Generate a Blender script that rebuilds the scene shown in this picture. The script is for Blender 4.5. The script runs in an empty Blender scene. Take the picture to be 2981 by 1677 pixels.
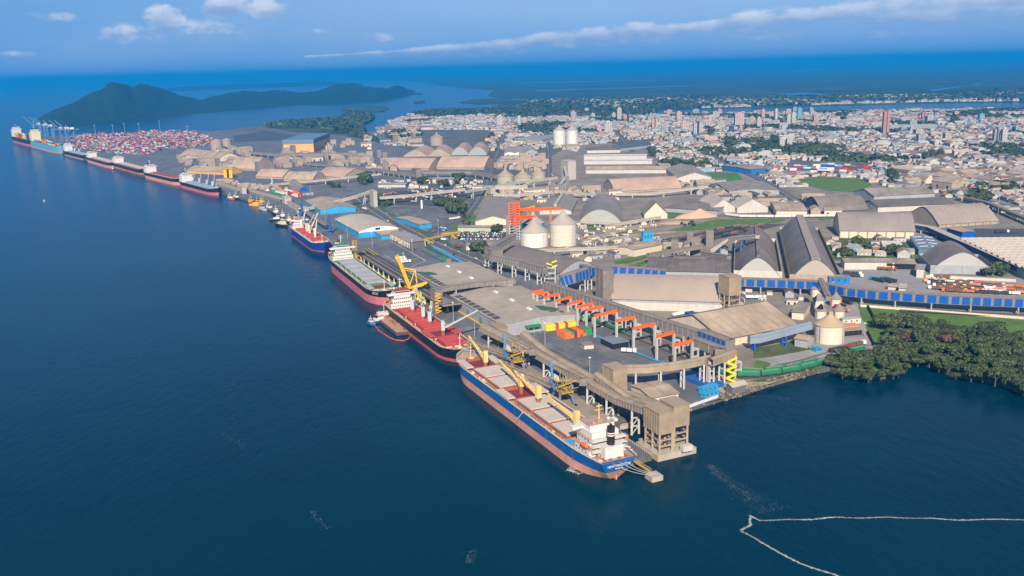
import bpy, math, random
from math import radians, sin, cos, pi, atan2, hypot, tan
from mathutils import Vector, Matrix
random.seed(11)
S = bpy.context.scene
COL = S.collection
# ---------------------------------------------------------------- camera
W, HH, H = 2981.0, 1677.0, 200.0
HAZE = 0.000095
HFOV, HY, SLOPE = radians(58), 199.0, 0.026
F = W/2/tan(HFOV/2); ROLL = math.atan(SLOPE); PITCH = math.atan((HH/2-HY)*cos(ROLL)/F)
cr, sr, cp, sp = cos(ROLL), sin(ROLL), cos(PITCH), sin(PITCH)
UP = Vector((0, sp, cp)); FW = Vector((0, cp, -sp))
cX = Vector((cr, 0, 0)) - sr*UP; cY = Vector((sr, 0, 0)) + cr*UP
cam = bpy.data.cameras.new('camera'); camo = bpy.data.objects.new('camera', cam); COL.objects.link(camo)
m = Matrix((cX, cY, -FW)).transposed().to_4x4(); m.translation = (0, 0, H)
camo.matrix_world = m
cam.sensor_width = 36; cam.angle = HFOV; cam.clip_start = 1; cam.clip_end = 300000
S.camera = camo
# ---------------------------------------------------------------- sun, sky, exposure
SUN_EL, SUN_AZ = radians(33), radians(88)      # shadows run towards azimuth SUN_AZ (from +X)
sun = bpy.data.lights.new('sun', 'SUN'); sun.energy = 4.9; sun.angle = radians(0.5); sun.color = (1, .88, .72)
suno = bpy.data.objects.new('sun', sun); COL.objects.link(suno)
tosun = Vector((-cos(SUN_AZ)*cos(SUN_EL), -sin(SUN_AZ)*cos(SUN_EL), sin(SUN_EL)))
suno.rotation_euler = tosun.to_track_quat('Z', 'Y').to_euler(); suno.location = (0, -500, 900)
S.view_settings.view_transform = 'Standard'; S.view_settings.look = 'None'
S.view_settings.exposure = 0.66; S.view_settings.gamma = 1; S.view_settings.use_curve_mapping = False
S.cycles.use_denoising = True
S.cycles.max_bounces = 5; S.cycles.volume_bounces = 0; S.cycles.transparent_max_bounces = 6
S.cycles.caustics_reflective = False; S.cycles.caustics_refractive = False

def px_el(x, y): return (HY - SLOPE*(x-W/2) - y)/F
def px_az(x): return (x-W/2)/F
world = bpy.data.worlds.new('World'); S.world = world; world.use_nodes = True
nt = world.node_tree; N = nt.nodes; L = nt.links
bg = N['Background']; bg.inputs['Strength'].default_value = 0.10
def nd(tree, t, **kw):
    n = tree.nodes.new(t)
    for k, v in kw.items():
        if k == 'inp':
            for a, b in v.items(): n.inputs[a].default_value = b
        else: setattr(n, k, v)
    return n
def mth(tree, op, a, b=None, c=None, clamp=False):
    n = tree.nodes.new('ShaderNodeMath'); n.operation = op; n.use_clamp = clamp
    for i, v in enumerate((a, b, c)):
        if v is None: continue
        if isinstance(v, (int, float)): n.inputs[i].default_value = v
        else: tree.links.new(v, n.inputs[i])
    return n.outputs[0]
def mixc(tree, f, a, b, mode='MIX'):
    n = tree.nodes.new('ShaderNodeMix'); n.data_type = 'RGBA'; n.blend_type = mode
    for i, v in ((0, f), (6, a), (7, b)):
        if isinstance(v, (int, float)): n.inputs[i].default_value = v
        elif isinstance(v, tuple): n.inputs[i].default_value = v if len(v) == 4 else v+(1,)
        else: tree.links.new(v, n.inputs[i])
    return n.outputs[2]
sky = nd(nt, 'ShaderNodeTexSky', sky_type='NISHITA', sun_disc=False)
sky.sun_elevation = SUN_EL; sky.sun_rotation = radians(178+4); sky.air_density = 1.0; sky.dust_density = 0.3; sky.ozone_density = 2.5
tc = nd(nt, 'ShaderNodeTexCoord'); sep = nd(nt, 'ShaderNodeSeparateXYZ'); L.new(tc.outputs['Generated'], sep.inputs[0])
X_, Y_, Z_ = sep.outputs
az = mth(nt, 'ARCTAN2', X_, Y_); el = mth(nt, 'ARCSINE', Z_)
comb = nd(nt, 'ShaderNodeCombineXYZ'); L.new(mth(nt, 'MULTIPLY', az, 1.0), comb.inputs[0]); L.new(mth(nt, 'MULTIPLY', el, 2.0), comb.inputs[1])
no = nd(nt, 'ShaderNodeTexNoise', inp={'Scale': 34.0, 'Detail': 6.0, 'Roughness': 0.58}); L.new(comb.outputs[0], no.inputs['Vector'])
no2 = nd(nt, 'ShaderNodeTexNoise', inp={'Scale': 6.0, 'Detail': 5.0, 'Roughness': 0.6}); L.new(comb.outputs[0], no2.inputs['Vector'])
# long bank of cloud: centre height over azimuth
azp = [(-600, 44, 3), (-290, 54, 10), (0, 66, 22), (150, 82, 24), (250, 88, 26), (410, 96, 28), (520, 98, 16), (640, 108, 30), (760, 112, 34), (850, 118, 26), (1010, 128, 46), (1200, 136, 50), (1360, 140, 52), (1700, 150, 45)]
fc = nd(nt, 'ShaderNodeFloatCurve'); fw = nd(nt, 'ShaderNodeFloatCurve')
def setc(n, pts):
    c = n.mapping.curves[0]
    while len(c.points) > 2: c.points.remove(c.points[1])
    c.points[0].location = pts[0]; c.points[1].location = pts[-1]
    for p in pts[1:-1]: c.points.new(*p)
    n.mapping.update()
setc(fc, [((a+600)/2400, b/200) for a, b, w in azp]); setc(fw, [((a+600)/2400, w/200) for a, b, w in azp])
an = mth(nt, 'MULTIPLY_ADD', az, F/2400, 600/2400)
L.new(an, fc.inputs['Value']); L.new(an, fw.inputs['Value'])
elp = mth(nt, 'MULTIPLY', el, F/200)
dn = mth(nt, 'DIVIDE', mth(nt, 'SUBTRACT', elp, fc.outputs[0]), mth(nt, 'MAXIMUM', fw.outputs[0], .01))   # -1 base .. +1 top
up = mth(nt, 'MULTIPLY', mth(nt, 'MAXIMUM', dn, 0.0), 0.9); dnn = mth(nt, 'MULTIPLY', mth(nt, 'MINIMUM', dn, 0.0), -0.55)
inb = mth(nt, 'MULTIPLY', mth(nt, 'GREATER_THAN', az, -560/F), mth(nt, 'LESS_THAN', az, 1.2))
band = mth(nt, 'SUBTRACT', 1.0, mth(nt, 'ADD', up, dnn))
band = mth(nt, 'MULTIPLY', mth(nt, 'MAXIMUM', band, 0.0), inb)
tot = band; top = mth(nt, 'MULTIPLY', dn, band)
for bx, by, rx, ry, k in [(578, 72, 48, 34, 1.05), (735, 38, 62, 30, 1.1), (845, 42, 60, 26, .85), (465, 112, 50, 24, .6), (640, 105, 170, 32, .42), (310, 72, 80, 18, .4), (220, 167, 50, 10, .4), (1135, 115, 50, 14, .5), (978, 100, 30, 10, .45), (2700, 75, 240, 25, .4)]:
    a = mth(nt, 'DIVIDE', mth(nt, 'SUBTRACT', az, px_az(bx)), rx/F); e = mth(nt, 'DIVIDE', mth(nt, 'SUBTRACT', el, px_el(bx, by)), ry/F)
    r = mth(nt, 'ADD', mth(nt, 'MULTIPLY', a, a), mth(nt, 'MULTIPLY', e, e))
    b = mth(nt, 'MULTIPLY', mth(nt, 'MAXIMUM', mth(nt, 'SUBTRACT', 1.0, mth(nt, 'MULTIPLY', r, .6)), 0.0), k)
    tot = mth(nt, 'MAXIMUM', tot, b); top = mth(nt, 'ADD', top, mth(nt, 'MULTIPLY', e, b))
den = mth(nt, 'ADD', tot, mth(nt, 'MULTIPLY', mth(nt, 'SUBTRACT', no.outputs[0], .5), 2.3))
mr = nd(nt, 'ShaderNodeMapRange', interpolation_type='SMOOTHSTEP', inp={1: .12, 2: .75}); L.new(den, mr.inputs[0])
cov = mth(nt, 'MULTIPLY', mr.outputs[0], mth(nt, 'GREATER_THAN', tot, 0.001))
cov = mth(nt, 'MULTIPLY', cov, mth(nt, 'MINIMUM', mth(nt, 'MULTIPLY', tot, 2.5), 1.0))
lit = nd(nt, 'ShaderNodeMapRange', inp={1: -.5, 2: .55, 3: 0, 4: 1}); L.new(mth(nt, 'ADD', top, mth(nt, 'MULTIPLY', mth(nt, 'SUBTRACT', no.outputs[0], .5), 1.5)), lit.inputs[0])
ccol = mixc(nt, lit.outputs[0], (1.7, 2.7, 4.5), (4.3, 4.8, 5.8))
skyt = mixc(nt, 1.0, sky.outputs[0], (0.62, .68, .78), 'MULTIPLY')
azg = nd(nt, 'ShaderNodeMapRange', interpolation_type='SMOOTHSTEP', inp={1: -.6, 2: .15}); L.new(az, azg.inputs[0])
low = mixc(nt, azg.outputs[0], (.75, 2.1, 4.6), (1.75, 3.2, 5.3))     # clear air low over the sea, paler inland
lo = nd(nt, 'ShaderNodeMapRange', interpolation_type='SMOOTHSTEP', inp={1: 0.5, 2: 0.10}); L.new(el, lo.inputs[0])
skyt = mixc(nt, mth(nt, 'MULTIPLY', lo.outputs[0], .9), skyt, low)
hz = nd(nt, 'ShaderNodeMapRange', interpolation_type='SMOOTHSTEP', inp={1: 0.075, 2: -0.005}); L.new(el, hz.inputs[0])
skyt = mixc(nt, mth(nt, 'MULTIPLY', hz.outputs[0], .9), skyt, (1.15, 2.45, 4.9))
veil = nd(nt, 'ShaderNodeMapRange', interpolation_type='SMOOTHSTEP', inp={1: .38, 2: .68, 4: .5}); L.new(no2.outputs[0], veil.inputs[0])
skyt = mixc(nt, veil.outputs[0], skyt, (1.9, 3.0, 4.9))
fin = mixc(nt, mth(nt, 'MULTIPLY', cov, .92), skyt, ccol)
L.new(fin, bg.inputs['Color'])

# ---------------------------------------------------------------- places: a pixel of the 2981 x 1677 photograph at height z -> a point
def P(x, y, z=0.0):
    x -= W/2; y = HH/2 - y
    d = x*cX + y*cY + F*FW
    return Vector((0, 0, H)) + d*((H-z)/-d.z)
def proj(v):
    d = Vector(v)-Vector((0, 0, H)); f = d.dot(FW)
    return W/2 + F*d.dot(cX)/f, HH/2 - F*d.dot(cY)/f
def hgt(p, ty):              # height at which the vertical through p crosses picture row ty
    lo, hi = 0.0, 195.0
    for _ in range(40):
        mm = (lo+hi)/2
        if proj((p[0], p[1], mm))[1] > ty: lo = mm
        else: hi = mm
    return lo
ZM = {'OV': (0, 0, 1/1.1572), 'a': (1300, 950, 2.8975), 'b': (900, 600, 3.6233), 'c': (1400, 700, 3.6233), 'd': (1700, 550, 3.22), 'e': (2000, 900, 4.14),
      'f': (0, 220, 3.6233), 'g': (600, 350, 4.14), 'h': (1100, 350, 3.6233), 'i': (1300, 520, 3.68), 'j': (2350, 500, 3.6233), 'k': (1700, 250, 3.68),
      'l': (2300, 220, 3.783), 'm': (2350, 850, 3.6233), 'n': (0, 0, 1.7289), 'o': (1490, 0, 1.7277), 'q': (1440, 970, 6.3), 'r': (600, 480, 6.0375), 's': (1640, 1200, 7.244), 'z': (0, 0, 1)}
def Z(k, x, y, z=3.0):
    a, b, f = ZM[k]; return P(a+x/f, b+y/f, z)
def Zx(k, x, y):
    a, b, f = ZM[k]; return a+x/f, b+y/f
LZ = 3.0                     # level of the land
QT = Vector((cos(radians(-65.5)), sin(radians(-65.5)), 0)); QN = Vector((-QT.y, QT.x, 0))     # along the quay (towards the near end), inland
Q0 = Vector((-322, 1313, 0))
def Q(s, d, z=0.0): return Q0 + QT*s + QN*d + Vector((0, 0, z))
def toQ(v): w = Vector((v[0], v[1], 0))-Q0; return w.dot(QT), w.dot(QN)

# ---------------------------------------------------------------- materials
MATS = {}
def M(name, c, rough=.75, metal=0.0, var=.25, sc=.15, spec=.3, bump=0.0, stripe=None, dirt=None, coat=0.0, stretch=None):
    if name in MATS: return MATS[name]
    mt = bpy.data.materials.new(name); mt.use_nodes = True; t = mt.node_tree
    b = t.nodes['Principled BSDF']; b.inputs['Roughness'].default_value = rough; b.inputs['Metallic'].default_value = metal
    b.inputs['Specular IOR Level'].default_value = spec
    if coat: b.inputs['Coat Weight'].default_value = coat
    c = tuple(c)+(1,)
    if var:
        co = nd(t, 'ShaderNodeTexCoord'); src = co.outputs['Object']
        if stretch:
            mp = nd(t, 'ShaderNodeMapping'); mp.inputs['Scale'].default_value = stretch; t.links.new(src, mp.inputs[0]); src = mp.outputs[0]
        n1 = nd(t, 'ShaderNodeTexNoise', inp={'Scale': sc, 'Detail': 6.0, 'Roughness': .65}); t.links.new(src, n1.inputs['Vector'])
        mrr = nd(t, 'ShaderNodeMapRange', inp={1: .3, 2: .7, 3: 1-var, 4: 1+var*.7}); t.links.new(n1.outputs[0], mrr.inputs[0])
        col = mixc(t, 1.0, c, mrr.outputs[0], 'MULTIPLY')
        if dirt:
            n2 = nd(t, 'ShaderNodeTexNoise', inp={'Scale': sc*3.1, 'Detail': 6.0, 'Roughness': .7}); t.links.new(src, n2.inputs['Vector'])
            m2 = nd(t, 'ShaderNodeMapRange', interpolation_type='SMOOTHSTEP', inp={1: .5, 2: .68, 4: dirt[1]}); t.links.new(n2.outputs[0], m2.inputs[0])
            col = mixc(t, m2.outputs[0], col, tuple(dirt[0]))
        if stripe:           # (direction vector, period m, darkness, line share)
            vv = nd(t, 'ShaderNodeVectorMath', operation='DOT_PRODUCT'); t.links.new(co.outputs['Object'], vv.inputs[0]); vv.inputs[1].default_value = stripe[0]
            fr = mth(t, 'FRACT', mth(t, 'DIVIDE', vv.outputs['Value'], stripe[1]))
            ln = mth(t, 'LESS_THAN', fr, stripe[3]); col = mixc(t, mth(t, 'MULTIPLY', ln, stripe[2]), col, (c[0]*.25, c[1]*.25, c[2]*.25))
        t.links.new(col, b.inputs['Base Color'])
        if bump:
            bp = nd(t, 'ShaderNodeBump', inp={'Strength': bump, 'Distance': 1.0}); t.links.new(n1.outputs[0], bp.inputs['Height']); t.links.new(bp.outputs[0], b.inputs['Normal'])
    else: b.inputs['Base Color'].default_value = c
    MATS[name] = mt; return mt

# ---------------------------------------------------------------- mesh builder
WM = {}
class MB:
    def __init__(s): s.v = []; s.f = []; s.m = []
    def add(s, vs, fs, mi=0):
        n = len(s.v); s.v.extend([tuple(v) for v in vs]); s.f.extend([tuple(i+n for i in f) for f in fs]); s.m.extend([mi]*len(fs)); return s
    def prism(s, poly, z0, z1, mi=0, bottom=False, top=True, mt=None):
        n = len(poly); vs = [(p[0], p[1], z0) for p in poly]+[(p[0], p[1], z1) for p in poly]
        a = sum(poly[i][0]*poly[(i+1) % n][1]-poly[(i+1) % n][0]*poly[i][1] for i in range(n))
        fs = [(i, (i+1) % n, (i+1) % n+n, i+n) if a > 0 else (i+n, (i+1) % n+n, (i+1) % n, i) for i in range(n)]
        s.add(vs, fs, mi)
        if top: s.add(vs[n:], [tuple(range(n)) if a > 0 else tuple(reversed(range(n)))], mi if mt is None else mt)
        if bottom: s.add(vs[:n], [tuple(reversed(range(n))) if a > 0 else tuple(range(n))], mi)
        return s
    def box(s, c, sx, sy, sz, rz=0.0, mi=0):     # c = centre of the base
        ux = Vector((cos(rz), sin(rz), 0))*sx/2; uy = Vector((-sin(rz), cos(rz), 0))*sy/2; c = Vector(c)
        return s.prism([c-ux-uy, c+ux-uy, c+ux+uy, c-ux+uy], c.z, c.z+sz, mi, bottom=True)
    def beam(s, p, q, w, h, mi=0, up=(0, 0, 1)):  # bar from p to q (centre line)
        p = Vector(p); q = Vector(q); d = (q-p)
        if d.length < 1e-6: return s
        d.normalize(); u = Vector(up)
        if abs(d.dot(u)) > .99: u = Vector((0, 1, 0))
        a = d.cross(u).normalized()*w/2; b = a.cross(d).normalized()*h/2
        vs = [p-a-b, p+a-b, p+a+b, p-a+b, q-a-b, q+a-b, q+a+b, q-a+b]
        return s.add(vs, [(0, 3, 2, 1), (4, 5, 6, 7), (0, 1, 5, 4), (1, 2, 6, 5), (2, 3, 7, 6), (3, 0, 4, 7)][:], mi)
    def cyl(s, p, q, r0, r1=None, n=12, mi=0, cap=True):
        r1 = r0 if r1 is None else r1; p = Vector(p); q = Vector(q); d = (q-p).normalized()
        u = Vector((0, 0, 1)) if abs(d.z) < .95 else Vector((1, 0, 0)); a = d.cross(u).normalized(); b = d.cross(a)
        vs = [p+(a*cos(t)+b*sin(t))*r0 for t in [2*pi*i/n for i in range(n)]]+[q+(a*cos(t)+b*sin(t))*r1 for t in [2*pi*i/n for i in range(n)]]
        s.add(vs, [(i, (i+1) % n, (i+1) % n+n, i+n) for i in range(n)], mi)
        if cap: s.add(vs[:n], [tuple(reversed(range(n)))], mi); s.add(vs[n:], [tuple(range(n))], mi)
        return s
    def lathe(s, c, prof, n=24, mi=0):
        c = Vector(c); vs = []
        for r, z in prof: vs += [c+Vector((r*cos(2*pi*i/n), r*sin(2*pi*i/n), z)) for i in range(n)]
        return s.add(vs, [(k*n+i, k*n+(i+1) % n, (k+1)*n+(i+1) % n, (k+1)*n+i) for k in range(len(prof)-1) for i in range(n)], mi)
    def loft(s, rings, mi=0, closed=False, caps=False):
        n = len(rings[0]); vs = [v for r in rings for v in r]
        rng = n if closed else n-1
        s.add(vs, [(k*n+i, k*n+(i+1) % n, (k+1)*n+(i+1) % n, (k+1)*n+i) for k in range(len(rings)-1) for i in range(rng)], mi)
        if caps: s.add(rings[0], [tuple(reversed(range(n)))], mi); s.add(rings[-1], [tuple(range(n))], mi)
        return s
    def each(s, name, mats, parent):       # one mesh per separate piece (at most 100, the rest together)
        par = list(range(len(s.v)))
        def fd(a):
            while par[a] != a: par[a] = par[par[a]]; a = par[a]
            return a
        for f in s.f:
            r = fd(f[0])
            for i in f[1:]: par[fd(i)] = r
        g = {}
        for f, mi in zip(s.f, s.m): g.setdefault(fd(f[0]), []).append((f, mi))
        ks = list(g); out = []
        for n, k in enumerate(ks[:100]+([None] if len(ks) > 100 else [])):
            b = MB(); fs = g[k] if k is not None else [x for q in ks[100:] for x in g[q]]; ix = {}
            for f, mi in fs:
                for i in f:
                    if i not in ix: ix[i] = len(b.v); b.v.append(s.v[i])
                b.f.append(tuple(ix[i] for i in f)); b.m.append(mi)
            o = b.build(name, mats, parent); out.append(o)
            if k is None: o['kind'] = 'stuff'
        return out
    def build(s, name, mats, parent=None, smooth=False):
        me = bpy.data.meshes.new(name)
        vs = s.v
        if parent is not None:
            iw = WM[parent].inverted(); vs = [tuple(iw @ Vector(v)) for v in vs]
        me.from_pydata([tuple(v) for v in vs], [], s.f)
        if not isinstance(mats, (list, tuple)): mats = [mats]
        for x in mats: me.materials.append(x)
        me.polygons.foreach_set('material_index', s.m)
        if smooth: me.polygons.foreach_set('use_smooth', [True]*len(me.polygons))
        me.update()
        o = bpy.data.objects.new(name, me); COL.objects.link(o)
        if parent is not None: o.parent = parent; WM[o] = WM[parent]
        else: WM[o] = Matrix.Identity(4)
        return o
def tag(o, label, cat, group=None):
    o['label'] = label; o['category'] = cat
    if group: o['group'] = group
    return o
def thing(name, label, cat, loc=(0, 0, 0), rz=0.0, group=None):
    o = bpy.data.objects.new(name, None); COL.objects.link(o); o.location = loc; o.rotation_euler = (0, 0, rz)
    WM[o] = Matrix.Translation(Vector(loc)) @ Matrix.Rotation(rz, 4, 'Z'); o.empty_display_size = 2
    return tag(o, label, cat, group)
def struct(name, mb, mat, smooth=False, kind='structure'):
    o = mb.build(name, mat, None, smooth); o['kind'] = kind; return o
KIDS = {}
def dup(root, loc, rz=0.0, label=None, group=None, sc=None):
    if root not in KIDS: KIDS[root] = [(c, list(c.children)) for c in root.children]
    r = root.copy(); COL.objects.link(r); r.location = loc; r.rotation_euler = (0, 0, rz)
    if sc: r.scale = sc
    if label: r['label'] = label
    if group: r['group'] = group
    for ch, gs in KIDS[root]:
        c = ch.copy(); COL.objects.link(c); c.parent = r
        for g in gs:
            d = g.copy(); COL.objects.link(d); d.parent = c
    return r
def inpoly(x, y, poly):
    r = False; j = len(poly)-1
    for i in range(len(poly)):
        xi, yi = poly[i][0], poly[i][1]; xj, yj = poly[j][0], poly[j][1]
        if (yi > y) != (yj > y) and x < (xj-xi)*(y-yi)/(yj-yi)+xi: r = not r
        j = i
    return r
# ---------------------------------------------------------------- water, land, hills
def water_mat():
    mt = bpy.data.materials.new('sea_water'); mt.use_nodes = True; t = mt.node_tree; b = t.nodes['Principled BSDF']
    co = nd(t, 'ShaderNodeTexCoord'); n0 = nd(t, 'ShaderNodeTexNoise', inp={'Scale': .0035, 'Detail': 4.0, 'Roughness': .6}); t.links.new(co.outputs['Object'], n0.inputs['Vector'])
    mr_ = nd(t, 'ShaderNodeMapRange', inp={1: .3, 2: .7}); t.links.new(n0.outputs[0], mr_.inputs[0])
    sp_ = nd(t, 'ShaderNodeVectorMath', operation='DOT_PRODUCT'); t.links.new(co.outputs['Object'], sp_.inputs[0]); sp_.inputs[1].default_value = (-.75, .65, 0)   # far water bluer: sky reflection and haze painted into the base colour
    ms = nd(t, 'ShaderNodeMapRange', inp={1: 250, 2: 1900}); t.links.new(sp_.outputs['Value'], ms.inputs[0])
    near = mixc(t, mr_.outputs[0], (.0001, .014, .034), (.0001, .030, .046)); deep = mixc(t, mr_.outputs[0], (.0001, .022, .075), (.0001, .040, .095))  # deep is the far tone with reflected sky blue painted in, not depth
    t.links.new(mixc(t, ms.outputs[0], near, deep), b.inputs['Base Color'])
    b.inputs['Roughness'].default_value = .2; b.inputs['IOR'].default_value = 1.33; b.inputs['Specular IOR Level'].default_value = .11
    mp = nd(t, 'ShaderNodeMapping'); mp.inputs['Scale'].default_value = (1, .45, 1); mp.inputs['Rotation'].default_value = (0, 0, .5); t.links.new(co.outputs['Object'], mp.inputs[0])
    n1 = nd(t, 'ShaderNodeTexNoise', inp={'Scale': .16, 'Detail': 5.0, 'Roughness': .62}); t.links.new(mp.outputs[0], n1.inputs['Vector'])
    bp = nd(t, 'ShaderNodeBump', inp={'Strength': .55, 'Distance': 1.0}); t.links.new(n1.outputs[0], bp.inputs['Height']); t.links.new(bp.outputs[0], b.inputs['Normal'])
    return mt
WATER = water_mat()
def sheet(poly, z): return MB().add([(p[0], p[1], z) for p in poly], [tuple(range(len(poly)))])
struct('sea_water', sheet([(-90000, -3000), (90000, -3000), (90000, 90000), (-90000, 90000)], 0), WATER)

GRASS = M('grass', (.075, .12, .02), .9, var=.4, sc=.06, dirt=((.14, .13, .05), .6))
FOREST = M('forest_floor', (.022, .045, .018), .95, var=.7, sc=.0013, bump=.6, dirt=((.10, .13, .05), .7), stretch=(.5, 1, 1))
ASPH = M('asphalt', (.125, .128, .137), .85, var=.35, sc=.02, dirt=((.22, .21, .195), .7), stretch=(1.6, .8, 1))
CONC = M('concrete_yard', (.30, .275, .25), .85, var=.2, sc=.05, dirt=((.2, .18, .15), .6))
TOWNG = M('town_ground', (.12, .115, .095), .9, var=.4, sc=.02, dirt=((.05, .075, .025), .8))
SANDY = M('bare_earth', (.36, .28, .19), .9, var=.25, sc=.07, dirt=((.14, .15, .06), .6))
quay = [(1823, 1345), (1157, 857), (830, 628)]
Qpts = [Q(960, 0), Q(0, 0), Z('z', 790, 611), Z('z', 719, 581), Z('z', 630, 557), Z('z', 400, 507), Z('z', 130, 430), Z('z', 32, 400)]
back = [(60, 392), (210, 397), (276, 391), (420, 384), (574, 386), (600, 384), (668, 377), (769, 364), (810, 358), (983, 347), (1024, 327), (1093, 341), (1053, 364), (1064, 393), (1099, 412), (1107, 417), (1136, 396), (1114, 379), (1131, 364), (1134, 353), (1197, 330), (1260, 322), (1411, 318), (1460, 330), (1700, 334), (1912, 330), (2100, 327), (2300, 322), (2700, 315), (2981, 312), (3400, 300)]
right = [(3700, 900), (3300, 1170), (2981, 1138), (2930, 1115), (2866, 1098), (2781, 1088), (2709, 1056), (2676, 1050), (2626, 1060), (2605, 1088), (2521, 1094), (2452, 1086), (2416, 1068), (2377, 1076), (2242, 1113), (2155, 1142), (2104, 1154), (2000, 1187)]
corner = Z('z', 2000, 1187); cs, cd = toQ(corner)
PIER_W = 36
shore = Qpts[:]
end = [Q(898, 45), Q(900, 8), Q(908, 5), Q(910, -2), Q(952, -3), Q(953, -19)]
Qpts = [Q(953, -19), Q(620, -11), Q(300, -4), Q(0, -3)]+Qpts[2:]; shore = Qpts
land = shore + [P(x, y, LZ) for x, y in back+right]  + end[:-1]
CITYROT = atan2(*reversed((P(1431, 482, 3)-P(1473, 350, 3)).to_2d()))
struct('port_land', MB().prism([tuple(p) for p in land], -6, LZ), [TOWNG])
# quay edge blocks and the narrow pier
qa = []
for i in range(1, len(Qpts)-1): qa.append(Qpts[i])
apr = [Q(952.6, -18.6), Q(620, -10.6), Q(300, -3.6), Q(0, -2.6), Z('z', 791, 611.5), Z('z', 719, 581), Z('z', 630, 557), Z('z', 400, 507), Z('z', 130, 430), Z('f', 700, 640), Z('f', 1500, 600), Z('g', 250, 130), Z('g', 1400, 170), Z('g', 2010, 230),
       Z('h', 1000, 520), Z('h', 900, 760), Z('i', 440, 700), Z('a', 2230, 480), Z('a', 2318, 610), corner]+[p for p in end[:-1]]
struct('quay_pavement', sheet(apr, LZ+.05), ASPH)
inner = [Z('i', 0, 720), Z('h', 1060, 800), Z('k', 0, 560), Z('k', 1400, 830), Z('l', 1900, 1040), Z('z', 3100, 500), Z('z', 3100, 850), Z('m', 2286, 260), Z('m', 540, 140), Z('m', 690, 560), Z('e', 1500, 600), Z('e', 850, 720), Z('a', 2230, 480)]
struct('industrial_yard', sheet(inner, LZ+.03), M('yard_ground', (.23, .195, .155), .9, var=.35, sc=.02, dirt=((.13, .125, .11), .6)))
# ---------------------------------------------------------------- far land and islands
from mathutils import noise
def far(x, y, z=0.0):
    lim = HY-SLOPE*(x-W/2)+6.2
    return P(x, max(y, lim), z)
plain = [(3600, 284), (2981, 296), (2700, 301), (2445, 307), (2300, 310), (1918, 321), (1905, 332), (1700, 337), (1470, 333), (1411, 320), (1455, 303), (1500, 292), (1420, 279), (1440, 262), (1300, 252), (1230, 238), (1080, 233), (1000, 229), (900, 225)]
plain = [far(x, y, 1.5) for x, y in plain]+[far(900, 0, 1.5), far(1700, 0, 1.5), far(2400, 0, 1.5), far(3700, 0, 1.5)]
struct('mangrove_plain', MB().prism([tuple(p) for p in plain], -4, 1.5), FOREST)
def strip(name, pts, mat, z, z0=None):
    p = [tuple(far(x, y, z)) for x, y in pts]
    struct(name, sheet(p, z) if z0 is None else MB().prism(p, z0, z), mat)
for pts in [[(1490, 288), (1760, 283), (2060, 280), (2380, 276), (2380, 279), (2060, 285), (1760, 288), (1490, 293)], [(2255, 273), (2340, 269), (2420, 274), (2340, 281)], [(1500, 240), (1900, 232), (1900, 234), (1500, 243)],
            [(2290, 208), (2390, 199), (2420, 202), (2300, 211)], [(2700, 262), (2790, 252), (2795, 254), (2720, 266)], [(2830, 246), (2860, 240), (2863, 242), (2835, 248)], [(1560, 262), (2000, 250), (2005, 252), (1560, 266)]]:
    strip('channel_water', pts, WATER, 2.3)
for i, pts in enumerate([[(992, 318), (1010, 311), (1070, 307), (1125, 310), (1131, 317), (1110, 325), (1060, 327), (1010, 322)], [(1203, 296), (1235, 292), (1238, 299), (1210, 301)], [(1340, 298), (1370, 290), (1450, 287), (1490, 290), (1480, 300), (1400, 303)],
            [(1197, 333), (1220, 320), (1300, 326), (1305, 334)], [(1195, 272), (1228, 270), (1228, 274), (1200, 276)]]):
    strip('mangrove_islet', pts, FOREST, 3, -3)
SOIL2 = M('forest_hill', (.008, .028, .022), .95, var=.6, sc=.02, bump=1.0)
def lerpx(pts, x):
    for (a, b), (c, d) in zip(pts, pts[1:]):
        if a <= x <= c: return b+(d-b)*(x-a)/(c-a)
    return pts[-1][1]
def hill(front, crest, depth, nx=150, nv=14, rough=14):
    x0, x1 = front[0][0], front[-1][0]; rings = []
    for i in range(nx+1):
        x = x0+(x1-x0)*i/nx; f = P(x, lerpx(front, x), 0); d = Vector((f.x, f.y, 0)); u = d.normalized()
        e = sin(pi*min(1, max(0, i/nx)))**.35; dp = depth*(.15+.85*e)
        c = d+u*dp*.55; h = hgt(c, lerpx(crest, x))
        r = [d+Vector((0, 0, -2))]
        for k in range(1, nv+1):
            v = k/nv; p = d+u*dp*v
            s = min(1, v/.55); s = (s*s*(3-2*s))*.75+s*.25
            if v > .55: s = 1-((v-.55)/.45)**2
            z = h*s+noise.noise(p*.004)*rough*1.6*min(1, 4*v*(1-v))*min(1, h/60)+noise.noise(p*.02)*rough*.5*min(1, 4*v*(1-v))*min(1, h/30)+(4 if 0 < v < 1 else -4)
            r.append(Vector((p.x, p.y, z)))
        rings.append(r)
    struct('island_hills', MB().loft(rings), SOIL2, smooth=True)
hill([(110, 362), (150, 372), (191, 371), (300, 362), (405, 351), (578, 331), (868, 307), (1099, 297), (1191, 279), (1212, 268)],
     [(110, 357), (116, 349), (150, 330), (191, 312), (254, 284), (315, 268), (325, 255), (335, 246), (358, 242), (380, 246), (399, 254), (419, 247), (440, 250), (463, 257), (490, 266), (520, 275), (560, 286), (590, 294), (620, 284), (665, 277), (720, 271), (781, 265), (830, 267), (868, 275), (900, 272), (940, 259), (983, 247), (1029, 248), (1060, 256), (1090, 260), (1157, 253), (1203, 264), (1212, 268)], 1500)
hill([(440, 268), (600, 262), (900, 252), (1050, 246)], [(440, 262), (520, 255), (600, 250), (700, 246), (800, 243), (900, 238), (1000, 240), (1050, 243)], 3000, nx=60, rough=8)
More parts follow.
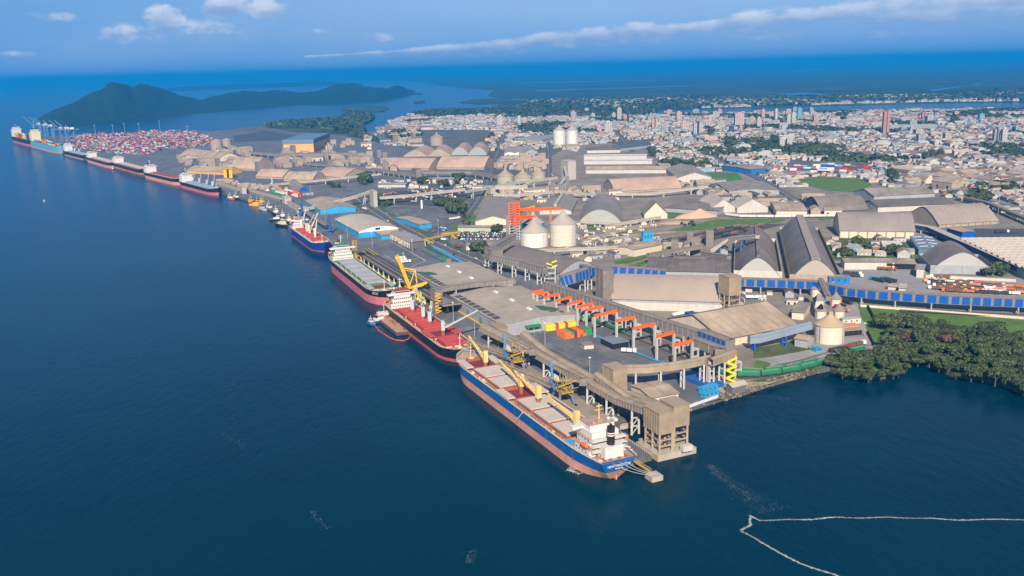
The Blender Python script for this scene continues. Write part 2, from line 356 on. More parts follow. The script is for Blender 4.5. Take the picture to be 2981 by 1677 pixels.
# ---------------------------------------------------------------- building kit
V3 = lambda *a: Vector(a)
def cl(c, k): return tuple(x*k for x in c)
R_TAN = M('roof_dusty_tan', (.37, .28, .20), .8, var=.34, sc=.05, dirt=((.30, .235, .18), .45), stripe=None)
R_PINK = M('roof_pinkish_dust', (.40, .27, .20), .8, var=.2, sc=.03, dirt=((.48, .37, .27), .5))
R_GREY = M('roof_fibre_cement', (.25, .212, .175), .85, var=.36, sc=.05, dirt=((.36, .32, .28), .5))
R_DARK = M('roof_dark_sheet', (.13, .108, .098), .6, var=.22, sc=.03, dirt=((.21, .18, .16), .55))
R_MAUVE = M('roof_mauve_sheet', (.19, .152, .13), .6, var=.34, sc=.04, dirt=((.28, .235, .21), .5))
R_STEEL = M('roof_bright_steel', (.45, .36, .29), .38, metal=.35, var=.18, sc=.02, dirt=((.36, .28, .22), .5))
R_PALE = M('roof_pale', (.44, .385, .31), .8, var=.2, sc=.05, dirt=((.33, .29, .25), .4))
R_LGREY = M('roof_light_grey', (.30, .275, .245), .7, var=.2, sc=.05, dirt=((.24, .22, .20), .5))
W_WHITE = M('wall_white', (.50, .465, .42), .8, var=.12, sc=.2, dirt=((.40, .35, .29), .5), stretch=(1, 1, .25))
W_CREAM = M('wall_cream', (.60, .52, .40), .8, var=.12, sc=.2, dirt=((.42, .33, .24), .5), stretch=(1, 1, .25))
W_GREY = M('wall_grey_sheet', (.32, .33, .34), .6, var=.12, sc=.15, dirt=((.2, .19, .18), .5), stretch=(1, 1, .3))
W_BLUE = M('wall_blue', (.02, .16, .42), .6, var=.15, sc=.2)
W_CYAN = M('wall_light_blue', (.04, .30, .55), .6, var=.15, sc=.2)
W_TAN = M('wall_dusty_tan', (.36, .29, .22), .8, var=.16, sc=.12, dirt=((.25, .195, .15), .5), stretch=(1, 1, .3))
BLUEP = M('panel_blue', (.008, .085, .36), .45, var=.12, sc=.2)
GALV = M('gallery_sheet', (.20, .17, .15), .7, var=.15, sc=.1, dirt=((.30, .255, .21), .55))
GALVT = M('gallery_tan', (.32, .245, .17), .8, var=.25, sc=.1, dirt=((.24, .19, .14), .5))
GALW = M('gallery_pale', (.42, .37, .31), .8, var=.15, sc=.1, dirt=((.34, .29, .24), .5))
COLM = M('column_white', (.42, .41, .38), .75, var=.14, sc=.2)
COLG = M('column_grey', (.30, .30, .29), .75, var=.15, sc=.2)
ORNG = M('orange_paint', (.80, .13, .012), .5, var=.1, sc=.2)
YELL = M('yellow_paint', (.72, .42, .012), .5, var=.15, sc=.3)
SBLUE = M('steel_blue', (.05, .15, .32), .5, var=.15, sc=.3)
RUST = M('rust', (.26, .10, .05), .85, var=.3, sc=.3)
GLAS = M('window_glass', (.03, .05, .07), .12, var=0, spec=.6)
DARK = M('dark_void', (.015, .015, .017), .9, var=0)
GREENP = M('green_paint', (.01, .22, .09), .5, var=.15, sc=.2)
REDP = M('red_paint', (.40, .03, .025), .6, var=.2, sc=.15)
WHITEP = M('white_paint', (.72, .71, .68), .5, var=.08, sc=.2)
CONT = [M('container_'+n, c, .6, var=.12, sc=.4) for n, c in [('orange', (.72, .16, .03)), ('green', (.03, .25, .10)), ('red', (.38, .05, .035)), ('white', (.62, .60, .56)), ('blue', (.02, .10, .32)), ('maroon', (.18, .03, .03)), ('yellow', (.70, .50, .04)), ('grey', (.30, .32, .34)), ('cyan', (.06, .32, .5))]]

def qframe(pts, ang=None):
    """Oriented rectangle of picked points: returns origin O, unit u, unit w, lengths. ang None = port grid."""
    u = QT if ang is None else Vector((cos(ang), sin(ang), 0)); w = Vector((-u.y, u.x, 0))
    a = [p.dot(u) for p in pts]; b = [p.dot(w) for p in pts]
    return u*min(a)+w*min(b), u, w, max(a)-min(a), max(b)-min(b)
def rect_on(p, q, r):
    """Rectangle with side p-q and reaching as far as r."""
    p, q, r = [Vector((v[0], v[1], 0)) for v in (p, q, r)]
    u = (q-p); l = u.length; u.normalize(); w = Vector((-u.y, u.x, 0)); d = (r-p).dot(w)
    if d < 0: return q, -u, -w, l, -d
    return p, u, w, l, d
def profile(kind, wd, he, hr, n=12):
    """Cross section over width wd: list of (offset, height)."""
    if kind == 'gable': return [(0, he), (wd/2, hr), (wd, he)]
    if kind == 'mono': return [(0, he), (wd, hr)]
    if kind == 'flat': return [(0, he), (wd, he+.01)]
    if kind == 'arch': return [(wd*i/n, he+(hr-he)*sin(pi*i/n)**.8 if 0 < i < n else he) for i in range(n+1)]
    if kind == 'barn':       # steep curved sides meeting in a ridge, as bulk stores have
        r = []
        for i in range(n+1):
            t = abs(2*i/n-1); r.append((wd*i/n, he+(hr-he)*(1-t**1.55)))
        return r
    if kind == 'shed3': return [(wd*i/6, hr if i % 2 else he) for i in range(7)]
FOOT = []
def clear(x, y, pad=3):
    for O, u, w, l, d in FOOT:
        a = (x-O.x)*u.x+(y-O.y)*u.y; b = (x-O.x)*w.x+(y-O.y)*w.y
        if -pad < a < l+pad and -pad < b < d+pad: return False
    return True
SEAM = M('roof_seam_grime', (.23, .185, .145), .8, var=.3, sc=.1)
def store(name, label, cat, R, he, hr, kind='barn', axis=0, seams=True, roof=R_GREY, wall=W_GREY, over=.8, base=None, ridge=None, doors=0, buttress=0, z0=LZ, group=None, gablewall=None, sky=None, saddle=0, doorm=None, sill=0):
    """A storage shed: walls, roof and, where seen, doors, ridge cap, buttresses, pale base wall, roof lights."""
    O, u, w, l, d = R
    if axis: O, u, w, l, d = O+u*l, w, -u, d, l      # ridge along u
    t = thing(name, label, cat, (O.x, O.y, z0), 0, group); FOOT.append((O, u, w, l, d))
    Z0 = Vector((0, 0, z0)); nseg = 12 if saddle else 1
    pr = profile(kind, d, he, hr)
    def ring(s, ins=0.0, dz=0.0, ov=0.0):
        k = 1.0
        if saddle: k = 1-saddle*sin(pi*min(1, max(0, s/l)))
        return [O+u*s+w*(a if ov == 0 else a+(-ov if i == 0 else ov if i == len(pr)-1 else 0))+Z0+Vector((0, 0, (he+(h-he)*k)+dz-(ov*.5 if ov and i in (0, len(pr)-1) else 0))) for i, (a, h) in enumerate(pr)]
    b = MB()
    for s, fl in ((0, 1), (l, 0)):
        r = ring(s); poly = [O+u*s+Z0-Vector((0, 0, 0))]+r+[O+u*s+w*d+Z0]
        b.add(poly, [tuple(range(len(poly))) if fl else tuple(reversed(range(len(poly))))])
    for off in (0, d):
        p = O+w*off; b.add([p+Z0, p+u*l+Z0, p+u*l+Z0+Vector((0, 0, he)), p+Z0+Vector((0, 0, he))], [(0, 1, 2, 3) if off == 0 else (3, 2, 1, 0)])
    b.build('wall', gablewall or wall, t)
    rr = MB(); segs = [-over+(l+2*over)*i/nseg for i in range(nseg+1)]
    rings = [ring(s, dz=.35, ov=over) for s in segs]
    rr.loft(list(reversed(rings)))
    rr.loft([[p-Vector((0, 0, .3)) for p in r] for r in rings])
    for r, f in ((rings[0], 0), (rings[-1], 1)):
        lo = [p-Vector((0, 0, .3)) for p in r]; k = len(r)
        rr.add(r+lo, [(i, i+1, k+i+1, k+i) if f else (i+1, i, k+i, k+i+1) for i in range(k-1)])
    rr.build('roof', roof, t, smooth=False)
    if (O-Vector((0, 0, 0))).length < 1500 and seams and roof is not MATS.get('roof_quay_shed'):
        c = MB(); kk = int(l/7); off = .40
        for i in range(1, kk):
            r = ring(l*i/kk, dz=off)
            c.loft([[p-u*.16 for p in r], [p+u*.16 for p in r]][::-1])
        if kk > 1: c.build('roof_seam', SEAM, t)
    if ridge:
        c = MB(); s0, s1, ww = ridge[:3]; hz = hr+.35; rh = 2.2 if ww < 7 else .8
        c.beam(O+u*l*s0+w*d/2+Z0+Vector((0, 0, hz-1.3+rh)), O+u*l*s1+w*d/2+Z0+Vector((0, 0, hz-1.3+rh)), ww, rh+.6); c.build('ridge_gallery', ridge[3] if len(ridge) > 3 else roof, t)
    if base:
        c = MB(); bh = base[0]
        for off, dr in ((-.25, 0), (d+.25, 0)): c.beam(O+w*off+Z0+Vector((0, 0, bh/2)), O+w*off+u*l+Z0+Vector((0, 0, bh/2)), .3, bh)
        for s in (-.25, l+.25): c.beam(O+u*s+Z0+Vector((0, 0, bh/2))-w*.4, O+u*s+w*(d+.4)+Z0+Vector((0, 0, bh/2)), .3, bh)
        c.build('base_wall', base[1], t)
    if buttress:
        c = MB(); k = int(l/buttress)
        for i in range(k+1):
            s = l*i/k
            for off in (-.9, d+.9): c.beam(O+u*s+w*off+Z0, O+u*s+w*off+Z0+Vector((0, 0, he-.3)), .7, .9, up=(1, 0, 0))
        c.each('buttress', COLG, t)
    if doors:
        c = MB(); k = doors
        for i in range(k):
            s = l*(i+.5)/k
            for off in (-.12, d+.12): c.beam(O+u*(s-2.4)+w*off+Z0+Vector((0, 0, 2.3)), O+u*(s+2.4)+w*off+Z0+Vector((0, 0, 2.3)), .24, 4.4)
        c.each('door', doorm or DARK, t)
    if sky:
        c = MB(); k = sky[0]; hgt_ = (pr[0], pr[1]) if len(pr) < 4 else (pr[2], pr[4])
        for i in range(k):
            s = l*(i+.5)/k
            for a, b_ in ((0, 1), (1, 0)) if sky[2] else ((0, 1),):
                def pt(v, side):
                    x, y = hgt_[0]; X, Y = hgt_[1]; ox = x+(X-x)*v; z = y+(Y-y)*v
                    return (ox if side == 0 else d-ox), z
                q = []
                for v in (.12, .88): ox, z = pt(v, a); q.append((ox, z+.48))
                p0 = O+u*(s-sky[1]/2)+w*q[0][0]+Z0+Vector((0, 0, q[0][1])); p1 = O+u*(s+sky[1]/2)+w*q[0][0]+Z0+Vector((0, 0, q[0][1]))
                p2 = O+u*(s+sky[1]/2)+w*q[1][0]+Z0+Vector((0, 0, q[1][1])); p3 = O+u*(s-sky[1]/2)+w*q[1][0]+Z0+Vector((0, 0, q[1][1]))
                c.add([p0, p1, p2, p3], [(0, 1, 2, 3) if a == 0 else (3, 2, 1, 0)])
        c.each('roof_light', sky[3], t)
    return t
def gallery(label, pts, w=5, h=4, mat=GALV, legs=None, legmat=COLM, legw=1.15, panels=None, name='conveyor_gallery', group=None, roofm=None, rib=0, legat=None, trestle=False, gz=LZ):
    """Enclosed conveyor bridge along pts (world, centre of its floor). legs = spacing of supports."""
    t = thing(name, label, 'conveyor', (pts[0].x, pts[0].y, pts[0].z), 0, group)
    b = MB(); ro = MB(); rb = MB(); pn = MB()
    def fr(i):
        a = pts[max(0, i-1)]; c = pts[min(len(pts)-1, i+1)]; d = Vector((c.x-a.x, c.y-a.y, 0)).normalized(); return Vector((-d.y, d.x, 0))
    R = []
    for i, p in enumerate(pts):
        s = fr(i)*w/2; z = Vector((0, 0, h)); R.append([p-s, p+s, p+s+z, p-s+z])
    b.loft(list(reversed(R)), closed=True); b.add(R[0], [(0, 1, 2, 3)]); b.add(R[-1], [(3, 2, 1, 0)]); b.build('casing', mat, t)
    Rr = []
    for i, p in enumerate(pts):
        s = fr(i)*(w/2+.4); z = Vector((0, 0, h+.03)); Rr.append([p-s+z, p+z+Vector((0, 0, .9)), p+s+z])
    ro.loft(Rr); ro.loft([[q-Vector((0, 0, .02)) for q in r][::-1] for r in Rr]); ro.build('roof', roofm or mat, t)
    for i in range(len(pts)-1):
        a, c = pts[i], pts[i+1]; L_ = (c-a).length; s = Vector((-(c-a).y, (c-a).x, 0)).normalized()
        step = rib or (panels[0] if panels else 0)
        if step:
            k = max(1, round(L_/step))
            for j in range(k):
                p = a+(c-a)*((j+.5)/k); dd = (c-a).normalized()
                if panels:
                    for sg in (-1, 1):
                        q = p+s*sg*(w/2+.12)+Vector((0, 0, h/2)); pn.beam(q-dd*(L_/k*panels[2]/2), q+dd*(L_/k*panels[2]/2), .2, h*.86)
                else:
                    p = a+(c-a)*(j/k)
                    for sg in (-1, 1): q = p+s*sg*(w/2+.1); rb.beam(q, q+Vector((0, 0, h)), .2, .35, up=(dd.x, dd.y, 0))
    if rb.v: rb.build('rib', COLG, t)
    if pn.v: pn.each('panel', panels[1], t)
    if legs:
        tot = 0
        for i in range(len(pts)-1):
            a, c = pts[i], pts[i+1]; L_ = (c-a).length; k = max(1, round(L_/legs)); s = Vector((-(c-a).y, (c-a).x, 0)).normalized()
            for j in range(k):
                p = a+(c-a)*((j+.5)/k)
                if p.z-gz < 2: continue
                lg = MB()
                for sg in (-1, 1): lg.beam(p+s*sg*w*.38, Vector((p.x, p.y, gz-.2))+s*sg*w*.42, legw, legw, up=(1, 0, 0))
                nb = int((p.z-gz)/6)
                for q in range(1, nb+1):
                    zz = Vector((0, 0, -(p.z-gz)*q/(nb+1))); lg.beam(p+s*w*.4+zz, p-s*w*.4+zz, legw*.6, legw*.6)
                    if trestle: lg.beam(p+s*w*.4+zz, p-s*w*.4+zz-Vector((0, 0, (p.z-gz)/(nb+1))), legw*.4, legw*.4)
                lg.build('leg', legmat, t)
    return t
def silo(label, c, r, h, roofh, mat, roofm, name='silo', bands=4, group=None, ribs=0, cap=True, z0=LZ):
    t = thing(name, label, 'silo', (c.x, c.y, z0), 0, group); FOOT.append((V3(c.x-r, c.y-r, 0), V3(1, 0, 0), V3(0, 1, 0), 2*r, 2*r)); c = Vector((c.x, c.y, z0))
    pr = [(r, 0)]
    for i in range(bands):
        zt = h*(i+1)/bands; pr += [(r, zt-.5), (r+.18, zt-.45), (r+.18, zt-.05), (r, zt)]
    MB().lathe(c, pr, 36).build('shell', mat, t, smooth=False)
    MB().lathe(c, [(r+.5, h-.2), (r+.5, h+.1), (r*.5, h+roofh*.52), (r*.12, h+roofh*.95), (.01, h+roofh)], 36).build('roof', roofm, t)
    if cap: MB().box(c+Vector((0, 0, h+roofh-1)), r*.28, r*.28, r*.25).build('top_house', roofm, t)
    st = MB()
    for a in (pi*1.2, pi*1.72): st.beam(c+Vector((cos(a), sin(a), 0))*(r+.5), c+Vector((cos(a), sin(a), 0))*(r+.5)+Vector((0, 0, h)), .5, .5, up=(1, 0, 0))
    st.each('ladder', COLG, t)
    return t
def shed_px(label, k, p, q, r, he, hr, kind='gable', axis=0, name='warehouse', cat='warehouse', zpick=None, z0=LZ, **kw):
    """p, q, r picked in zoom k at height zpick above land: side p-q, depth to r."""
    z = z0+(0 if zpick is None else zpick)
    return store(name, label, cat, rect_on(Z(k, *p, z=z), Z(k, *q, z=z), Z(k, *r, z=z)), he, hr, kind, axis, z0=z0, **kw)
# ---------------------------------------------------------------- the port's sheds, silos and galleries
G2A = radians(-12.8)
def eave_shed(label, k, p, q, depth, rdpx, he, ze=None, name='bulk_store', cat='storage shed', ang='free', **kw):
    """p-q: foot of the near long side (picked at height ze above land), ridge: a pixel on the ridge line."""
    a, b = Z(k, *p, z=LZ+(ze or 0)), Z(k, *q, z=LZ+(ze or 0))
    if ang == 'free': u = (b-a).to_2d().normalized(); u = Vector((u.x, u.y, 0))
    else: u = Vector((cos(ang), sin(ang), 0))
    w = Vector((-u.y, u.x, 0)); l = (b-a).dot(u); O = Vector((a.x, a.y, 0)); 
    x, y = Zx(k, *rdpx); best = 1e9
    for i in range(21):
        c = O+u*l*i/20+w*depth/2; h = hgt(c, y); e = abs(proj((c.x, c.y, h))[0]-x)
        if e < best: best, hr = e, h
    return store(name, label, cat, (O, u, w, l, depth), he, max(he+1, hr-LZ-.4), kw.pop('kind', 'barn'), 0, **kw)
def ridge_barn(label, k, p, q, apex, farr, he, name='bulk_store', cat='storage shed', ze=0, **kw):
    a, b = Z(k, *p, z=LZ+ze), Z(k, *q, z=LZ+ze); c = (a+b)/2
    hr = hgt(c, Zx(k, *apex)[1]); n = Z(k, *apex, z=hr); f = Z(k, *farr, z=hr)
    w = Vector(((f-n).x, (f-n).y, 0)); l = w.length; w.normalize(); u = Vector((w.y, -w.x, 0)); wd = abs((b-a).dot(u))
    O = Vector((c.x, c.y, 0))-u*wd/2
    return store(name, label, cat, (O, u, w, wd, l), he, max(he+1, hr-LZ-.4), kw.pop('kind', 'barn'), 1, **kw)
# --- two flat quay sheds
def flat_shed(label, corners, k, he, rise, roofm, wallm):
    R = qframe([Z(k, *c, z=LZ+he) for c in corners])
    t = store('warehouse', label, 'warehouse', R, he, he+rise, 'gable', 0, roof=roofm, wall=wallm, over=.6); return t, R
R_Q = M('roof_quay_shed', (.35, .29, .225), .75, var=.25, sc=.04, dirt=((.24, .21, .185), .5), stripe=(tuple(QT), 6.5, .18, .06))
t1, R1 = flat_shed('large flat tan-roofed quay shed with green leaf emblem, beside the open yard of containers', [(1310, 859), (1470, 944), (1676, 912), (1519, 834)], 'z', 10, 2.4, R_Q, W_GREY)
t2, R2 = flat_shed('large flat tan-roofed quay shed with green leaf emblem, inland of the yellow ship loader', [(1110, 662), (1400, 862), (2150, 792), (1690, 592)], 'b', 10, 2.4, R_Q, W_GREY)
LEAFM = M('leaf_green', (.03, .13, .06), .8, var=.1, sc=.3)
def on_roof(R, fs, fd, dz=.45):
    O, u, w, l, d = R; return O+u*l*fs+w*d*fd+Vector((0, 0, LZ+10+2.4*(1-abs(2*fd-1))+.35+dz))
for R, t in ((R1, t1), (R2, t2)):
    O, u, w, l, d = R
    b = MB()
    for i in range(9):
        f0 = (.07 if t is t1 else .2)+i*.095*.95
        if f0 > .93: break
        q = [on_roof(R, f0, .015, .12), on_roof(R, f0+.065, .015, .12), on_roof(R, f0+.065, .095, .12), on_roof(R, f0, .095, .12)]; b.add(q, [(0, 1, 2, 3)])
    b.each('roof_panel', M('panel_dark', (.075, .07, .075), .5, var=.1), t)
    b = MB()        # leaf emblem: blades
    def rz(k, x, y):
        z = LZ+11
        for _ in range(4): p = Z(k, x, y, z); fd = (p-O).dot(w)/d; z = LZ+10+2.4*(1-abs(2*fd-1))+.35+.22
        return Z(k, x, y, z)
    for kz, pl in ((('c', [(565, 685), (640, 688), (740, 703), (795, 712), (745, 727), (690, 738), (640, 733), (600, 710)]), ('c', [(706, 742), (752, 733), (800, 712), (822, 724), (790, 744), (740, 752)]), ('c', [(818, 742), (845, 738), (888, 754), (850, 758)])) if t is t1 else (('b', [(1185, 700), (1230, 691), (1290, 695), (1365, 718), (1310, 725), (1230, 722)]), ('b', [(1110, 690), (1150, 688), (1180, 700), (1150, 706)]))):
        q = [rz(kz, x, y) for x, y in pl]; n_ = len(q); b.add(q, [tuple(range(n_))])
    b.build('leaf_emblem', LEAFM, t)
    b = MB()
    for f in (.2, .5, .8): b.box(on_roof(R, f, .5, -.2), 6, 2.2, 1.3, atan2(QT.y, QT.x))
    b.each('roof_vent', WHITEP, t)
    b = MB()
    b.beam(O-w*.5+Vector((0, 0, LZ+.35)), O-w*.5+u*l+Vector((0, 0, LZ+.35)), .9, .7); b.build('kerb', YELL, t)
    b = MB()
    for f in (.15, .38, .62, .86): b.beam(O+u*(l*f-3)-w*.15+Vector((0, 0, LZ+3)), O+u*(l*f+3)-w*.15+Vector((0, 0, LZ+3)), .3, 6)
    b.each('door', M('door_grey', (.18, .2, .22), .6, var=.05), t)
for i, (x, y) in enumerate([(540, 910), (940, 830)]):
    c = Z('c', x, y, LZ+5); a, s = toQ(c); t = thing('loading_canopy', ['green topped loading canopy at the near corner of the container yard shed', 'green topped loading canopy at the inland corner of the container yard shed'][i], 'canopy', tuple(Q(a, s, LZ)))
    MB().beam(Q(a, s-6-i*4, LZ+6), Q(a, s+6+i*4, LZ+6), 8, 1.2).build('canopy_roof', GREENP, t)
    b = MB(); [b.beam(Q(a+3.4, s+e, LZ), Q(a+3.4, s+e, LZ+5.6), .4, .4, up=(1, 0, 0)) for e in (-5, 0, 5)]; b.each('post', COLG, t)
# --- arched white shed with blue walls
R3 = qframe([Z('b', *c, z=LZ+9) for c in [(330, 140), (520, 262), (900, 215), (670, 100)]])
t = store('warehouse', 'quay warehouse with curved cream roof, white gable and blue walls', 'warehouse', R3, 8.5, 13, 'arch', 0, roof=R_PALE, wall=W_CYAN, gablewall=W_CYAN, over=1.2)
O, u, w, l, d = R3; b = MB(); pr = profile('arch', d, 8.5, 13)
vs = [O+u*(l+.25)+w*a+Vector((0, 0, LZ+h)) for a, h in pr]+[O+u*(l+.25)+w*a+Vector((0, 0, LZ+6.6)) for a, h in reversed(pr)]; b.add(vs, [tuple(range(len(vs)))[::-1]]); b.build('gable_fascia', WHITEP, t)
MB().beam(O+u*(l+.5)+w*(d*.42)+Vector((0, 0, LZ+9.6)), O+u*(l+.5)+w*(d*.54)+Vector((0, 0, LZ+9.6)), .2, 2.6).build('sign', M('sign_navy', (.01, .02, .16), .5, var=0), t)
R4 = qframe([Z('b', *c, z=LZ+6) for c in [(690, 265), (760, 305), (930, 280), (880, 235)]])
store('terminal_hall', 'low tan-roofed hall open on blue posts beside the curved cream roof', 'building', R4, 5.5, 6.6, 'gable', 1, roof=R_TAN, wall=W_CYAN)
R5 = qframe([Z('b', *c, z=LZ+8) for c in [(905, 290), (1060, 372), (1185, 352), (1000, 258)]])
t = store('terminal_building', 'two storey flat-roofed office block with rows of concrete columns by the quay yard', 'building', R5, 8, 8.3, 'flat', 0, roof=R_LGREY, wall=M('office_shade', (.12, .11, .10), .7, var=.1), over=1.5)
O, u, w, l, d = R5; b = MB()
for i in range(14):
    for off in (-.8, d+.8): b.beam(O+u*l*i/13+w*off+Vector((0, 0, LZ)), O+u*l*i/13+w*off+Vector((0, 0, LZ+8)), .9, .8, up=(1, 0, 0))
for z in (4,): b.beam(O-w*.5+Vector((0, 0, LZ+z)), O-w*.5+u*l+Vector((0, 0, LZ+z)), .9, .9)
b.each('column', W_CREAM, t)
# --- blue walled double shed, quay middle
shed_px('double-roofed tan shed with bright blue walls behind the tugboat quay', 'g', (1195, 965), (1375, 1080), (1690, 985), 7, 11, 'gable', roof=R_TAN, wall=W_CYAN, zpick=7)
shed_px('grey round-roofed shed with a deep blue arched gable near the stacked containers', 'g', (1110, 900), (1255, 890), (1000, 800), 1.5, 13, 'arch', 1, roof=R_GREY, wall=BLUEP, zpick=0)
# --- the large bulk stores of the near terminal
STL = M('roof_steel_band', (.43, .34, .27), .42, metal=.25, var=.10, sc=.02, dirt=((.36, .285, .225), .35))
eave_shed('broad shiny tan steel-roofed bulk store with white base wall, in front of the dark store', 'd', (262, 1062), (1318, 1122), 62, (800, 806), 9, ze=6, roof=STL, wall=W_GREY, base=(6.5, W_WHITE), ang=G2A, seams=False)
eave_shed('dark mauve-roofed bulk store directly behind the shiny tan store', 'd', (590, 842), (1372, 890), 60, (980, 650), 8, ze=0, roof=R_DARK, wall=W_GREY, ang=G2A, ridge=(.3, .7, 4))
BARNL = M('barn_stripe', (.30, .245, .205), .7, var=.1, sc=.05)
ridge_barn('grey arched bulk store with a yellow zigzag stair on its pale gable', 'd', (1405, 855), (1850, 858), (1635, 638), (1612, 352), 2, roof=R_MAUVE, wall=W_GREY, gablewall=M('gable_grey', (.40, .39, .37), .7, var=.08, sc=.05), base=(9, W_WHITE), buttress=12, ridge=(0, 1, 3))
ridge_barn('longest grey arched bulk store with pale ridge strip, right of the pair', 'd', (1930, 885), (2400, 885), (2165, 655), (2012, 243), 2, roof=R_MAUVE, wall=W_GREY, gablewall=M('gable_tan', (.40, .34, .29), .7, var=.1, sc=.05), base=(8, W_TAN), ridge=(0, 1, 8, BARNL), sky=(9, 4, 0, BARNL))
eave_shed('tan bulk store with a worn sheet roof beside the rail loop', 'e', (440, 385), (1308, 215), 66, (830, -70), 7, ze=5, kind='gable', roof=R_TAN, wall=W_CREAM, over=1.5)
eave_shed('dark brown-roofed bulk store behind the long grey quay gallery', 'i', (585, 870), (1215, 1045), 44, (1000, 775), 7, ze=4, roof=M('roof_brown_dark', (.16, .135, .12), .7, var=.15, sc=.03, dirt=((.22, .185, .16), .5)), wall=W_GREY)
ridge_barn('tall gabled warehouse with white front and dark ridge line beside the car park', 'i', (312, 500), (690, 500), (432, 398), (522, 186), 6, kind='gable', roof=M('roof_olive_grey', (.24, .22, .195), .85, var=.1, sc=.05), wall=W_CREAM, gablewall=W_CREAM)
ridge_barn('gabled warehouse behind the orange bucket tower', 'i', (1000, 380), (1335, 385), (1062, 292), (1150, 166), 5, kind='gable', roof=M('roof_olive_grey', (0, 0, 0)), wall=W_CREAM, gablewall=W_WHITE, ridge=(0, 1, 4, GALW))
ridge_barn('round grey barn with a half-circle pale gable', 'i', (1415, 478), (1872, 480), (1655, 325), (1688, 158), 1, kind='arch', roof=M('roof_round_barn', (.24, .21, .18), .65, var=.2, sc=.05, dirt=((.15, .13, .11), .6), stretch=(1, .3, 1)), wall=W_GREY, gablewall=M('gable_round', (.36, .36, .33), .75, var=.08))
ridge_barn('small steep tent-shaped store with cream gable near the sand heap', 'i', (2118, 430), (2366, 430), (2238, 255), (2205, 208), 6, kind='gable', roof=R_GREY, wall=W_CREAM, gablewall=W_CREAM)
ridge_barn('white-gabled shed with zigzag stairs, left of its twin', 'd', (1190, 222), (1425, 222), (1278, 95), (1160, 30), 7, kind='gable', roof=R_PALE, wall=W_WHITE)
ridge_barn('white-gabled shed with zigzag stairs, right of its twin', 'd', (1430, 225), (1728, 222), (1625, 92), (1550, 55), 7, kind='gable', roof=R_PALE, wall=W_WHITE)
shed_px('low tan shed with cream walls by the row of white rail wagons', 'd', (1805, 205), (2090, 205), (1700, 120), 8, 11, 'gable', roof=R_TAN, wall=W_CREAM, zpick=8)
shed_px('wide flat grey wavy-roofed shed behind the sand heap', 'd', (760, 175), (1250, 205), (640, 90), 6, 9, 'gable', roof=R_MAUVE, wall=W_GREY, zpick=6)
# --- the stores right
eave_shed('dark mauve arched store left of the buttressed saddle-roofed store', 'j', (150, 432), (640, 412), 62, (350, 247), 2, roof=R_MAUVE, wall=M('gable_dark', (.09, .10, .12), .7, var=.1), over=1)
eave_shed('wide grey saddle-roofed store with buttresses above the small houses', 'j', (345, 640), (1128, 645), 60, (730, 428), 8, ze=6, roof=M('roof_saddle', (.25, .21, .185), .5, var=.15, sc=.03, dirt=((.19, .16, .145), .5)), wall=W_CREAM, buttress=9, ang=G2A)
eave_shed('pale tan arched store right of the saddle-roofed store', 'j', (1390, 565), (2010, 524), 62, (1600, 342), 4, ze=3, roof=R_STEEL, wall=W_TAN, buttress=9)
eave_shed('long weathered grey shed with smoke-dark roof behind the pale tan arched store', 'j', (748, 372), (1545, 338), 45, (1100, 276), 7, ze=7, kind='gable', roof=R_DARK, wall=W_WHITE, base=(6, W_WHITE))
eave_shed('grey shed with bent roof duct furthest back of the right-hand stores', 'j', (705, 272), (1345, 240), 55, (1000, 156), 7, ze=5, kind='gable', roof=R_GREY, wall=W_GREY)
ridge_barn('grey arched store with high pale gable beside the truck yard', 'j', (1300, 1075), (1965, 1085), (1650, 842), (1500, 726), 3, kind='barn', roof=R_MAUVE, wall=W_GREY, gablewall=M('gable_grey', (0, 0, 0)), base=(8, W_GREY))
ST = ridge_barn('long blue-grey shed with white roof bands above the grass strip', 'j', (1190, 912), (1400, 862), (1262, 800), (1165, 668), 7, kind='gable', roof=M('roof_blue_grey', (.17, .20, .26), .6, var=.1, sc=.1), wall=M('wall_glass_blue', (.10, .17, .24), .5, var=.1), sky=(4, 5, 1, WHITEP))
a, b_, c_ = Z('j', 1590, 715, LZ+8), Z('j', 2450, 1120, LZ+8), Z('j', 2500, 690, LZ+8)
O, u, w, l, d = rect_on(a, b_, c_)
t = thing('factory_hall', 'vast pale saw-tooth roofed hall at the right edge of the picture', 'warehouse', (O.x, O.y, LZ))
b = MB(); kk = 14
rg = []
for i in range(kk*2+1): rg.append([O+u*l*i/(kk*2)+Vector((0, 0, LZ+8+(3.2 if i % 2 else 0))), O+u*l*i/(kk*2)+w*d+Vector((0, 0, LZ+8+(3.2 if i % 2 else 0)))])
MB().loft(rg).build('roof', M('roof_sawtooth', (.42, .36, .31), .8, var=.1, sc=.05), t)
MB().prism([O, O+u*l, O+u*l+w*d, O+w*d], LZ, LZ+8, top=False).build('wall', W_GREY, t)
b = MB()
for j in range(12):
    for i in range(kk): 
        p = O+u*l*(i+.5)/kk+w*d*(j+.5)/12+Vector((0, 0, LZ+11.3)); b.beam(p-w*2.2, p+w*2.2, 1.5, .3)
b.each('roof_vent', R_PALE, t)
shed_px('blue-fronted tan-roofed depot on the dark tarmac yard', 'j', (1637, 635), (1775, 628), (1565, 585), 7, 7.4, 'flat', roof=R_TAN, wall=BLUEP, zpick=7)
shed_px('long white-walled grey-roofed shed with trucks parked in front', 'j', (395, 950), (840, 950), (375, 912), 8, 9.5, 'gable', roof=R_GREY, wall=W_WHITE, zpick=8)
shed_px('low open-fronted grey shed joined to the long white-walled shed', 'j', (845, 965), (1140, 972), (840, 915), 6, 8.5, 'gable', roof=R_GREY, wall=DARK, zpick=6)
shed_px('narrow white office block at the end of the open-fronted shed', 'j', (1155, 1020), (1232, 1025), (1140, 970), 9, 9.3, 'flat', roof=R_LGREY, wall=W_WHITE, zpick=9)
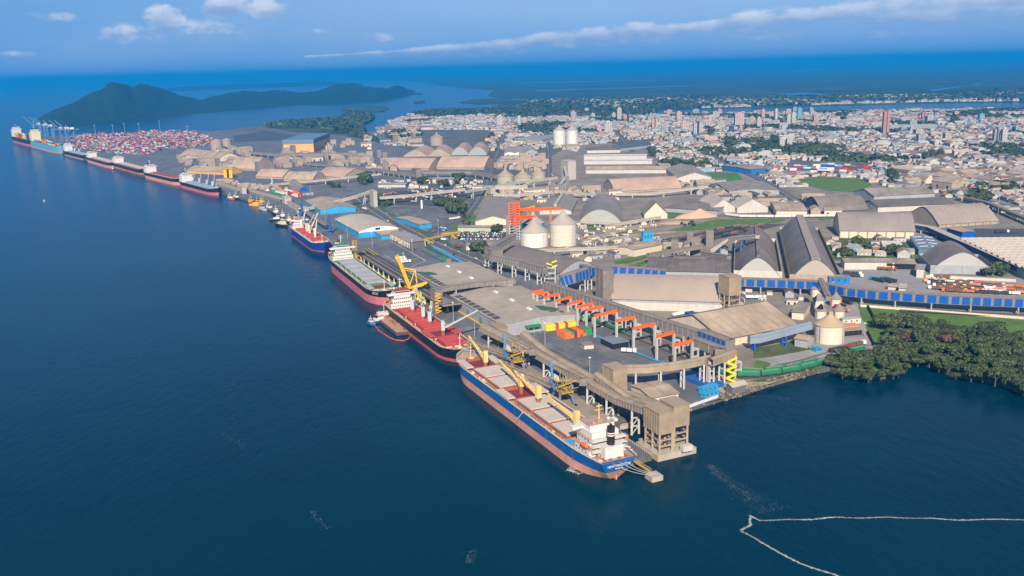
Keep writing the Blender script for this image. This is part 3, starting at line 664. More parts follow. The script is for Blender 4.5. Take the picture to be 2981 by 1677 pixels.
shed_px('white walled pump house with two roof boxes in the truck yard', 'j', (850, 1215), (935, 1225), (865, 1195), 4, 4.3, 'flat', roof=R_PALE, wall=W_WHITE, zpick=3)
shed_px('small cream hut in the truck yard', 'j', (965, 1235), (1035, 1240), (965, 1190), 5, 5.3, 'flat', roof=R_PALE, wall=W_WHITE, zpick=4)
# --- mid distance
for lab, k, p, q, dep, rd, he, rf, wl in [
    ('rose-tan bulk store with end tower, left of the rusty gap', 'h', (105, 520), (538, 528), 75, (320, 395), 4, R_PINK, W_TAN),
    ('rose-tan bulk store with a long ridge, right of the rusty gap', 'h', (622, 518), (1120, 522), 75, (850, 378), 4, R_PINK, W_TAN),
    ('pale tan tent-shaped store near the far grain quay', 'g', (290, 600), (600, 610), 60, (420, 440), 4, R_TAN, W_TAN),
    ('dusty tan store beside the yellow hoppers', 'g', (600, 700), (925, 712), 45, (760, 585), 4, R_PINK, W_TAN),
    ('dusty tan twin-ridged store above the round-roofed blue shed', 'g', (935, 735), (1280, 745), 45, (1110, 615), 4, R_TAN, W_TAN),
    ('rose-tan hipped store right of the twin-ridged store', 'g', (1330, 690), (1660, 712), 70, (1440, 562), 4, R_PINK, W_TAN),
    ('cream bulk store with tall side tower near the container terminal', 'f', (1910, 850), (2300, 910), 55, (2080, 775), 5, R_TAN, W_CREAM),
    ('ochre-fronted curved-roof shed at the far grain quay', 'f', (1970, 1030), (2380, 1050), 45, (2140, 950), 6, R_TAN, M('wall_ochre', (.60, .33, .10), .7, var=.1)),
    ('brown-roofed warehouse with rusty conveyor frame at its end', 'k', (330, 1150), (1045, 1112), 62, (650, 978), 3, R_PINK, W_TAN),
    ('grey-green roofed long warehouse with white eaves line', 'k', (20, 940), (890, 935), 40, (440, 858), 7, R_TAN, W_WHITE),
    ('bright white-roofed warehouse with vents, nearer of two white roofs', 'k', (0, 842), (730, 838), 32, (350, 808), 8, M('roof_white', (.58, .56, .54), .7, var=.08, sc=.1), W_WHITE),
    ('bright white-roofed warehouse with vents, farther of two white roofs', 'k', (0, 790), (670, 785), 30, (320, 745), 8, M('roof_white', (0, 0, 0)), W_WHITE),
    ('dark grey flat shed behind the white-roofed warehouses', 'k', (30, 722), (390, 715), 45, (200, 650), 7, R_DARK, W_WHITE),
    ('dark bluish long shed in the middle of town', 'k', (390, 700), (720, 660), 60, (540, 610), 7, M('roof_slate', (.09, .10, .13), .7, var=.2, sc=.05), W_GREY),
    ('tan warehouse with flat roof opposite the football field', 'k', (820, 905), (930, 900), 30, (870, 830), 9, R_TAN, W_GREY),
    ('blue-walled warehouse with brown roof beside the straight street', 'k', (1790, 950), (2030, 930), 90, (1860, 862), 9, R_GREY, W_BLUE)]:
    eave_shed(lab, k, p, q, dep, rd, he, roof=rf, wall=wl, kind='barn' if he < 6 else 'gable')
for lab, k, p, q, ap, fr_, he, kd, rf, gw in [
    ('domed tan store with rounded gable, left of the two round ones', 'h', (775, 368), (955, 368), (860, 280), (915, 232), 2, 'arch', R_PINK, W_GREY),
    ('domed tan store with rounded gable, right of the two round ones', 'h', (955, 368), (1150, 372), (1052, 278), (1085, 232), 2, 'arch', R_PINK, W_GREY),
    ('tan peaked store with wide foot behind the rose-tan stores', 'h', (275, 385), (520, 385), (370, 310), (470, 262), 2, 'barn', R_PINK, W_TAN),
    ('second tan peaked store behind the rose-tan stores', 'h', (530, 382), (765, 380), (650, 300), (700, 255), 2, 'barn', R_PINK, W_TAN),
    ('white-gabled warehouse beside the green football field', 'k', (1000, 1030), (1370, 1030), (1240, 925), (1090, 828), 8, 'gable', R_GREY, W_WHITE),
    ('grey corrugated shed with roof light bands below the football field', 'k', (1560, 1180), (2080, 1160), (1840, 1100), (1680, 1010), 7, 'gable', R_GREY, W_GREY),
    ('white barrel shed, left of the row of white sheds', 'h', (1338, 385), (1437, 385), (1388, 335), (1395, 272), 8, 'arch', R_LGREY, WHITEP),
    ('white barrel shed, middle of the row of white sheds', 'h', (1440, 385), (1537, 385), (1488, 335), (1490, 272), 8, 'arch', R_LGREY, WHITEP),
    ('grey barrel shed, right of the row of white sheds', 'h', (1542, 385), (1700, 385), (1620, 310), (1600, 270), 6, 'arch', R_LGREY, W_GREY)]:
    ridge_barn(lab, k, p, q, ap, fr_, he, kind=kd, roof=rf, wall=W_WHITE if gw is WHITEP else gw, gablewall=gw)
for lab, k, p, q, r, he, rf, wl in [
    ('blue-trimmed long grey commercial hall in town', 'h', (1425, 215), (1735, 215), (1435, 160), 9, R_LGREY, W_WHITE),
    ('white building with dark ground-floor arcade under the grey gallery', 'h', (575, 620), (785, 625), (580, 598), 8, R_LGREY, W_WHITE),
    ('long cream customs shed row among dark trees', 'h', (0, 680), (290, 678), (0, 660), 5, R_LGREY, W_WHITE),
    ('low pale green long shed at the foot of the tall gabled warehouse', 'i', (120, 520), (680, 525), (150, 500), 6, R_GREY, M('wall_pale_green', (.40, .42, .30), .8, var=.1)),
    ('cream walled low building with trees beside the avenue', 'i', (210, 720), (500, 715), (180, 690), 5, R_GREY, W_CREAM),
    ('blue-walled yard building with white walls inland of the cream curved roof', 'h', (440, 1100), (570, 1085), (390, 1000), 6, R_TAN, W_CYAN),
    ('long low shed over the rail yard scales', 'i', (2010, 760), (2310, 700), (2000, 700), 8, R_TAN, W_CREAM),
    ('white garage building with open bays at the near wharf corner', 'a', (1730, 600), (1955, 560), (1590, 490), 8, R_TAN, W_CREAM),
    ('small flat-roofed grey pump house on the embankment above the water', 'e', (550, 940), (712, 900), (480, 905), 5, R_PALE, M('wall_lead', (.13, .14, .14), .7, var=.1)),
    ('small grey shed at the foot of the big cream silo', 'e', (1300, 350), (1450, 375), (1340, 290), 6, R_TAN, W_GREY),
    ('office building with small roof box next to the tan worn-roofed store', 'd', (1950, 1150), (2060, 1160), (1930, 1050), 6, R_GREY, W_CREAM),
    ('red-ribbed block with orange front between the far rail sheds', 'h', (170, 95), (260, 90), (150, 60), 6, R_PINK, W_CREAM)]:
    sh = shed_px(lab, k, p, q, r, he, he+1.2, 'gable', roof=rf, wall=wl, zpick=he, name='low_building', cat='building', doors=0)
# orange-walled store with blue-grey top
O, u, w, l, d = rect_on(Z('g', 935, 395, LZ), Z('g', 1300, 385, LZ), Z('g', 1240, 300, LZ))
t = thing('bulk_store', 'tall store with bright orange ribbed walls and slate blue top', 'storage shed', (O.x, O.y, LZ)); hz = hgt(O, Zx('g', 935, 290)[1]); hb_ = hgt(O, Zx('g', 935, 240)[1])
MB().prism([O, O+u*l, O+u*l+w*d, O+w*d], LZ, hz).build('wall', M('wall_orange', (.75, .38, .13), .6, var=.1, stripe=(tuple(u), 5, .4, .12)), t)
MB().prism([O-u-w, O+u*(l+1)-w, O+u*(l+1)+w*(d+1), O-u+w*(d+1)], hz, hb_).build('upper_storey', M('cladding_slate', (.12, .19, .27), .6, var=.1), t)
# --- silos
def sil(label, k, x0, x1, yb, yt, ya, mat, roofm, **kw):
    c = Z(k, (x0+x1)/2, yb, LZ); r = (Z(k, x1, yb, LZ)-Z(k, x0, yb, LZ)).length/2; c = c+Vector((c.x, c.y, 0)).normalized()*r*.9
    h = hgt(c, Zx(k, 0, yt)[1])-LZ; a = hgt(c, Zx(k, 0, ya)[1])-LZ
    return silo(label, c, r, h-r*.0, max(2, a-h), mat, roofm, **kw)
S_W = M('silo_white', (.62, .60, .55), .6, var=.1, sc=.05, dirt=((.48, .44, .38), .4), stretch=(1, 1, .4)); S_C = M('silo_cream', (.58, .52, .42), .65, var=.1, sc=.05, dirt=((.46, .38, .28), .45), stretch=(1, 1, .3)); S_G = M('silo_greenish', (.36, .34, .25), .7, var=.12, sc=.05)
RC = M('silo_roof', (.36, .31, .26), .7, var=.12, sc=.1)
sil('big white silo with cone roof beside the orange bucket tower', 'h', 1508, 1797, 1345, 1168, 1050, S_W, RC)
sil('tallest cream silo with cone roof, right of the white silo', 'h', 1815, 2097, 1335, 1082, 965, S_C, RC, bands=6)
sil('blue-banded silo half hidden behind the white silo', 'h', 1520, 1760, 1190, 1075, 985, W_CYAN, RC)
sil('pale twin silo over the town, left one', 'h', 1852, 1980, 275, 105, 62, S_W, RC, bands=8, group='twin silos over the town')
sil('pale twin silo over the town, right one', 'h', 1988, 2110, 275, 105, 60, S_W, RC, bands=8, group='twin silos over the town')
sil('squat olive silo, left of three by the galleries', 'h', 1258, 1435, 670, 585, 522, S_G, R_TAN, bands=1)
sil('squat olive silo, middle of three by the galleries', 'h', 1432, 1628, 675, 600, 530, S_G, R_TAN, bands=1)
sil('squat olive silo, right of three by the galleries', 'h', 1622, 1768, 635, 568, 502, S_G, R_TAN, bands=1)
sil('dusty tan silo standing above the domed stores', 'h', 560, 690, 268, 180, 145, W_TAN, R_TAN, bands=3)
sil('large cream silo with tan cone at the rail loop', 'e', 1528, 1885, 432, 175, 55, S_C, M('silo_roof_tan', (.40, .30, .19), .8, var=.1, sc=.1), bands=2)
for i, (x, y) in enumerate([(2170, 1195), (2340, 1195), (2150, 1095), (2310, 1085), (2128, 990), (2280, 985)]):
    sil(['cone-roofed grey silo, %s' % s for s in ('front left of the six', 'front right of the six with yellow platform', 'middle left of the six', 'middle right of the six', 'back left of the six', 'back right of the six')][i], 'd', x-8, x+100, y+25, y-60, y-120, S_C, R_GREY, bands=2, group='six cone-roofed silos by the rail loop', cap=False)
for i, (x0, x1, yb, yt, ya) in enumerate([(2238, 2345, 790, 690, 668), (2350, 2440, 770, 680, 660)]): sil(['tan concrete silo near the container terminal, left', 'brown concrete silo near the container terminal, right'][i], 'f', x0, x1, yb, yt, ya, W_TAN, W_TAN, bands=1, cap=False)
# ---------------------------------------------------------------- ships
HBLACK = M('hull_black', (.012, .014, .022), .5, var=.2, sc=.15, dirt=((.12, .05, .03), .45), stretch=(1, 1, .12)); HBLUE = M('hull_blue', (.008, .10, .33), .45, var=.1, sc=.08, dirt=((.05, .12, .16), .55), stretch=(1, 1, .12))
HNAVY = M('hull_royal_blue', (.01, .04, .28), .45, var=.1, sc=.12, dirt=((.08, .06, .12), .4), stretch=(1, 1, .12))
APINK = M('antifouling_pink', (.58, .27, .20), .7, var=.14, sc=.12, dirt=((.42, .19, .12), .5), stretch=(1, 1, .2)); ARED = M('antifouling_red', (.44, .10, .085), .65, var=.2, sc=.15, dirt=((.30, .12, .08), .6), stretch=(1, 1, .15)); AROSE = M('antifouling_rose', (.47, .14, .15), .65, var=.15, sc=.12, dirt=((.5, .24, .22), .6), stretch=(1, 1, .15))
HLBLUE = M('hull_light_blue', (.13, .36, .48), .5, var=.1)
DKTAN = M('deck_dusty_brown', (.37, .24, .18), .85, var=.2, sc=.2, dirt=((.45, .36, .29), .7)); DKGREEN = M('deck_green', (.05, .18, .09), .8, var=.25, sc=.2, dirt=((.30, .24, .18), .5)); DKRED = M('deck_red', (.34, .055, .045), .8, var=.25, sc=.2); DKGREY = M('deck_grey', (.30, .33, .36), .8, var=.15, sc=.1)
HCTAN = M('hatch_dusty', (.50, .43, .36), .8, var=.12, sc=.15, dirt=((.40, .31, .25), .5)); HCGREY = M('hatch_grey', (.34, .35, .35), .7, var=.15, sc=.12, dirt=((.44, .37, .30), .5)); HCRED = M('hatch_red', (.50, .065, .045), .65, var=.15, sc=.15)
HCDRED = M('hatch_dark_red', (.28, .07, .06), .7, var=.2, sc=.1, dirt=((.4, .22, .18), .5)); HOLDM = M('hold_maroon', (.20, .03, .03), .7, var=.3, sc=.1)
SHW = M('ship_white', (.62, .60, .56), .5, var=.07, sc=.3, dirt=((.50, .36, .22), .35), stretch=(1, 1, .3)); SHC = M('crane_cream', (.74, .50, .18), .55, var=.12, sc=.3); SHG = M('crane_grey', (.40, .43, .46), .5, var=.1, sc=.3); CRC = M('crane_ivory', (.66, .58, .42), .55, var=.1)
RAIL = M('railing_paint', (.60, .50, .36), .6, var=0); LIFE = M('lifeboat_orange', (.75, .13, .02), .5, var=.05); FUNB = M('funnel_black', (.02, .02, .03), .5, var=.1); BARR = M('crimson_band', (.5, .01, .05), .5, var=0); BROWNP = M('brown_pedestal', (.30, .10, .06), .7, var=.15)
TEXTM = M('lettering_white', (.75, .75, .7), .6, var=0)
def ship(label, stern, bow, B, D, zb, top, foul, deck, nh, hm, openh=(), cranes=(), castle=SHW, ch=16, fun=(FUNB,), detail=2, cargo=None, name='bulk_carrier', cat='cargo ship', group=None, h0=.2, h1=.9, mast=SHC, cdx=1.0):
    """stern, bow: centre-line points. Local frame: x forward, y to port, z up, origin at the stern on the water."""
    t = thing(name, label, cat, (0, 0, 0), 0, group); L_ = (Vector(bow)-Vector(stern)).length; NS = 40
    def hb(x, lev):          # half breadth: lev 0 bottom, 1 waterline, 2 boot top, 3 deck
        v = x/L_; a = 1.0
        if v > .82: k = min(1, (v-.82)/.18); a = (1-k**(2.0+lev*.5))**(.9 if lev < 3 else .62)
        if v < .16: k = (.16-v)/.16; a = min(a, 1-(k**2.0)*(.92, .80, .48, .22)[lev])
        return B/2*max(a, .012)
    def sh(x): v = x/L_; return D+(max(0, v-.9)/.1)**1.5*2.2+(max(0, .12-v)/.12)*.6
    def xs(x, lev):          # rake of stem and stern
        v = x/L_; return x+(max(0, v-.93)/.07)*(-1.5, 0, .8, 4)[lev]*1.0+(max(0, .07-v)/.07)*(7, 4.5, 1.5, 0)[lev]
    rp, rs = [], []
    for i in range(NS+1):
        x = L_*i/NS; c = []
        for lev, z in ((0, -3), (1, 0), (2, zb), (3, sh(x))): c.append((xs(x, lev), hb(x, lev), z))
        rp.append([Vector(p) for p in c]); rs.append([Vector((a, -b, z)) for a, b, z in c])
    h = MB()
    for lv in range(3):
        mi = 0 if lv < 2 else 1
        h.loft([[r[lv], r[lv+1]] for r in rp][::-1], mi); h.loft([[r[lv], r[lv+1]] for r in rs], mi)
        a, b = rp[0], rs[0]; h.add([a[lv], b[lv], b[lv+1], a[lv+1]], [(0, 3, 2, 1)], mi); a, b = rp[-1], rs[-1]; h.add([a[lv], b[lv], b[lv+1], a[lv+1]], [(0, 1, 2, 3)], mi)
    h.build('hull', [foul, top], t, smooth=False)
    dk = MB(); dk.loft([[Vector((r[3].x, r[3].y-.25, r[3].z-.9)), Vector((s[3].x, s[3].y+.25, s[3].z-.9))] for r, s in zip(rp, rs)][::-1][::-1]); dk.build('deck', deck, t)
    if detail > 1:
        rl = MB()
        for R_ in (rp, rs):
            for a, b in zip(R_, R_[1:]):
                rl.beam(a[3]+Vector((0, 0, .9)), b[3]+Vector((0, 0, .9)), .18, .18); rl.beam(a[3], a[3]+Vector((0, 0, 1)), .15, .15, up=(1, 0, 0))
                rl.beam(a[3]+Vector((0, 0, .05)), b[3]+Vector((0, 0, .05)), .5, .25)
        rl.build('railing', RAIL, t)
    dz = D-.9
    x0, x1 = L_*h0, L_*h1; st = (x1-x0)/nh
    for i in range(nh):
        xa, xb = x0+st*i+st*.12, x0+st*(i+1)-st*.06; xm = (xa+xb)/2; w = B*.68*min(1, hb(xb, 3)*2/B+.02)
        if cargo: continue
        b = MB()
        for sg in (-1, 1): b.beam((xa, sg*w/2, dz+.9), (xb, sg*w/2, dz+.9), .4, 1.9); b.beam(((xa, xb)[sg > 0], -w/2, dz+.9), ((xa, xb)[sg > 0], w/2, dz+.9), .4, 1.9)
        b.build('hatch_coaming', BROWNP if hm is HCTAN else deck, t)
        if i in openh:
            MB().box((xm, 0, dz+.05), xb-xa-.6, w-.6, .4).build('open_hold', HOLDM, t)
            for sg in (-1, 1):
                MB().box((xm, sg*(w*.5+B*.085), dz+1.95), xb-xa, B*.2, .7).build('hatch_cover', hm, t)
        else:
            for sg in (-1, 1): MB().box((xm, sg*(w*.255), dz+1.9), xb-xa+.4, w*.5, .7).build('hatch_cover', hm, t)
        if detail > 1:
            b = MB(); b.beam((xb+st*.09, -B*.36, dz+.8), (xb+st*.09, B*.36, dz+.8), .8, .8)
            for q in range(5): b.box((xa+(xb-xa)*(q+.5)/5, B*.40, dz), .8, .5, .8); b.box((xa+(xb-xa)*(q+.5)/5, -B*.40, dz), .8, .5, .8)
            b.beam((xa, B*.43, dz+.4), (xb, B*.43, dz+.4), .3, .3); b.build('deck_pipe', BROWNP if hm is HCTAN else RAIL, t)
    if cargo:
        k = 0
        for i in range(nh):
            for j in range(5):
                hh = 2.5*random.randint(*cargo); o = MB().box((x0+st*(i+.5), (j-2)*B*.175, dz+1), st*.86, B*.165, hh).build('container_stack', random.choice(CONT), t)
    # accommodation block
    c0, c1 = L_*.055, L_*.055+max(12, L_*.075); cm = (c0+c1)/2; CW = B*.82
    tiers = ((0, .27, 1.0, 0), (.27, .52, .86, 1.2), (.52, .72, .72, 2.2)) if detail > 1 else ((0, .72, 1, 0),)
    sm = MB(); dm = MB()
    for q0, q1, kw_, bk in tiers:
        sm.prism([(c0+bk, -CW/2*kw_), (c1, -CW/2*kw_), (c1, CW/2*kw_), (c0+bk, CW/2*kw_)], dz+ch*q0, dz+ch*q1)
        if q0: dm.prism([(c0+bk-2.6, -CW/2*kw_-1.7), (c1+.1, -CW/2*kw_-1.7), (c1+.1, CW/2*kw_+1.7), (c0+bk-2.6, CW/2*kw_+1.7)], dz+ch*q0-.02, dz+ch*q0+.2, bottom=True)
    sm.build('superstructure', castle, t)
    if dm.v:
        dm.build('bridge_deck', deck, t); rl = MB()
        for q0, q1, kw_, bk in tiers[1:]:
            for sg in (-1, 1): rl.beam((c0+bk-2.6, sg*(CW/2*kw_+1.6), dz+ch*q0+1.2), (c1, sg*(CW/2*kw_+1.6), dz+ch*q0+1.2), .14, .14); [rl.beam((c0+bk-2.6+(c1-c0+2.6-bk)*i/6, sg*(CW/2*kw_+1.6), dz+ch*q0), (c0+bk-2.6+(c1-c0+2.6-bk)*i/6, sg*(CW/2*kw_+1.6), dz+ch*q0+1.2), .12, .12, up=(1, 0, 0)) for i in range(7)]
            rl.beam((c0+bk-2.6, -CW/2*kw_-1.6, dz+ch*q0+1.2), (c0+bk-2.6, CW/2*kw_+1.6, dz+ch*q0+1.2), .14, .14)
        rl.build('stair_rail', RAIL, t)
    bw_ = .33 if detail > 1 else .4; wh = MB(); wh.prism([(c0+(c1-c0)*.35, -CW*bw_), (c1+.8, -CW*bw_), (c1+.8, CW*bw_), (c0+(c1-c0)*.35, CW*bw_)], dz+ch*.72, dz+ch*.92); br = wh.build('bridge', castle, t)
    if detail > 1:
        tm = MB(); tm.prism([(c0+(c1-c0)*.35-.4, -CW*bw_-.4), (c1+1.1, -CW*bw_-.4), (c1+1.1, CW*bw_+.4), (c0+(c1-c0)*.35-.4, CW*bw_+.4)], dz+ch*.92, dz+ch*.935, bottom=True); tm.box((cm+1, 0, dz+ch*.93), 3, 3, 1.4); tm.box((cm-1, 4.5, dz+ch*.93), 1.6, 1.6, 1.1); tm.build('monkey_island', deck, br); MB().lathe((cm, -5, dz+ch*.94), [(.6, 0), (.9, .6), (.8, 1.3), (.05, 1.7)], 8).build('radar_dome', castle, br)
    MB().box(((c1-1.2), 0, dz+ch*.72-.35), 3.6, B*1.02, 1.3).build('bridge_wing', castle, t)
    MB().beam((c1+.88, -CW*bw_*.95, dz+ch*.85), (c1+.88, CW*bw_*.95, dz+ch*.85), .12, 1.1).build('window', GLAS, br)
    if detail:
        w_ = MB()
        for fl in range(max(2, int(ch*.72/3))):
            kw_ = 1 if fl*2.9+2 < ch*.27 or detail < 2 else .86 if fl*2.9+2 < ch*.52 else .72
            for q in range(9):
                y = (q-4)*CW*.1*kw_; w_.beam((c1+.07, y-.45, dz+2+fl*2.9), (c1+.07, y+.45, dz+2+fl*2.9), .12, .8); xx = c0-.07+(0 if kw_ == 1 else 1.2 if kw_ == .86 else 2.2); w_.beam((xx, y-.45, dz+2+fl*2.9), (xx, y+.45, dz+2+fl*2.9), .12, .8)
            for q in range(4):
                for sg in (-1, 1): x = c0+(c1-c0)*(q+1)/4.6; w_.beam((x-.4, sg*(CW/2*kw_+.06), dz+2+fl*2.9), (x+.4, sg*(CW/2*kw_+.06), dz+2+fl*2.9), .12, .8)
        w_.each('window', GLAS, t)
        b = MB()
        for fl in range(1, 4):
            b.box((cm-(c1-c0)*.55, 0, dz+fl*ch*.18), 3.5, CW*.95, .25)
            for sg in (-1, 1): b.beam((c0-4, sg*CW*.47, dz+fl*ch*.18+1), (c0, sg*CW*.47, dz+fl*ch*.18+1), .12, .12)
        b.build('stern_gallery', castle, t)
    fx = c0-3.2; fh = ch*.98
    f = MB(); f.box((fx, 0, dz), 6.5, CW*.5, ch*.42); f.build('engine_casing', castle, t)
    fr = 2.0 if B > 20 else 1.4
    bands = [(0, .52, fun[0])]+([(.52, .57, TEXTM), (.57, .65, fun[1]), (.65, .70, TEXTM), (.70, 1, fun[0])] if len(fun) > 1 else [(.52, .9, fun[0]), (.9, 1, FUNB)])
    fo = MB(); ms = []
    for i, (a, b, mm) in enumerate(bands):
        fo.cyl((fx, 0, dz+ch*.40+fh*.62*a), (fx, 0, dz+ch*.40+fh*.62*b), fr, fr, 14, i, cap=True); ms.append(mm)
    fu = fo.build('funnel', ms, t)
    b = MB(); [b.cyl((fx+q, 0, dz+ch*.4+fh*.6), (fx+q, 0, dz+ch*.4+fh*.62+1.6), .3, .3, 6) for q in (-.9, 0, .9)]; b.build('exhaust_pipe', FUNB, fu)
    b = MB(); b.cyl((cm+1, 0, dz+ch), (cm+1, 0, dz+ch+8.5), .35, .2, 6); b.beam((cm+1, -2.5, dz+ch+5), (cm+1, 2.5, dz+ch+5), .25, .25); b.beam((cm+1, -1.6, dz+ch+7), (cm+1, 1.6, dz+ch+7), .3, .5); b.build('radar_mast', mast, t)
    b = MB(); b.cyl((L_*.955, 0, dz), (L_*.955, 0, dz+11), .35, .22, 6); b.beam((L_*.955, -1.4, dz+8), (L_*.955, 1.4, dz+8), .25, .25); b.box((L_*.955, 0, dz), 3, 3, 1.2); b.build('foremast', mast, t)
    if detail > 0:
        b = MB(); [b.box((L_*.93+q*3, y, dz), 2, 1.6, 1.3) for q in (0, 1) for y in (-3.5, 3.5)]; b.each('winch', BROWNP, t)
        b = MB(); [b.box((3+q*2.2, y, dz), 1.2, 1.8, 1.2) for q in (0, 1) for y in (-6, -2, 3, 6.5)]; b.each('winch', BROWNP, t)
        for sg in (-1, 1):
            b = MB(); b.lathe((0, 0, 0), [(.1, -3.6), (1.1, -2.6), (1.35, 0), (1.1, 2.6), (.1, 3.6)], 10); b.v = [(c0+3+z, sg*(CW/2+1.0)+y, dz+6.2+x*.9) for x, y, z in b.v]; b.build('lifeboat', LIFE, t)
            b = MB(); [b.beam((c0+q, sg*CW/2, dz+7), (c0+q, sg*(CW/2+1.6), dz+7), .3, .3) for q in (.5, 5.5)]; b.build('davit', castle, t)
    for (v, jl, az_, el_, cm_, pm) in cranes:
        x = L_*v; b = MB(); b.cyl((x, 0, dz), (x, 0, dz+5), 1.35, 1.35, 12); p = b.build('crane_pedestal', pm, t)
        b = MB(); b.box((x, 0, dz+5), 2.7, 2.7, 6.6, radians(az_)); b.box((x, 0, dz+11.6), 1.8, 2.9, .8, radians(az_)); c = b.build('crane_house', cm_, t)
        d = Vector((cos(radians(az_))*cos(radians(el_)), sin(radians(az_))*cos(radians(el_)), sin(radians(el_)))); s = Vector((-sin(radians(az_)), cos(radians(az_)), 0)); o = Vector((x, 0, dz+7))+Vector((d.x, d.y, 0)).normalized()*1.6
        b = MB(); b.beam(o+s*.9, o+d*jl+s*.3, .5, .9); b.beam(o-s*.9, o+d*jl-s*.3, .5, .9); [b.beam(o+d*jl*q/7+s*(.9-.6*q/7), o+d*jl*q/7-s*(.9-.6*q/7), .3, .5) for q in range(1, 8)]; b.build('jib', cm_, c)
        b = MB(); b.beam(o+Vector((0, 0, 4.6))-d*.6, o+d*jl, .1, .1); b.build('cable', FUNB, c)
    if detail > 0: MB().prism([(2.2, -.35), (6, -.35), (6, .35), (2.2, .35)], -2, 2.2).build('rudder', foul, t)
    t.location = Vector(stern); t.rotation_euler = (0, 0, atan2(bow[1]-stern[1], bow[0]-stern[0])); return t, L_
def lettering(parent, text, loc, rot, size, name='name_lettering'):
    cu = bpy.data.curves.new(name, 'FONT'); cu.body = text; cu.size = size; cu.extrude = .04; cu.align_x = 'CENTER'; cu.materials.append(TEXTM)
    tmp = bpy.data.objects.new('tmp', cu); me = bpy.data.meshes.new_from_object(tmp); bpy.data.objects.remove(tmp)
    o = bpy.data.objects.new(name, me); COL.objects.link(o); o.parent = parent; o.location = loc; o.rotation_euler = rot; return o
cc = lambda v, az_, el_=12, m=SHC, jl=27: (v, jl, az_, el_, m, BROWNP)
t, L_ = ship('long blue and pink bulk carrier with four cream cranes, moored at the pier end', Q(965, -30.5), Q(766, -31), 26, 11, 4.9, HBLUE, APINK, DKTAN, 7, HCTAN, openh=(3, 6), cranes=[cc(.215, 6), cc(.445, 4, 14), cc(.56, 3, 14), cc(.83, 0, 18)], fun=(FUNB, BARR), ch=16, h0=.175, h1=.93)
lettering(t, 'NEW KINGSTON', (-.12, 0, 8.0), (radians(90), 0, radians(-90)), 1.7); lettering(t, 'PANAMA', (-.12, 0, 6.6), (radians(90), 0, radians(-90)), 1.1)
b = MB(); R_ = random.Random(8)
for i in range(60): x = R_.uniform(2, L_*.055+22) if i < 40 else R_.uniform(L_*.2, L_*.95); y = R_.uniform(-10, 10) if i < 40 else R_.choice((-11, 11)); b.box((x, y, 10.1), R_.uniform(.5, 2), R_.uniform(.4, 1.4), R_.uniform(.4, 2.2), R_.random()*3, R_.choice((0, 0, 1, 2)))
b.each('deck_gear', [BROWNP, SHC, SHW], t)
b = MB()
for q in (.12, .27, .47, .69, .86):
    for sg in (-1,): b.beam((L_*q, 13.06, 4.5), (L_*q, 13.06, 10.8), .5, .12, up=(0, 1, 0))
b.each('side_mark', M('mark_stain', (.10, .10, .09), .8, var=.3), t)
b = MB(); b.beam((L_*.41, 13.6, 10.8), (L_*.46, 13.6, 1.8), .9, .3, up=(0, 1, 0)); b.build('gangway', SHG, t)
MB().box((L_*.16, 9.3, 10.3), 5, 3, 1.2, .4).build('tarpaulin', W_CYAN, t)
t, L2 = ship('black and pink bulk carrier with green deck and grey hatches, bow near the yellow loader', Q(378, -20), Q(568, -25), 26, 12.5, 7.4, HBLACK, AROSE, DKGREEN, 7, HCGREY, openh=(6,), fun=(YELL,), ch=17, h0=.17, h1=.93, mast=SHW)
b = MB()
for i, (a, w) in enumerate([(.962, 2.5), (.962, 1.2)]):
    for j in range(6):
        x = L2*.945+j*1.1; y = -(13*(1-((x/L2-.82)/.18)**3.5)**.62)-.15
        b.box((x+1.2, y+.1, 11.2-i*1.3), .7, .16, .8, -.6)
b.build('name_lettering', TEXTM, t)
t, L3 = ship('red-decked bulk carrier with white bridge and grey cranes beside the barge', Q(592, -25.5), Q(752, -27), 24, 9.5, 2.6, HBLACK, ARED, DKRED, 5, HCRED, openh=(3,), cranes=[cc(.3, 150, 35, SHG, 22), cc(.46, 165, 30, SHG, 24), cc(.56, 155, 25, SHG, 20), cc(.74, 75, 25, SHG, 27)], fun=(W_CYAN,), ch=16, mast=SHW, h0=.19, h1=.92)
b = MB(); b.lathe((L3*.22, 2, 10.85), [(3.2, 0), (4, 0), (4, .06), (3.2, .06)], 24); b.build('helicopter_mark', M('mark_olive', (.35, .38, .12), .8, var=0), t)
def ship_px(label, k, s, b, B, D, zb, *a, **kw):
    p, q = Z(k, *s, z=0), Z(k, *b, z=0); d = (q-p).normalized(); n = Vector((-d.y, d.x, 0)); return ship(label, p+n*B/2, q+n*B/2, B, D, zb, *a, **kw)
ci = lambda v, az_, el_=35, m=CRC, jl=24: (v, jl, az_, el_, m, m)
t, _ = ship('royal blue bulk carrier with red hatches and crossed ivory cranes by the tugboats', Q(140, -13), Q(290, -14), 22, 10, 1.6, HNAVY, ARED, DKTAN, 4, HCRED, cranes=[ci(.22, 150, 40), ci(.42, 20, 45), ci(.52, 130, 45), ci(.72, 160, 30)], fun=(YELL,), ch=14, detail=2, mast=CRC)
cs_ = lambda v, az_, el_, m=SHG: (v, 18, az_, el_, m, M('crane_blue', (.05, .35, .6), .5, var=0))
kw = dict(detail=0, h0=.2, h1=.9)
ship_px('black bulk carrier with raised grey-blue cranes, nearest of the far grain quay ships', 'f', (1870, 1172), (2235, 1272), 24, 11, 5, HBLACK, AROSE, DKGREY, 5, DKGREY, cranes=[cs_(.3, 60, 70), cs_(.5, 30, 75), cs_(.7, 90, 78), cs_(.86, 60, 78)], ch=17, mast=SHW, fun=(SHW,), **kw)
ship_px('black bulk carrier with dark red hatch covers at the far grain quay', 'f', (1495, 1075), (1860, 1165), 25, 12, 6, HBLACK, APINK, DKTAN, 7, HCDRED, ch=17, mast=SHW, fun=(FUNB,), **kw)
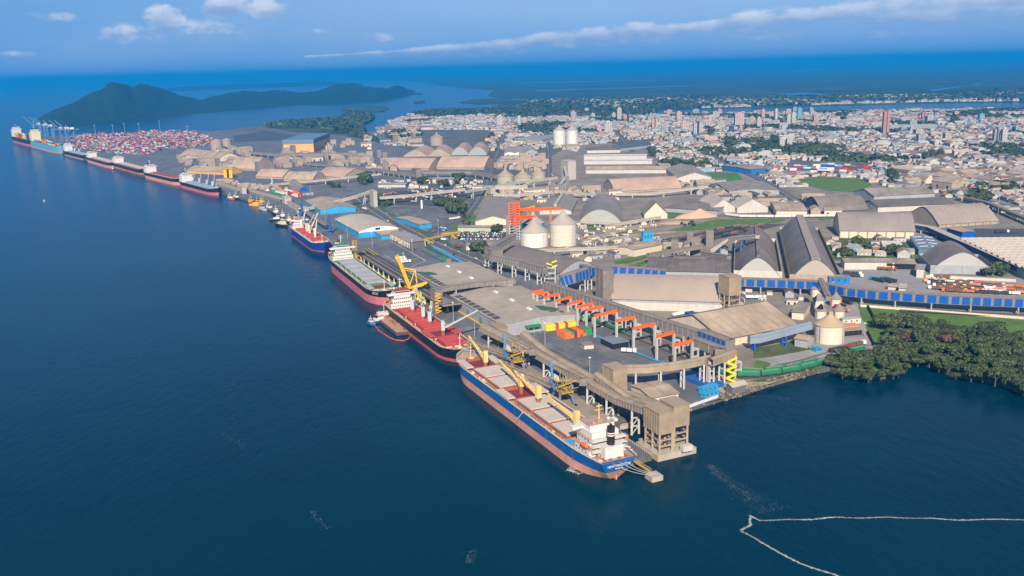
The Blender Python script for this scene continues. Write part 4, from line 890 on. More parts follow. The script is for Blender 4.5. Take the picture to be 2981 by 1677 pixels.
ship_px('black bulk carrier with orange-red bottom and tan hatches at the far grain quay', 'f', (1165, 972), (1488, 1065), 25, 13, 6, HBLACK, M('antifouling_vermilion', (.62, .15, .07), .6, var=.1), DKTAN, 7, HCTAN, ch=16, mast=SHW, fun=(SHW,), **kw)
ship_px('black and pink bulk carrier with tan hatches, next beyond the vermilion bottomed one', 'f', (893, 905), (1165, 985), 25, 12, 6, HBLACK, APINK, DKTAN, 7, HCTAN, ch=15, mast=SHW, fun=(SHW,), **kw)
ship_px('small dark cargo ship with white bridge near the container terminal', 'f', (655, 835), (892, 895), 24, 12, 3, HBLACK, APINK, DKGREY, 5, HCGREY, cranes=[cs_(.4, 60, 60), cs_(.6, 60, 60)], ch=22, mast=SHW, fun=(SHW,), **kw)
ship_px('light blue container ship with tall cream bridge at the container berth', 'f', (300, 745), (600, 828), 32, 20, 4, HLBLUE, APINK, DKTAN, 7, HCDRED, ch=36, cargo=(0, 2), castle=M('bridge_cream', (.70, .58, .34), .6, var=.05), mast=SHW, name='container_ship', cat='container ship', **kw)
ship_px('dark container ship with red and white boxes, farthest at the berth', 'f', (112, 700), (330, 755), 32, 20, 7, HBLACK, AROSE, DKTAN, 6, HCDRED, ch=34, cargo=(2, 6), mast=SHW, name='container_ship', cat='container ship', **kw)
# --- tugs and small craft
def tug(label, c, rz, hull, house, s=1.0, group=None, name='tugboat', cat='tugboat'):
    t = thing(name, label, cat, (0, 0, 0), 0, group); pts = []
    for i in range(13):
        v = i/12; w = 3.9*(1-max(0, v-.55)**2*4.6)*(1 if v > .12 else .8+v*1.6); pts.append((v*24-12, max(.4, w)))
    h = MB(); o1 = [(x, y) for x, y in pts]+[(x, -y) for x, y in reversed(pts)]; h.prism([(x, y*.85) for x, y in o1], -.5, .8); h.prism(o1, .8, 2.6); h.build('hull', hull, t)
    MB().prism([(x*.97, y*.9) for x, y in o1], 2.6, 2.68).build('deck', DKTAN, t)
    MB().box((0, 0, 2.6), 10, 5, 2.6).build('deckhouse', house, t)
    w = MB(); w.box((2, 0, 5.2), 5, 4, 2.6); w = w.build('wheelhouse', house, t); b = MB(); b.box((2, 0, 6.3), 5.1, 4.1, .9); b.build('window', GLAS, w)
    b = MB(); b.box((-3, 1.4, 5.2), 1.4, 1, 2.6); b.box((-3, -1.4, 5.2), 1.4, 1, 2.6); b.each('funnel', FUNB, t)
    b = MB(); b.cyl((1, 0, 7.8), (1, 0, 13), .2, .12, 6); b.beam((1, -1.2, 10.5), (1, 1.2, 10.5), .2, .2); b.build('mast', SHW, t)
    t.location = c; t.rotation_euler = (0, 0, rz); t.scale = (s, s, s); return t
QA = atan2(QT.y, QT.x); FA = radians(126)
YT = M('tug_yellow', (.80, .42, .01), .5, var=.05)
for k, x, y, rz, hm_, ho, s, lab in [('r', 425, 605, FA, ARED, SHW, 1.0, 'red and white tug, left of two moored side by side'), ('r', 530, 595, FA, HBLACK, SHW, 1.0, 'red and white tug, right of two moored side by side'), ('r', 792, 660, FA, YT, YT, .95, 'lone bright yellow tug by the quay wall'), ('r', 890, 720, FA-2.7, YT, YT, 1.1, 'yellow tug on the water side of the yellow pair'),
                                  ('r', 965, 690, FA-2.7, YT, YT, 1.1, 'yellow tug on the quay side of the yellow pair'), ('r', 985, 790, FA, SHG, SHG, 1.0, 'grey patrol tug between yellow pair and dark tug'), ('r', 1110, 785, FA, HBLACK, SHW, 1.1, 'dark tug with maroon house beside the grey patrol tug'), ('r', 1230, 865, QA, HBLACK, CRC, 1.1, 'black tug with cream house nearest the kink of the quay'),
                                  ('r', 1242, 975, QA+1.2, HBLACK, SHW, .85, 'small black tug with white mast, outermost of the moored cluster'), ('r', 1345, 930, QA, HBLACK, SHW, 1.0, 'black and white tug in the middle of the moored cluster'), ('r', 1340, 1075, QA+.3, HBLACK, CRC, 1.2, 'largest black and cream tug with big fenders, nearest the camera in the cluster'), ('r', 1455, 1010, QA, HBLACK, CRC, 1.0, 'black tug tucked behind the stern of the royal blue ship'),
                                  ('b', 655, 1240, QA+pi, HBLUE, SHW, .55, 'small blue and white launch off the barge, outer one'), ('b', 735, 1225, QA+1.8, HBLUE, SHW, .8, 'blue-hulled workboat with white cabin beside the barge'), ('f', 1190, 990, QA, ARED, SHW, .7, 'small white launch alongside the vermilion bottomed ship')]:
    tug(lab, Z(k, x, y, 0), rz, hm_, ho, s, group='tugs moored along the quay' if 'tug' in lab else None, name='tugboat' if 'tug' in lab else 'launch', cat='tugboat' if 'tug' in lab else 'boat')
for (x, y), lab in zip([(128, 586), (5, 271)], ['tiny white motorboat alone on the open bay', 'faint distant white ship at the left edge of the bay']):
    p = P(x, y, 0); s = .34 if p.length < 3000 else 2.2; tug(lab, (p.x, p.y, 0), 2.2, SHW, SHW, s, name='motorboat', cat='boat')
# barge
ba = [Z('b', 752, 1195, 2), Z('b', 905, 1345, 2), Z('b', 1090, 1320, 2), Z('b', 850, 1130, 2)]; O, u, w, l, d = qframe(ba); O = O+w*1.0
t = thing('barge', 'flat rust-decked work barge with winches lying beside the red-decked ship', 'barge', (O.x, O.y, 0)); b = MB().prism([O, O+u*l, O+u*l+w*d, O+w*d], -1, 2.6); b.build('hull', M('hull_rusty', (.12, .06, .05), .8, var=.3, sc=.3), t)
MB().prism([O+(u+w)*.4, O+u*(l-.4)+w*.4, O+u*(l-.4)+w*(d-.4), O+u*.4+w*(d-.4)], 2.6, 2.66).build('deck', M('deck_pinkish', (.42, .24, .17), .85, var=.2, sc=.3), t)
b = MB(); random.seed(5)
for i in range(26): p = O+u*random.uniform(12, l-4)+w*(d*.55+random.uniform(-4, 4)); b.box((p.x, p.y, 2.66), random.uniform(.6, 2.6), random.uniform(.5, 1.6), random.uniform(.5, 1.7), random.random()*3)
b.each('winch', RUST, t)
MB().box(O+u*5+w*d*.5+Vector((0, 0, 2.66)), 6, d*.7, 2.6, atan2(u.y, u.x)).build('deckhouse', W_CREAM, t); b = MB(); b.cyl(O+u*6+w*d*.5+Vector((0, 0, 5)), O+u*6+w*d*.5+Vector((0, 0, 12)), .25, .2, 6); b.build('mast', SHW, t)
# floating boom and foam lines
def ribbon(pts, z, wd, k, jit=0):
    b = MB(); rr = []
    q = [Z(k, x, y, z) for x, y in pts]
    path = []
    for i in range(len(q)-1):
        for j in range(10): path.append(q[i]+(q[i+1]-q[i])*j/10)
    path.append(q[-1])
    for i, p in enumerate(path):
        a = path[max(0, i-1)]; c = path[min(len(path)-1, i+1)]; n = Vector((-(c-a).y, (c-a).x, 0)).normalized(); off = noise.noise(p*.08)*jit; ww = wd*(1 if not jit else .5+abs(noise.noise(p*.3))*1.6)
        rr.append([p+n*(off+ww/2), p+n*(off-ww/2)])
    return b.loft(rr)
b = MB(); q = [Z('b', x, y, .3) for x, y in [(690, 1255), (730, 1310), (790, 1350), (850, 1390), (920, 1415), (1000, 1420), (1050, 1400), (1080, 1355)]]
for a, c in zip(q, q[1:]): b.cyl(a, c, .45, .45, 8)
tag(b.build('floating_boom', M('boom_red', (.5, .10, .06), .6, var=.2)), 'curved red floating boom trailing from the blue launch to the red-decked ship', 'boom')
FOAM = M('foam_line', (.62, .63, .60), .8, var=.3, sc=.3)
def specks(name, pts, w0, w1, n, s0, s1, seed=1):
    R = random.Random(seed); q = [Z('z', x, y, .15) for x, y in pts]; L_ = [(b-a).length for a, b in zip(q, q[1:])]; T = sum(L_); b = MB()
    for i in range(n):
        d = R.random()*T; j = 0
        while j < len(L_)-1 and d > L_[j]: d -= L_[j]; j += 1
        u = (q[j+1]-q[j]).normalized(); v = (sum(L_[:j])+d)/T; off = R.gauss(0, 1)*(w0+(w1-w0)*v); p = q[j]+u*d+Vector((-u.y, u.x, 0))*off; off2 = noise.noise(p*.06)*2.2; p = p+Vector((-u.y, u.x, 0))*off2; s = R.uniform(s0, s1); a = R.random()*3
        e = Vector((cos(a), sin(a), 0))*s; f = Vector((-sin(a), cos(a), 0))*s*R.uniform(.3, .8); b.add([p-e-f, p+e-f*.5, p+e*.7+f, p-e*.8+f], [(0, 1, 2, 3)])
    o = b.build(name, FOAM); o['kind'] = 'stuff'
fl = [(3500, 1532), (2981, 1516), (2700, 1507), (2430, 1505), (2330, 1512), (2210, 1517), (2183, 1500), (2195, 1530), (2160, 1545), (2210, 1580), (2260, 1605), (2330, 1640), (2420, 1668), (2480, 1690)]
specks('foam_line', fl, .14, .28, 5200, .07, .3, 4); specks('foam_streak', [(2062, 1352), (2120, 1400), (2180, 1445), (2240, 1490)], 1.0, 5.0, 1000, .04, .11, 5); specks('foam_streak', [(2110, 1142), (2300, 1165)], 1.0, 3.0, 260, .04, .10, 7)
specks('prop_wash_foam', [(1658, 1361), (1680, 1366), (1702, 1372)], 1.6, 2.2, 900, .15, .5, 6)
for i, pts in enumerate([[(680, 1100), (672, 1170), (690, 1240)], [(650, 1260), (712, 1300)], [(905, 1490), (960, 1540)], [(1365, 1640), (1385, 1600)], [(240, 560), (330, 640)]]): specks('foam_streak', pts, .8, 1.5, 70, .05, .14, 10+i)
# ---------------------------------------------------------------- conveyors, loaders, quay furniture
V = Vector
def box_tower(label, pts_k, k, zb, zt, mat, name='transfer_tower', legs=None, rib=0, roofm=None, group=None, gz=LZ):
    """Sheeted transfer tower on the port grid; pts = roof corner pixels at height zt; body from zb to zt, open frame below."""
    R = qframe([Z(k, *p, z=zt) for p in pts_k] if k else pts_k); O, u, w, l, d = R; t = thing(name, label, 'tower', (O.x, O.y, gz), 0, group)
    FOOT.append((O, u, w, l, d)); P4 = [O, O+u*l, O+u*l+w*d, O+w*d]
    MB().prism(P4, zb, zt, bottom=True).build('casing', mat, t)
    MB().prism([O-(u+w)*.4, O+u*(l+.4)-w*.4, O+u*(l+.4)+w*(d+.4), O-u*.4+w*(d+.4)], zt+.02, zt+.5).build('roof', roofm or mat, t)
    if rib:
        b = MB(); k_ = max(2, int(l/rib)); m_ = max(2, int(d/rib))
        for i in range(k_+1):
            for off in (-.12, d+.12): p = O+u*l*i/k_+w*off; b.beam(V((p.x, p.y, zb)), V((p.x, p.y, zt)), .35, .25, up=(1, 0, 0))
        for i in range(m_+1):
            for off in (-.12, l+.12): p = O+w*d*i/m_+u*off; b.beam(V((p.x, p.y, zb)), V((p.x, p.y, zt)), .35, .25, up=(1, 0, 0))
        b.build('rib', mat, t)
    if zb > gz+2:
        b = MB(); nx = max(1, round(l/9)); ny = max(1, round(d/9))
        for i in range(nx+1):
            for j in range(ny+1): p = O+u*(.6+(l-1.2)*i/nx)+w*(.6+(d-1.2)*j/ny); b.beam(V((p.x, p.y, gz)), V((p.x, p.y, zb)), 1.1, 1.1, up=(1, 0, 0))
        b.each('column', legs or GALVT, t)
        b = MB(); nl = max(1, int((zb-gz)/4.5))
        for q in range(1, nl+1):
            z = gz+(zb-gz)*q/(nl+1)
            for off in (.6, d-.6): b.beam(V((O+w*off+u*.5).to_2d().to_3d())+V((0, 0, z)), (O+w*off+u*(l-.5)).to_2d().to_3d()+V((0, 0, z)), .6, .8)
            for off in (.6, l-.6): b.beam((O+u*off+w*.5).to_2d().to_3d()+V((0, 0, z)), (O+u*off+w*(d-.5)).to_2d().to_3d()+V((0, 0, z)), .6, .8)
        b.build('floor_frame', legs or GALVT, t)
    return t, R
def zz(k, pts): return [Z(k, x, y, z) for x, y, z in pts]
def footing(s, d, l=3, w=9, label=None):
    return tag(MB().box(Q(s, d, -2), l, w, 4.2, QA).build('footing', M('footing_concrete', (.40, .34, .27), .85, var=.2, sc=.2)), label, 'footing', 'gallery footings in the water')
# pier details
MB_ = MB()
for i in range(24): MB_.beam(Q(906+i*2, -3.4, LZ), Q(906+i*2, -3.4, LZ+1.3), .25, .25, up=(1, 0, 0))
MB_.beam(Q(905, -3.4, LZ+1.3), Q(952, -3.4, LZ+1.3), .2, .25); MB_.beam(Q(905, -3.4, LZ+.7), Q(952, -3.4, LZ+.7), .2, .2); MB_.build('rail', GALW)
tag(bpy.data.objects['rail'], 'pale metal fence along the landward edge of the narrow pier', 'fence'); bpy.data.objects['rail'].name = 'pier_fence'
footing(907, 9, label='pale concrete footing in the water, inner of the two gallery supports'); footing(930, 8.5, label='pale concrete footing in the water beside the end tower')
b = MB().prism([Q(934, -1), Q(955, -1), Q(955, 23), Q(934, 23)], -3, 3.4); struct('tower_platform', b, M('footing_concrete', (0, 0, 0)))
o = MB().box(Q(971, -14, -1), 6.5, 6.5, 3.6, QA).build('mooring_dolphin', M('footing_concrete', (0, 0, 0))); tag(o, 'square concrete mooring block standing alone off the pier end', 'mooring block')
t = thing('footbridge', 'yellow-railed footbridge from the pier end to the mooring block', 'footbridge', tuple(Q(953, -17, 3)))
MB().beam(Q(953, -15, 3.2), Q(968, -14.5, 2.9), 1.7, .3).build('walkway', GALVT, t); b = MB()
for o_ in (-.9, .9): b.beam(Q(953, -15+o_, 4.3), Q(968, -14.5+o_, 4), .12, .15); [b.beam(Q(953+q*1.5, -15+o_+.05*q, 3.2), Q(953+q*1.5, -15+o_+.05*q, 4.3), .1, .1, up=(1, 0, 0)) for q in range(11)]
b.build('railing', YELL, t)
def rope(a, b_, sag, label, grp='mooring lines'):
    m = MB(); pts = [a+(b_-a)*i/8-V((0, 0, sag*4*(i/8)*(1-i/8))) for i in range(9)]
    for p, q in zip(pts, pts[1:]): m.cyl(p, q, .14, .14, 5, cap=False)
    tag(m.build('mooring_line', M('rope', (.40, .36, .30), .8, var=0)), label, 'rope', grp)
for i, (a, c) in enumerate([(-34, -19), (-30, -17), (-27, -16)]): rope(Q(965, a, 10), Q(971, c+3, 2.6), 1.2, 'mooring line from the long blue ship stern to the mooring block', 'stern mooring lines')
for i in range(4): rope(Q(566, -27+i*2.5, 11), Q(588+i*5, -13.5, 3.3), 1.0, 'mooring line from the green-decked ship bow down to the quay', 'bow mooring lines of the green-decked ship')
# T-end towers and tan galleries
GW = 5
box_tower('wide sheeted tan tower on open concrete frame, water side of the pier-end pair', [Q(938.5, 1), Q(953, 10)], None, 13.5, 25, GALVT, rib=2.4, gz=3.4)
box_tower('sheeted tan tower on open concrete frame with white cabin, inland of the pier-end pair', [Q(937, 12), Q(950, 21.5)], None, 14.5, 26, GALVT, rib=2.4, gz=3.4)
t, _ = box_tower('tall rounded tan tower where the curved gallery begins', [(1340, 335), (1420, 370), (1495, 345), (1430, 305)], 'a', LZ, 26, GALVT, rib=6)
MB().box(Q(934+22, 16, 3.4), 3, 6, 3, QA).build('site_cabin', W_WHITE); tag(bpy.data.objects['site_cabin'], 'small white cabin inside the pier-end tower frame', 'cabin')
gallery('double tan quay gallery running to the pier-end tower, nearer the water', [Q(770, 5, 13), Q(860, 6.5, 13.5), Q(905, 6.5, 14), Q(939, 5.5, 19)], 5.5, 3.6, GALVT, legs=26, legmat=COLM, rib=3, trestle=True, gz=2.2)
gallery('tan quay gallery rising in steps behind the first, toward the pier-end tower', [Q(765, 13, 17), Q(800, 13.5, 12.5), Q(875, 14, 12.5)], 4.5, 3.2, GALVT, legs=30, legmat=GALVT, rib=4)
gallery('short steep tan gallery beside the tall rounded tower', [Q(868, 13, 17), Q(905, 13, 13.5), Q(940, 14, 19)], 4.2, 3.2, GALVT, legs=24, legmat=GALVT, rib=4, gz=2)
gallery('hooded tan gallery from the rounded tower to the inland pier-end tower', zz('a', [(1425, 580, 12), (1560, 610, 13), (1850, 720, 18)]), 5, 3.5, GALVT, legs=20, legmat=COLM, rib=4)
gallery('broad tan quay gallery passing above the blue ship loaders', [Q(722, 2, 12), Q(772, 5, 13)], 9, 3.6, GALVT, legs=22, legmat=COLM, rib=3)
box_tower('open tan concrete corner tower at the near corner of the container-yard shed', [(130, 900), (180, 935), (255, 905), (200, 868)], 'c', 12, 17, GALVT)
# curved gallery over to the yellow stair frame
gallery('curved tan gallery from the rounded tower to the orange frame with the yellow stairs', zz('a', [(1490, 390, 15), (1700, 385, 15.5), (1900, 365, 16)])+zz('a', [(2080, 335, 16.5), (2230, 300, 17)])+zz('e', [(280, 680, 17.5), (560, 575, 17)]), 5, 4, GALVT, legs=34, legmat=COLM, rib=5, roofm=GALVT)
# long quay gallery of the middle berth with yellow footed columns
gallery('wide grey double conveyor deck on pale columns behind the green-decked ship', [Q(375, 9, 11), Q(480, 8, 11), Q(600, 8, 11), Q(640, 8, 12)], 16, 1.6, GALV, legs=None)
t = bpy.data.objects['conveyor_gallery'] if 0 else None
YF = M('yellow_foot', (.80, .60, .02), .5, var=.05); PALEC = M('column_pale_green', (.36, .42, .38), .7, var=.1)
for i in range(15):
    s = 385+i*17
    for dd in (1.5, 10):
        c = thing('gallery_column', 'pale column with a yellow bell-shaped foot under the grey double conveyor deck', 'column', tuple(Q(s, dd, LZ)), 0, 'yellow footed columns under the conveyor deck')
        MB().cyl(Q(s, dd, LZ), Q(s, dd, 11), .7, .7, 8).build('shaft', PALEC, c); MB().lathe(Q(s, dd, LZ), [(1.7, 0), (1.6, 1.4), (.9, 2.6), (.7, 2.7)], 12).build('foot', YF, c)
b = MB()
for dd in (3, 8, 13): b.beam(Q(380, dd+1, 13.1), Q(636, dd, 13.4), 3, .7)
tag(b.build('conveyor_belt', M('belt_dark', (.07, .065, .06), .8, var=.3, sc=.3)), 'dark conveyor belts lying on top of the grey double deck', 'conveyor')
box_tower('grey stair tower with yellow zigzag stairs between the two flat sheds', [(1290, 870), (1330, 890), (1395, 875), (1350, 858)], 'b', LZ, 21, GALV, rib=4)
b = MB()
for i in range(6):
    z = LZ+1+i*2.9; s = 628; b.beam(Q(s+.2, -2.5, z), Q(s+.2, 2.5, z+1.5), 1.1, .5); b.beam(Q(s+.4, 2.5, z+1.5), Q(s+.4, -2.5, z+2.9), 1.1, .5)
tag(b.build('zigzag_stair', YELL), 'yellow zigzag stair on the grey tower between the two flat sheds', 'stairs')
gallery('grey panelled gallery crossing between the two flat sheds', zz('b', [(1380, 905, 14), (1700, 855, 14.5), (2174, 815, 15.5)]), 5, 4, GALV, legs=45, legmat=COLG, rib=5)
# the main grey gallery with orange frames
main = zz('c', [(60, 170, 15), (330, 235, 15), (660, 360, 15)])
gallery('grey ribbed gallery in front of the dark brown-roofed store', zz('i', [(490, 880, 15), (800, 940, 15), (1060, 1020, 15)]), 5.5, 6, GALV, legs=26, legmat=COLM, rib=4)
gallery('sloping grey gallery climbing from the car park to the grey head tower', zz('i', [(455, 800, 17), (560, 740, 16), (715, 650, 16)]), 6, 6, GALV, rib=5)
box_tower('grey head tower with yellow beam at the end of the ribbed gallery', [(435, 750), (480, 770), (570, 745), (520, 725)], 'i', 10, 22, GALV, rib=4, legs=COLM)
A_, B_ = V(Z('c', 690, 500, 15)), V(Z('c', 2330, 1045, 15.5))
gallery('longest grey ribbed gallery running above the rail sidings', [A_+(B_-A_)*i/6 for i in range(7)], 6, 5.5, GALV, legs=32, legmat=COLG, rib=5)
G_ = (B_-A_).normalized()
gallery('mauve box gallery stepping down beyond the longest gallery', [V(Z('c', 2260, 1110, 12)), V(Z('c', 2536, 1215, 12)), V(Z('e', 400, 590, 12))], 7, 6, GALV, legs=24, legmat=COLG, rib=8)
gallery('short blue-panelled gallery head beside the orange frame with the yellow stairs', zz('e', [(180, 400, 13), (520, 530, 13)]), 8, 9, GALV, panels=(5.2, BLUEP, .72), legs=14, legmat=COLG)
beams = [('c', 550, 545, 655, 525), ('c', 590, 568, 710, 545), ('c', 665, 600, 825, 565), ('c', 790, 635, 945, 600), ('c', 915, 670, 1080, 635), ('c', 1015, 705, 1180, 665), ('c', 1110, 735, 1275, 695), ('c', 1198, 795, 1430, 745), ('c', 1430, 850, 1625, 810), ('c', 1610, 930, 1835, 880), ('c', 1855, 1015, 2035, 970), ('c', 2045, 1105, 2230, 1060), ('e', 270, 615, 580, 535)]
LOGO = {0: 'nearest the head tower'}
for i, (k, x0, y0, x1, y1) in enumerate(beams):
    h = 17+LZ; a, c = V(Z(k, x0, y0, h)), V(Z(k, x1, y1, h)); n = len(beams)-i
    t = thing('portal_frame', 'white portal frame with orange top beam, ' + ['nearest the water, over the curved gallery', 'second from the water end', 'third from the water end', 'fourth from the water end', 'fifth from the water end', 'sixth from the water end', 'seventh from the water end', 'eighth from the water end', 'ninth from the water end', 'tenth from the water end', 'eleventh from the water end', 'second from the far end', 'at the far end by the grey head tower'][n-1], 'portal frame', (a.x, a.y, LZ), 0, 'orange portal frames over the sidings')
    MB().beam(a, c, 1.6, 2.0).build('crossbeam', ORNG, t)
    b = MB(); [b.beam(V((p.x, p.y, LZ)), V((p.x, p.y, h-1)), 1.5, 1.5, up=(G_.x, G_.y, 0)) for p in (a, c)]
    b.each('column', COLM, t)
    u = (c-a).normalized()      # the side frame with rounded openings beside the inland column
    if i > 2:
        b = MB(); q = c+u*5.5
        b.beam(V((q.x, q.y, LZ)), V((q.x, q.y, h-6.5)), 1.0, 1.0, up=(G_.x, G_.y, 0))
        for z in (h-6.5, h-11.5): b.beam(V((c.x, c.y, z)), V((q.x, q.y, z)), 1, 1)
        b.beam(V((c.x, c.y, h-4.5)), V((q.x, q.y, h-6.5)), .9, .9); b.build('side_frame', COLM, t)
# yellow stairs under the last frame
def zig(label, k, x, y, z0, z1, w=5, n=5):
    p = V(Z(k, x, y, LZ)); b = MB(); u = (P(1700, 900, 3)-P(1600, 900, 3)).normalized()
    for i in range(n):
        za, zb = z0+(z1-z0)*i/n, z0+(z1-z0)*(i+1)/n; s = 1 if i % 2 else -1; q = V((p.x, p.y, 0)); b.beam(q-u*w/2*s+V((0, 0, za)), q+u*w/2*s+V((0, 0, zb)), 1.3, 1.1); b.beam(q+u*w/2*s+V((0, 0, zb)), q+u*w/2*s+V((0, 0, zb))+V((0, 1.4, 0)), 1.2, .3)
    tag(b.build('zigzag_stair', M('stair_yellow', (.80, .62, .01), .5, var=.05)), label, 'stairs')
zig('bright yellow zigzag stair under the orange frame nearest the water', 'e', 530, 880, LZ, LZ+16, 6, 6)
zig('yellow zigzag stair on the pale gable of the arched store', 'd', 1632, 850, LZ+3, LZ+13, 7, 3)
b = MB(); p = V(Z('c', 750, 460, LZ)); [b.beam(p+V((0, 0, 14+i*2.2)), p+V((5*(1 if i % 2 else -1), 0, 15.6+i*2.2)), 2, .9) for i in range(4)]; tag(b.build('zigzag_stair', M('stair_yellow', (0, 0, 0))), 'yellow stair cluster at the top of the tall white frame by the blue boxes', 'stairs')
t = thing('lattice_frame', 'tall white open frame carrying the yellow stair cluster', 'frame', (p.x, p.y, LZ)); b = MB()
for sx in (-7, 3):
    for sy in (-3, 4): b.beam(p+V((sx, sy, 0)), p+V((sx, sy, 17)), 1, 1, up=(1, 0, 0))
for z in (6, 11, 16): b.beam(p+V((-7, -3, z)), p+V((3, -3, z)), .9, .9); b.beam(p+V((-7, 4, z)), p+V((3, 4, z)), .9, .9)
b.build('frame', COLM, t)
# blue panelled galleries
gallery('very long blue-panelled gallery crossing the right half of the terminal', zz('d', [(1415, 905, 9), (1900, 922, 9), (2160, 935, 9)])+zz('j', [(420, 1305, 9), (740, 1338, 9), (1120, 1366, 9), (1500, 1390, 9), (1940, 1410, 9), (2500, 1432, 9), (3300, 1465, 9)]), 7, 7, GALV, panels=(8.0, BLUEP, .74), legs=52, legmat=COLG, legw=1.1)
gallery('blue-panelled gallery running behind the shiny tan store', zz('d', [(245, 790, 22), (480, 808, 20), (760, 835, 16)]), 6, 7, GALV, panels=(7, BLUEP, .74))
gallery('short blue-panelled gallery left of the grey lift tower', zz('i', [(1445, 1010, 17), (1620, 1045, 17)]), 6, 8, GALV, panels=(5, BLUEP, .74), legs=20)
gallery('blue-panelled box gallery with vertical pale strips left of the lift tower', zz('i', [(1215, 1150, 10), (1350, 1110, 13), (1560, 1040, 15)]), 8, 9, GALV, panels=(4.2, BLUEP, .74), legs=20)
box_tower('tall grey lift tower at the left end of the shiny tan store', [(135, 745), (180, 765), (245, 745), (205, 728)], 'd', LZ, 36, GALV, rib=5)
box_tower('tan lift tower with open frames at the right end of the shiny tan store', [(1330, 805), (1365, 835), (1412, 805), (1375, 790)], 'd', 19, 34, GALVT, rib=5)
box_tower('bright blue cube tower behind the longest grey gallery', [(955, 1160), (1000, 1180), (1050, 1165), (1010, 1148)], 'd', LZ, 17, BLUEP)
gallery('light blue-grey gallery on blue posts from the rail loop silo', zz('e', [(745, 410, 9), (860, 400, 9), (1480, 235, 12)]), 4.5, 4.5, M('gallery_blue_grey', (.22, .27, .34), .6, var=.1), legs=34, legmat=BLUEP, rib=4)
gallery('thin grey inclined gallery leading onto the ridge of the arched store', zz('d', [(1180, 610, 6), (1360, 490, 18), (1625, 465, 30)]), 4.5, 3.5, GALW, legs=60, legmat=SBLUE)
gallery('grey conveyor gallery across the rail yard behind the dark mauve store', zz('d', [(600, 640, 11), (850, 595, 11), (1100, 560, 12)]), 5, 3.5, GALV, legs=30, rib=6)
gallery('grey gallery from the transfer house down to the lift tower', zz('d', [(1120, 620, 14), (1360, 660, 17)]), 5, 3.5, GALV, legs=30)
gallery('curved grey gallery fanning into the six cone-roofed silos', zz('d', [(2215, 880, 26), (2250, 960, 24), (2290, 1050, 22)]), 4, 3.5, GALV)
gallery('long thin grey gallery left of the big silos base', zz('i', [(985, 790, 12), (1300, 775, 9), (1600, 765, 8), (1830, 755, 6)]), 3.5, 2.5, GALW, legs=40)
gallery('pale conveyor gallery passing in front of the round grey barn', zz('i', [(1445, 475, 7), (1850, 500, 7), (2290, 425, 7)]), 3.5, 2.5, GALW, legs=40)
gallery('dark-sided grey-roofed gallery along the saw-tooth hall', zz('j', [(1145, 600, 7), (1300, 625, 7), (1500, 715, 7), (1700, 800, 7), (2000, 935, 7), (2500, 1160, 7)]), 9, 5, M('gallery_navy', (.02, .05, .13), .6, var=.1), roofm=GALW, legs=60)
gallery('grey gallery leading off the picture behind the pale tan arched store', zz('j', [(1665, 290, 8), (1900, 340, 8), (2300, 505, 8), (2600, 630, 8)]), 6, 3, GALV, legs=60)
# pale galleries of the middle port
gallery('pale inclined gallery rising from the quay to the white tower', zz('g', [(1225, 1085, 5), (1500, 1020, 9), (1800, 940, 14.5), (2005, 870, 19)]), 4.5, 3.6, GALW, legs=32, rib=4)
box_tower('slim white transfer tower at the head of the pale inclined gallery', [(1992, 850), (2012, 860), (2034, 850), (2015, 840)], 'g', LZ, 27, GALW)
box_tower('squat white transfer house at the foot of the pale inclined gallery', [(1165, 1055), (1190, 1065), (1220, 1052), (1195, 1042)], 'g', LZ, 9, GALW)
gallery('pale gallery on tall columns over the lorry park', zz('h', [(20, 835, 11), (320, 812, 11.5), (640, 775, 12), (920, 745, 13)]), 4.5, 3.4, GALW, legs=30, legmat=COLM, rib=4)
gallery('pale gallery crossing the avenue to the white transfer house', zz('h', [(930, 768, 13), (1060, 745, 13), (1230, 720, 13)]), 4.5, 3.4, GALW, legs=30, legmat=COLM, rib=4)
gallery('pale gallery passing below the three squat silos', zz('h', [(1255, 705, 12), (1560, 660, 12), (1890, 620, 12)]), 4.5, 3.4, GALW, legs=36, legmat=COLM, rib=4)
gallery('truss-like pale gallery over the grey gabled roof', zz('h', [(1240, 728, 16), (1410, 728, 16), (1580, 722, 16)]), 4, 5, GALW, legs=50)
gallery('low pale gallery zigzagging behind the orange bucket tower', zz('h', [(1220, 800, 9), (1500, 805, 9), (1900, 765, 9), (2300, 800, 9)]), 4, 3, GALW, legs=40, rib=5)
gallery('steep pale gallery descending beside the tall bucket elevator', zz('h', [(1960, 480, 24), (1995, 600, 16), (1900, 730, 9)]), 4.5, 3.6, GALW, legs=30)
gallery('pale gallery in front of the brown-roofed warehouse', zz('k', [(340, 1175, 6), (700, 1170, 7), (1000, 1135, 9), (1290, 1095, 12)]), 4, 3, GALW, legs=45, rib=6)
box_tower('white elevator tower above the pale galleries', [(1985, 425), (2005, 435), (2040, 425), (2015, 417)], 'h', LZ, 36, GALW)
box_tower('white transfer house where the pale galleries cross the avenue', [(1140, 705), (1190, 720), (1235, 700), (1185, 690)], 'h', 8, 17, GALW)
gallery('long grey gallery on columns left of the rose-tan stores', zz('h', [(-60, 525, 9), (150, 560, 9), (380, 590, 10)]), 6, 4.5, GALV, legs=22, legmat=COLG, rib=5)
gallery('long grey gallery under the rose-tan stores', zz('h', [(440, 565, 9), (700, 568, 9), (1000, 570, 9), (1250, 610, 9)]), 6, 5, GALV, legs=30, legmat=COLG, rib=5)
box_tower('square grey transfer tower between the two long grey galleries', [(380, 515), (410, 520), (440, 512), (410, 505)], 'h', LZ, 20, GALV)
gallery('grey elevated gallery left of the slate and orange store', zz('g', [(980, 430, 12), (1400, 420, 12), (1930, 420, 12)]), 6, 4.5, GALV, legs=40, legmat=COLG, rib=5)
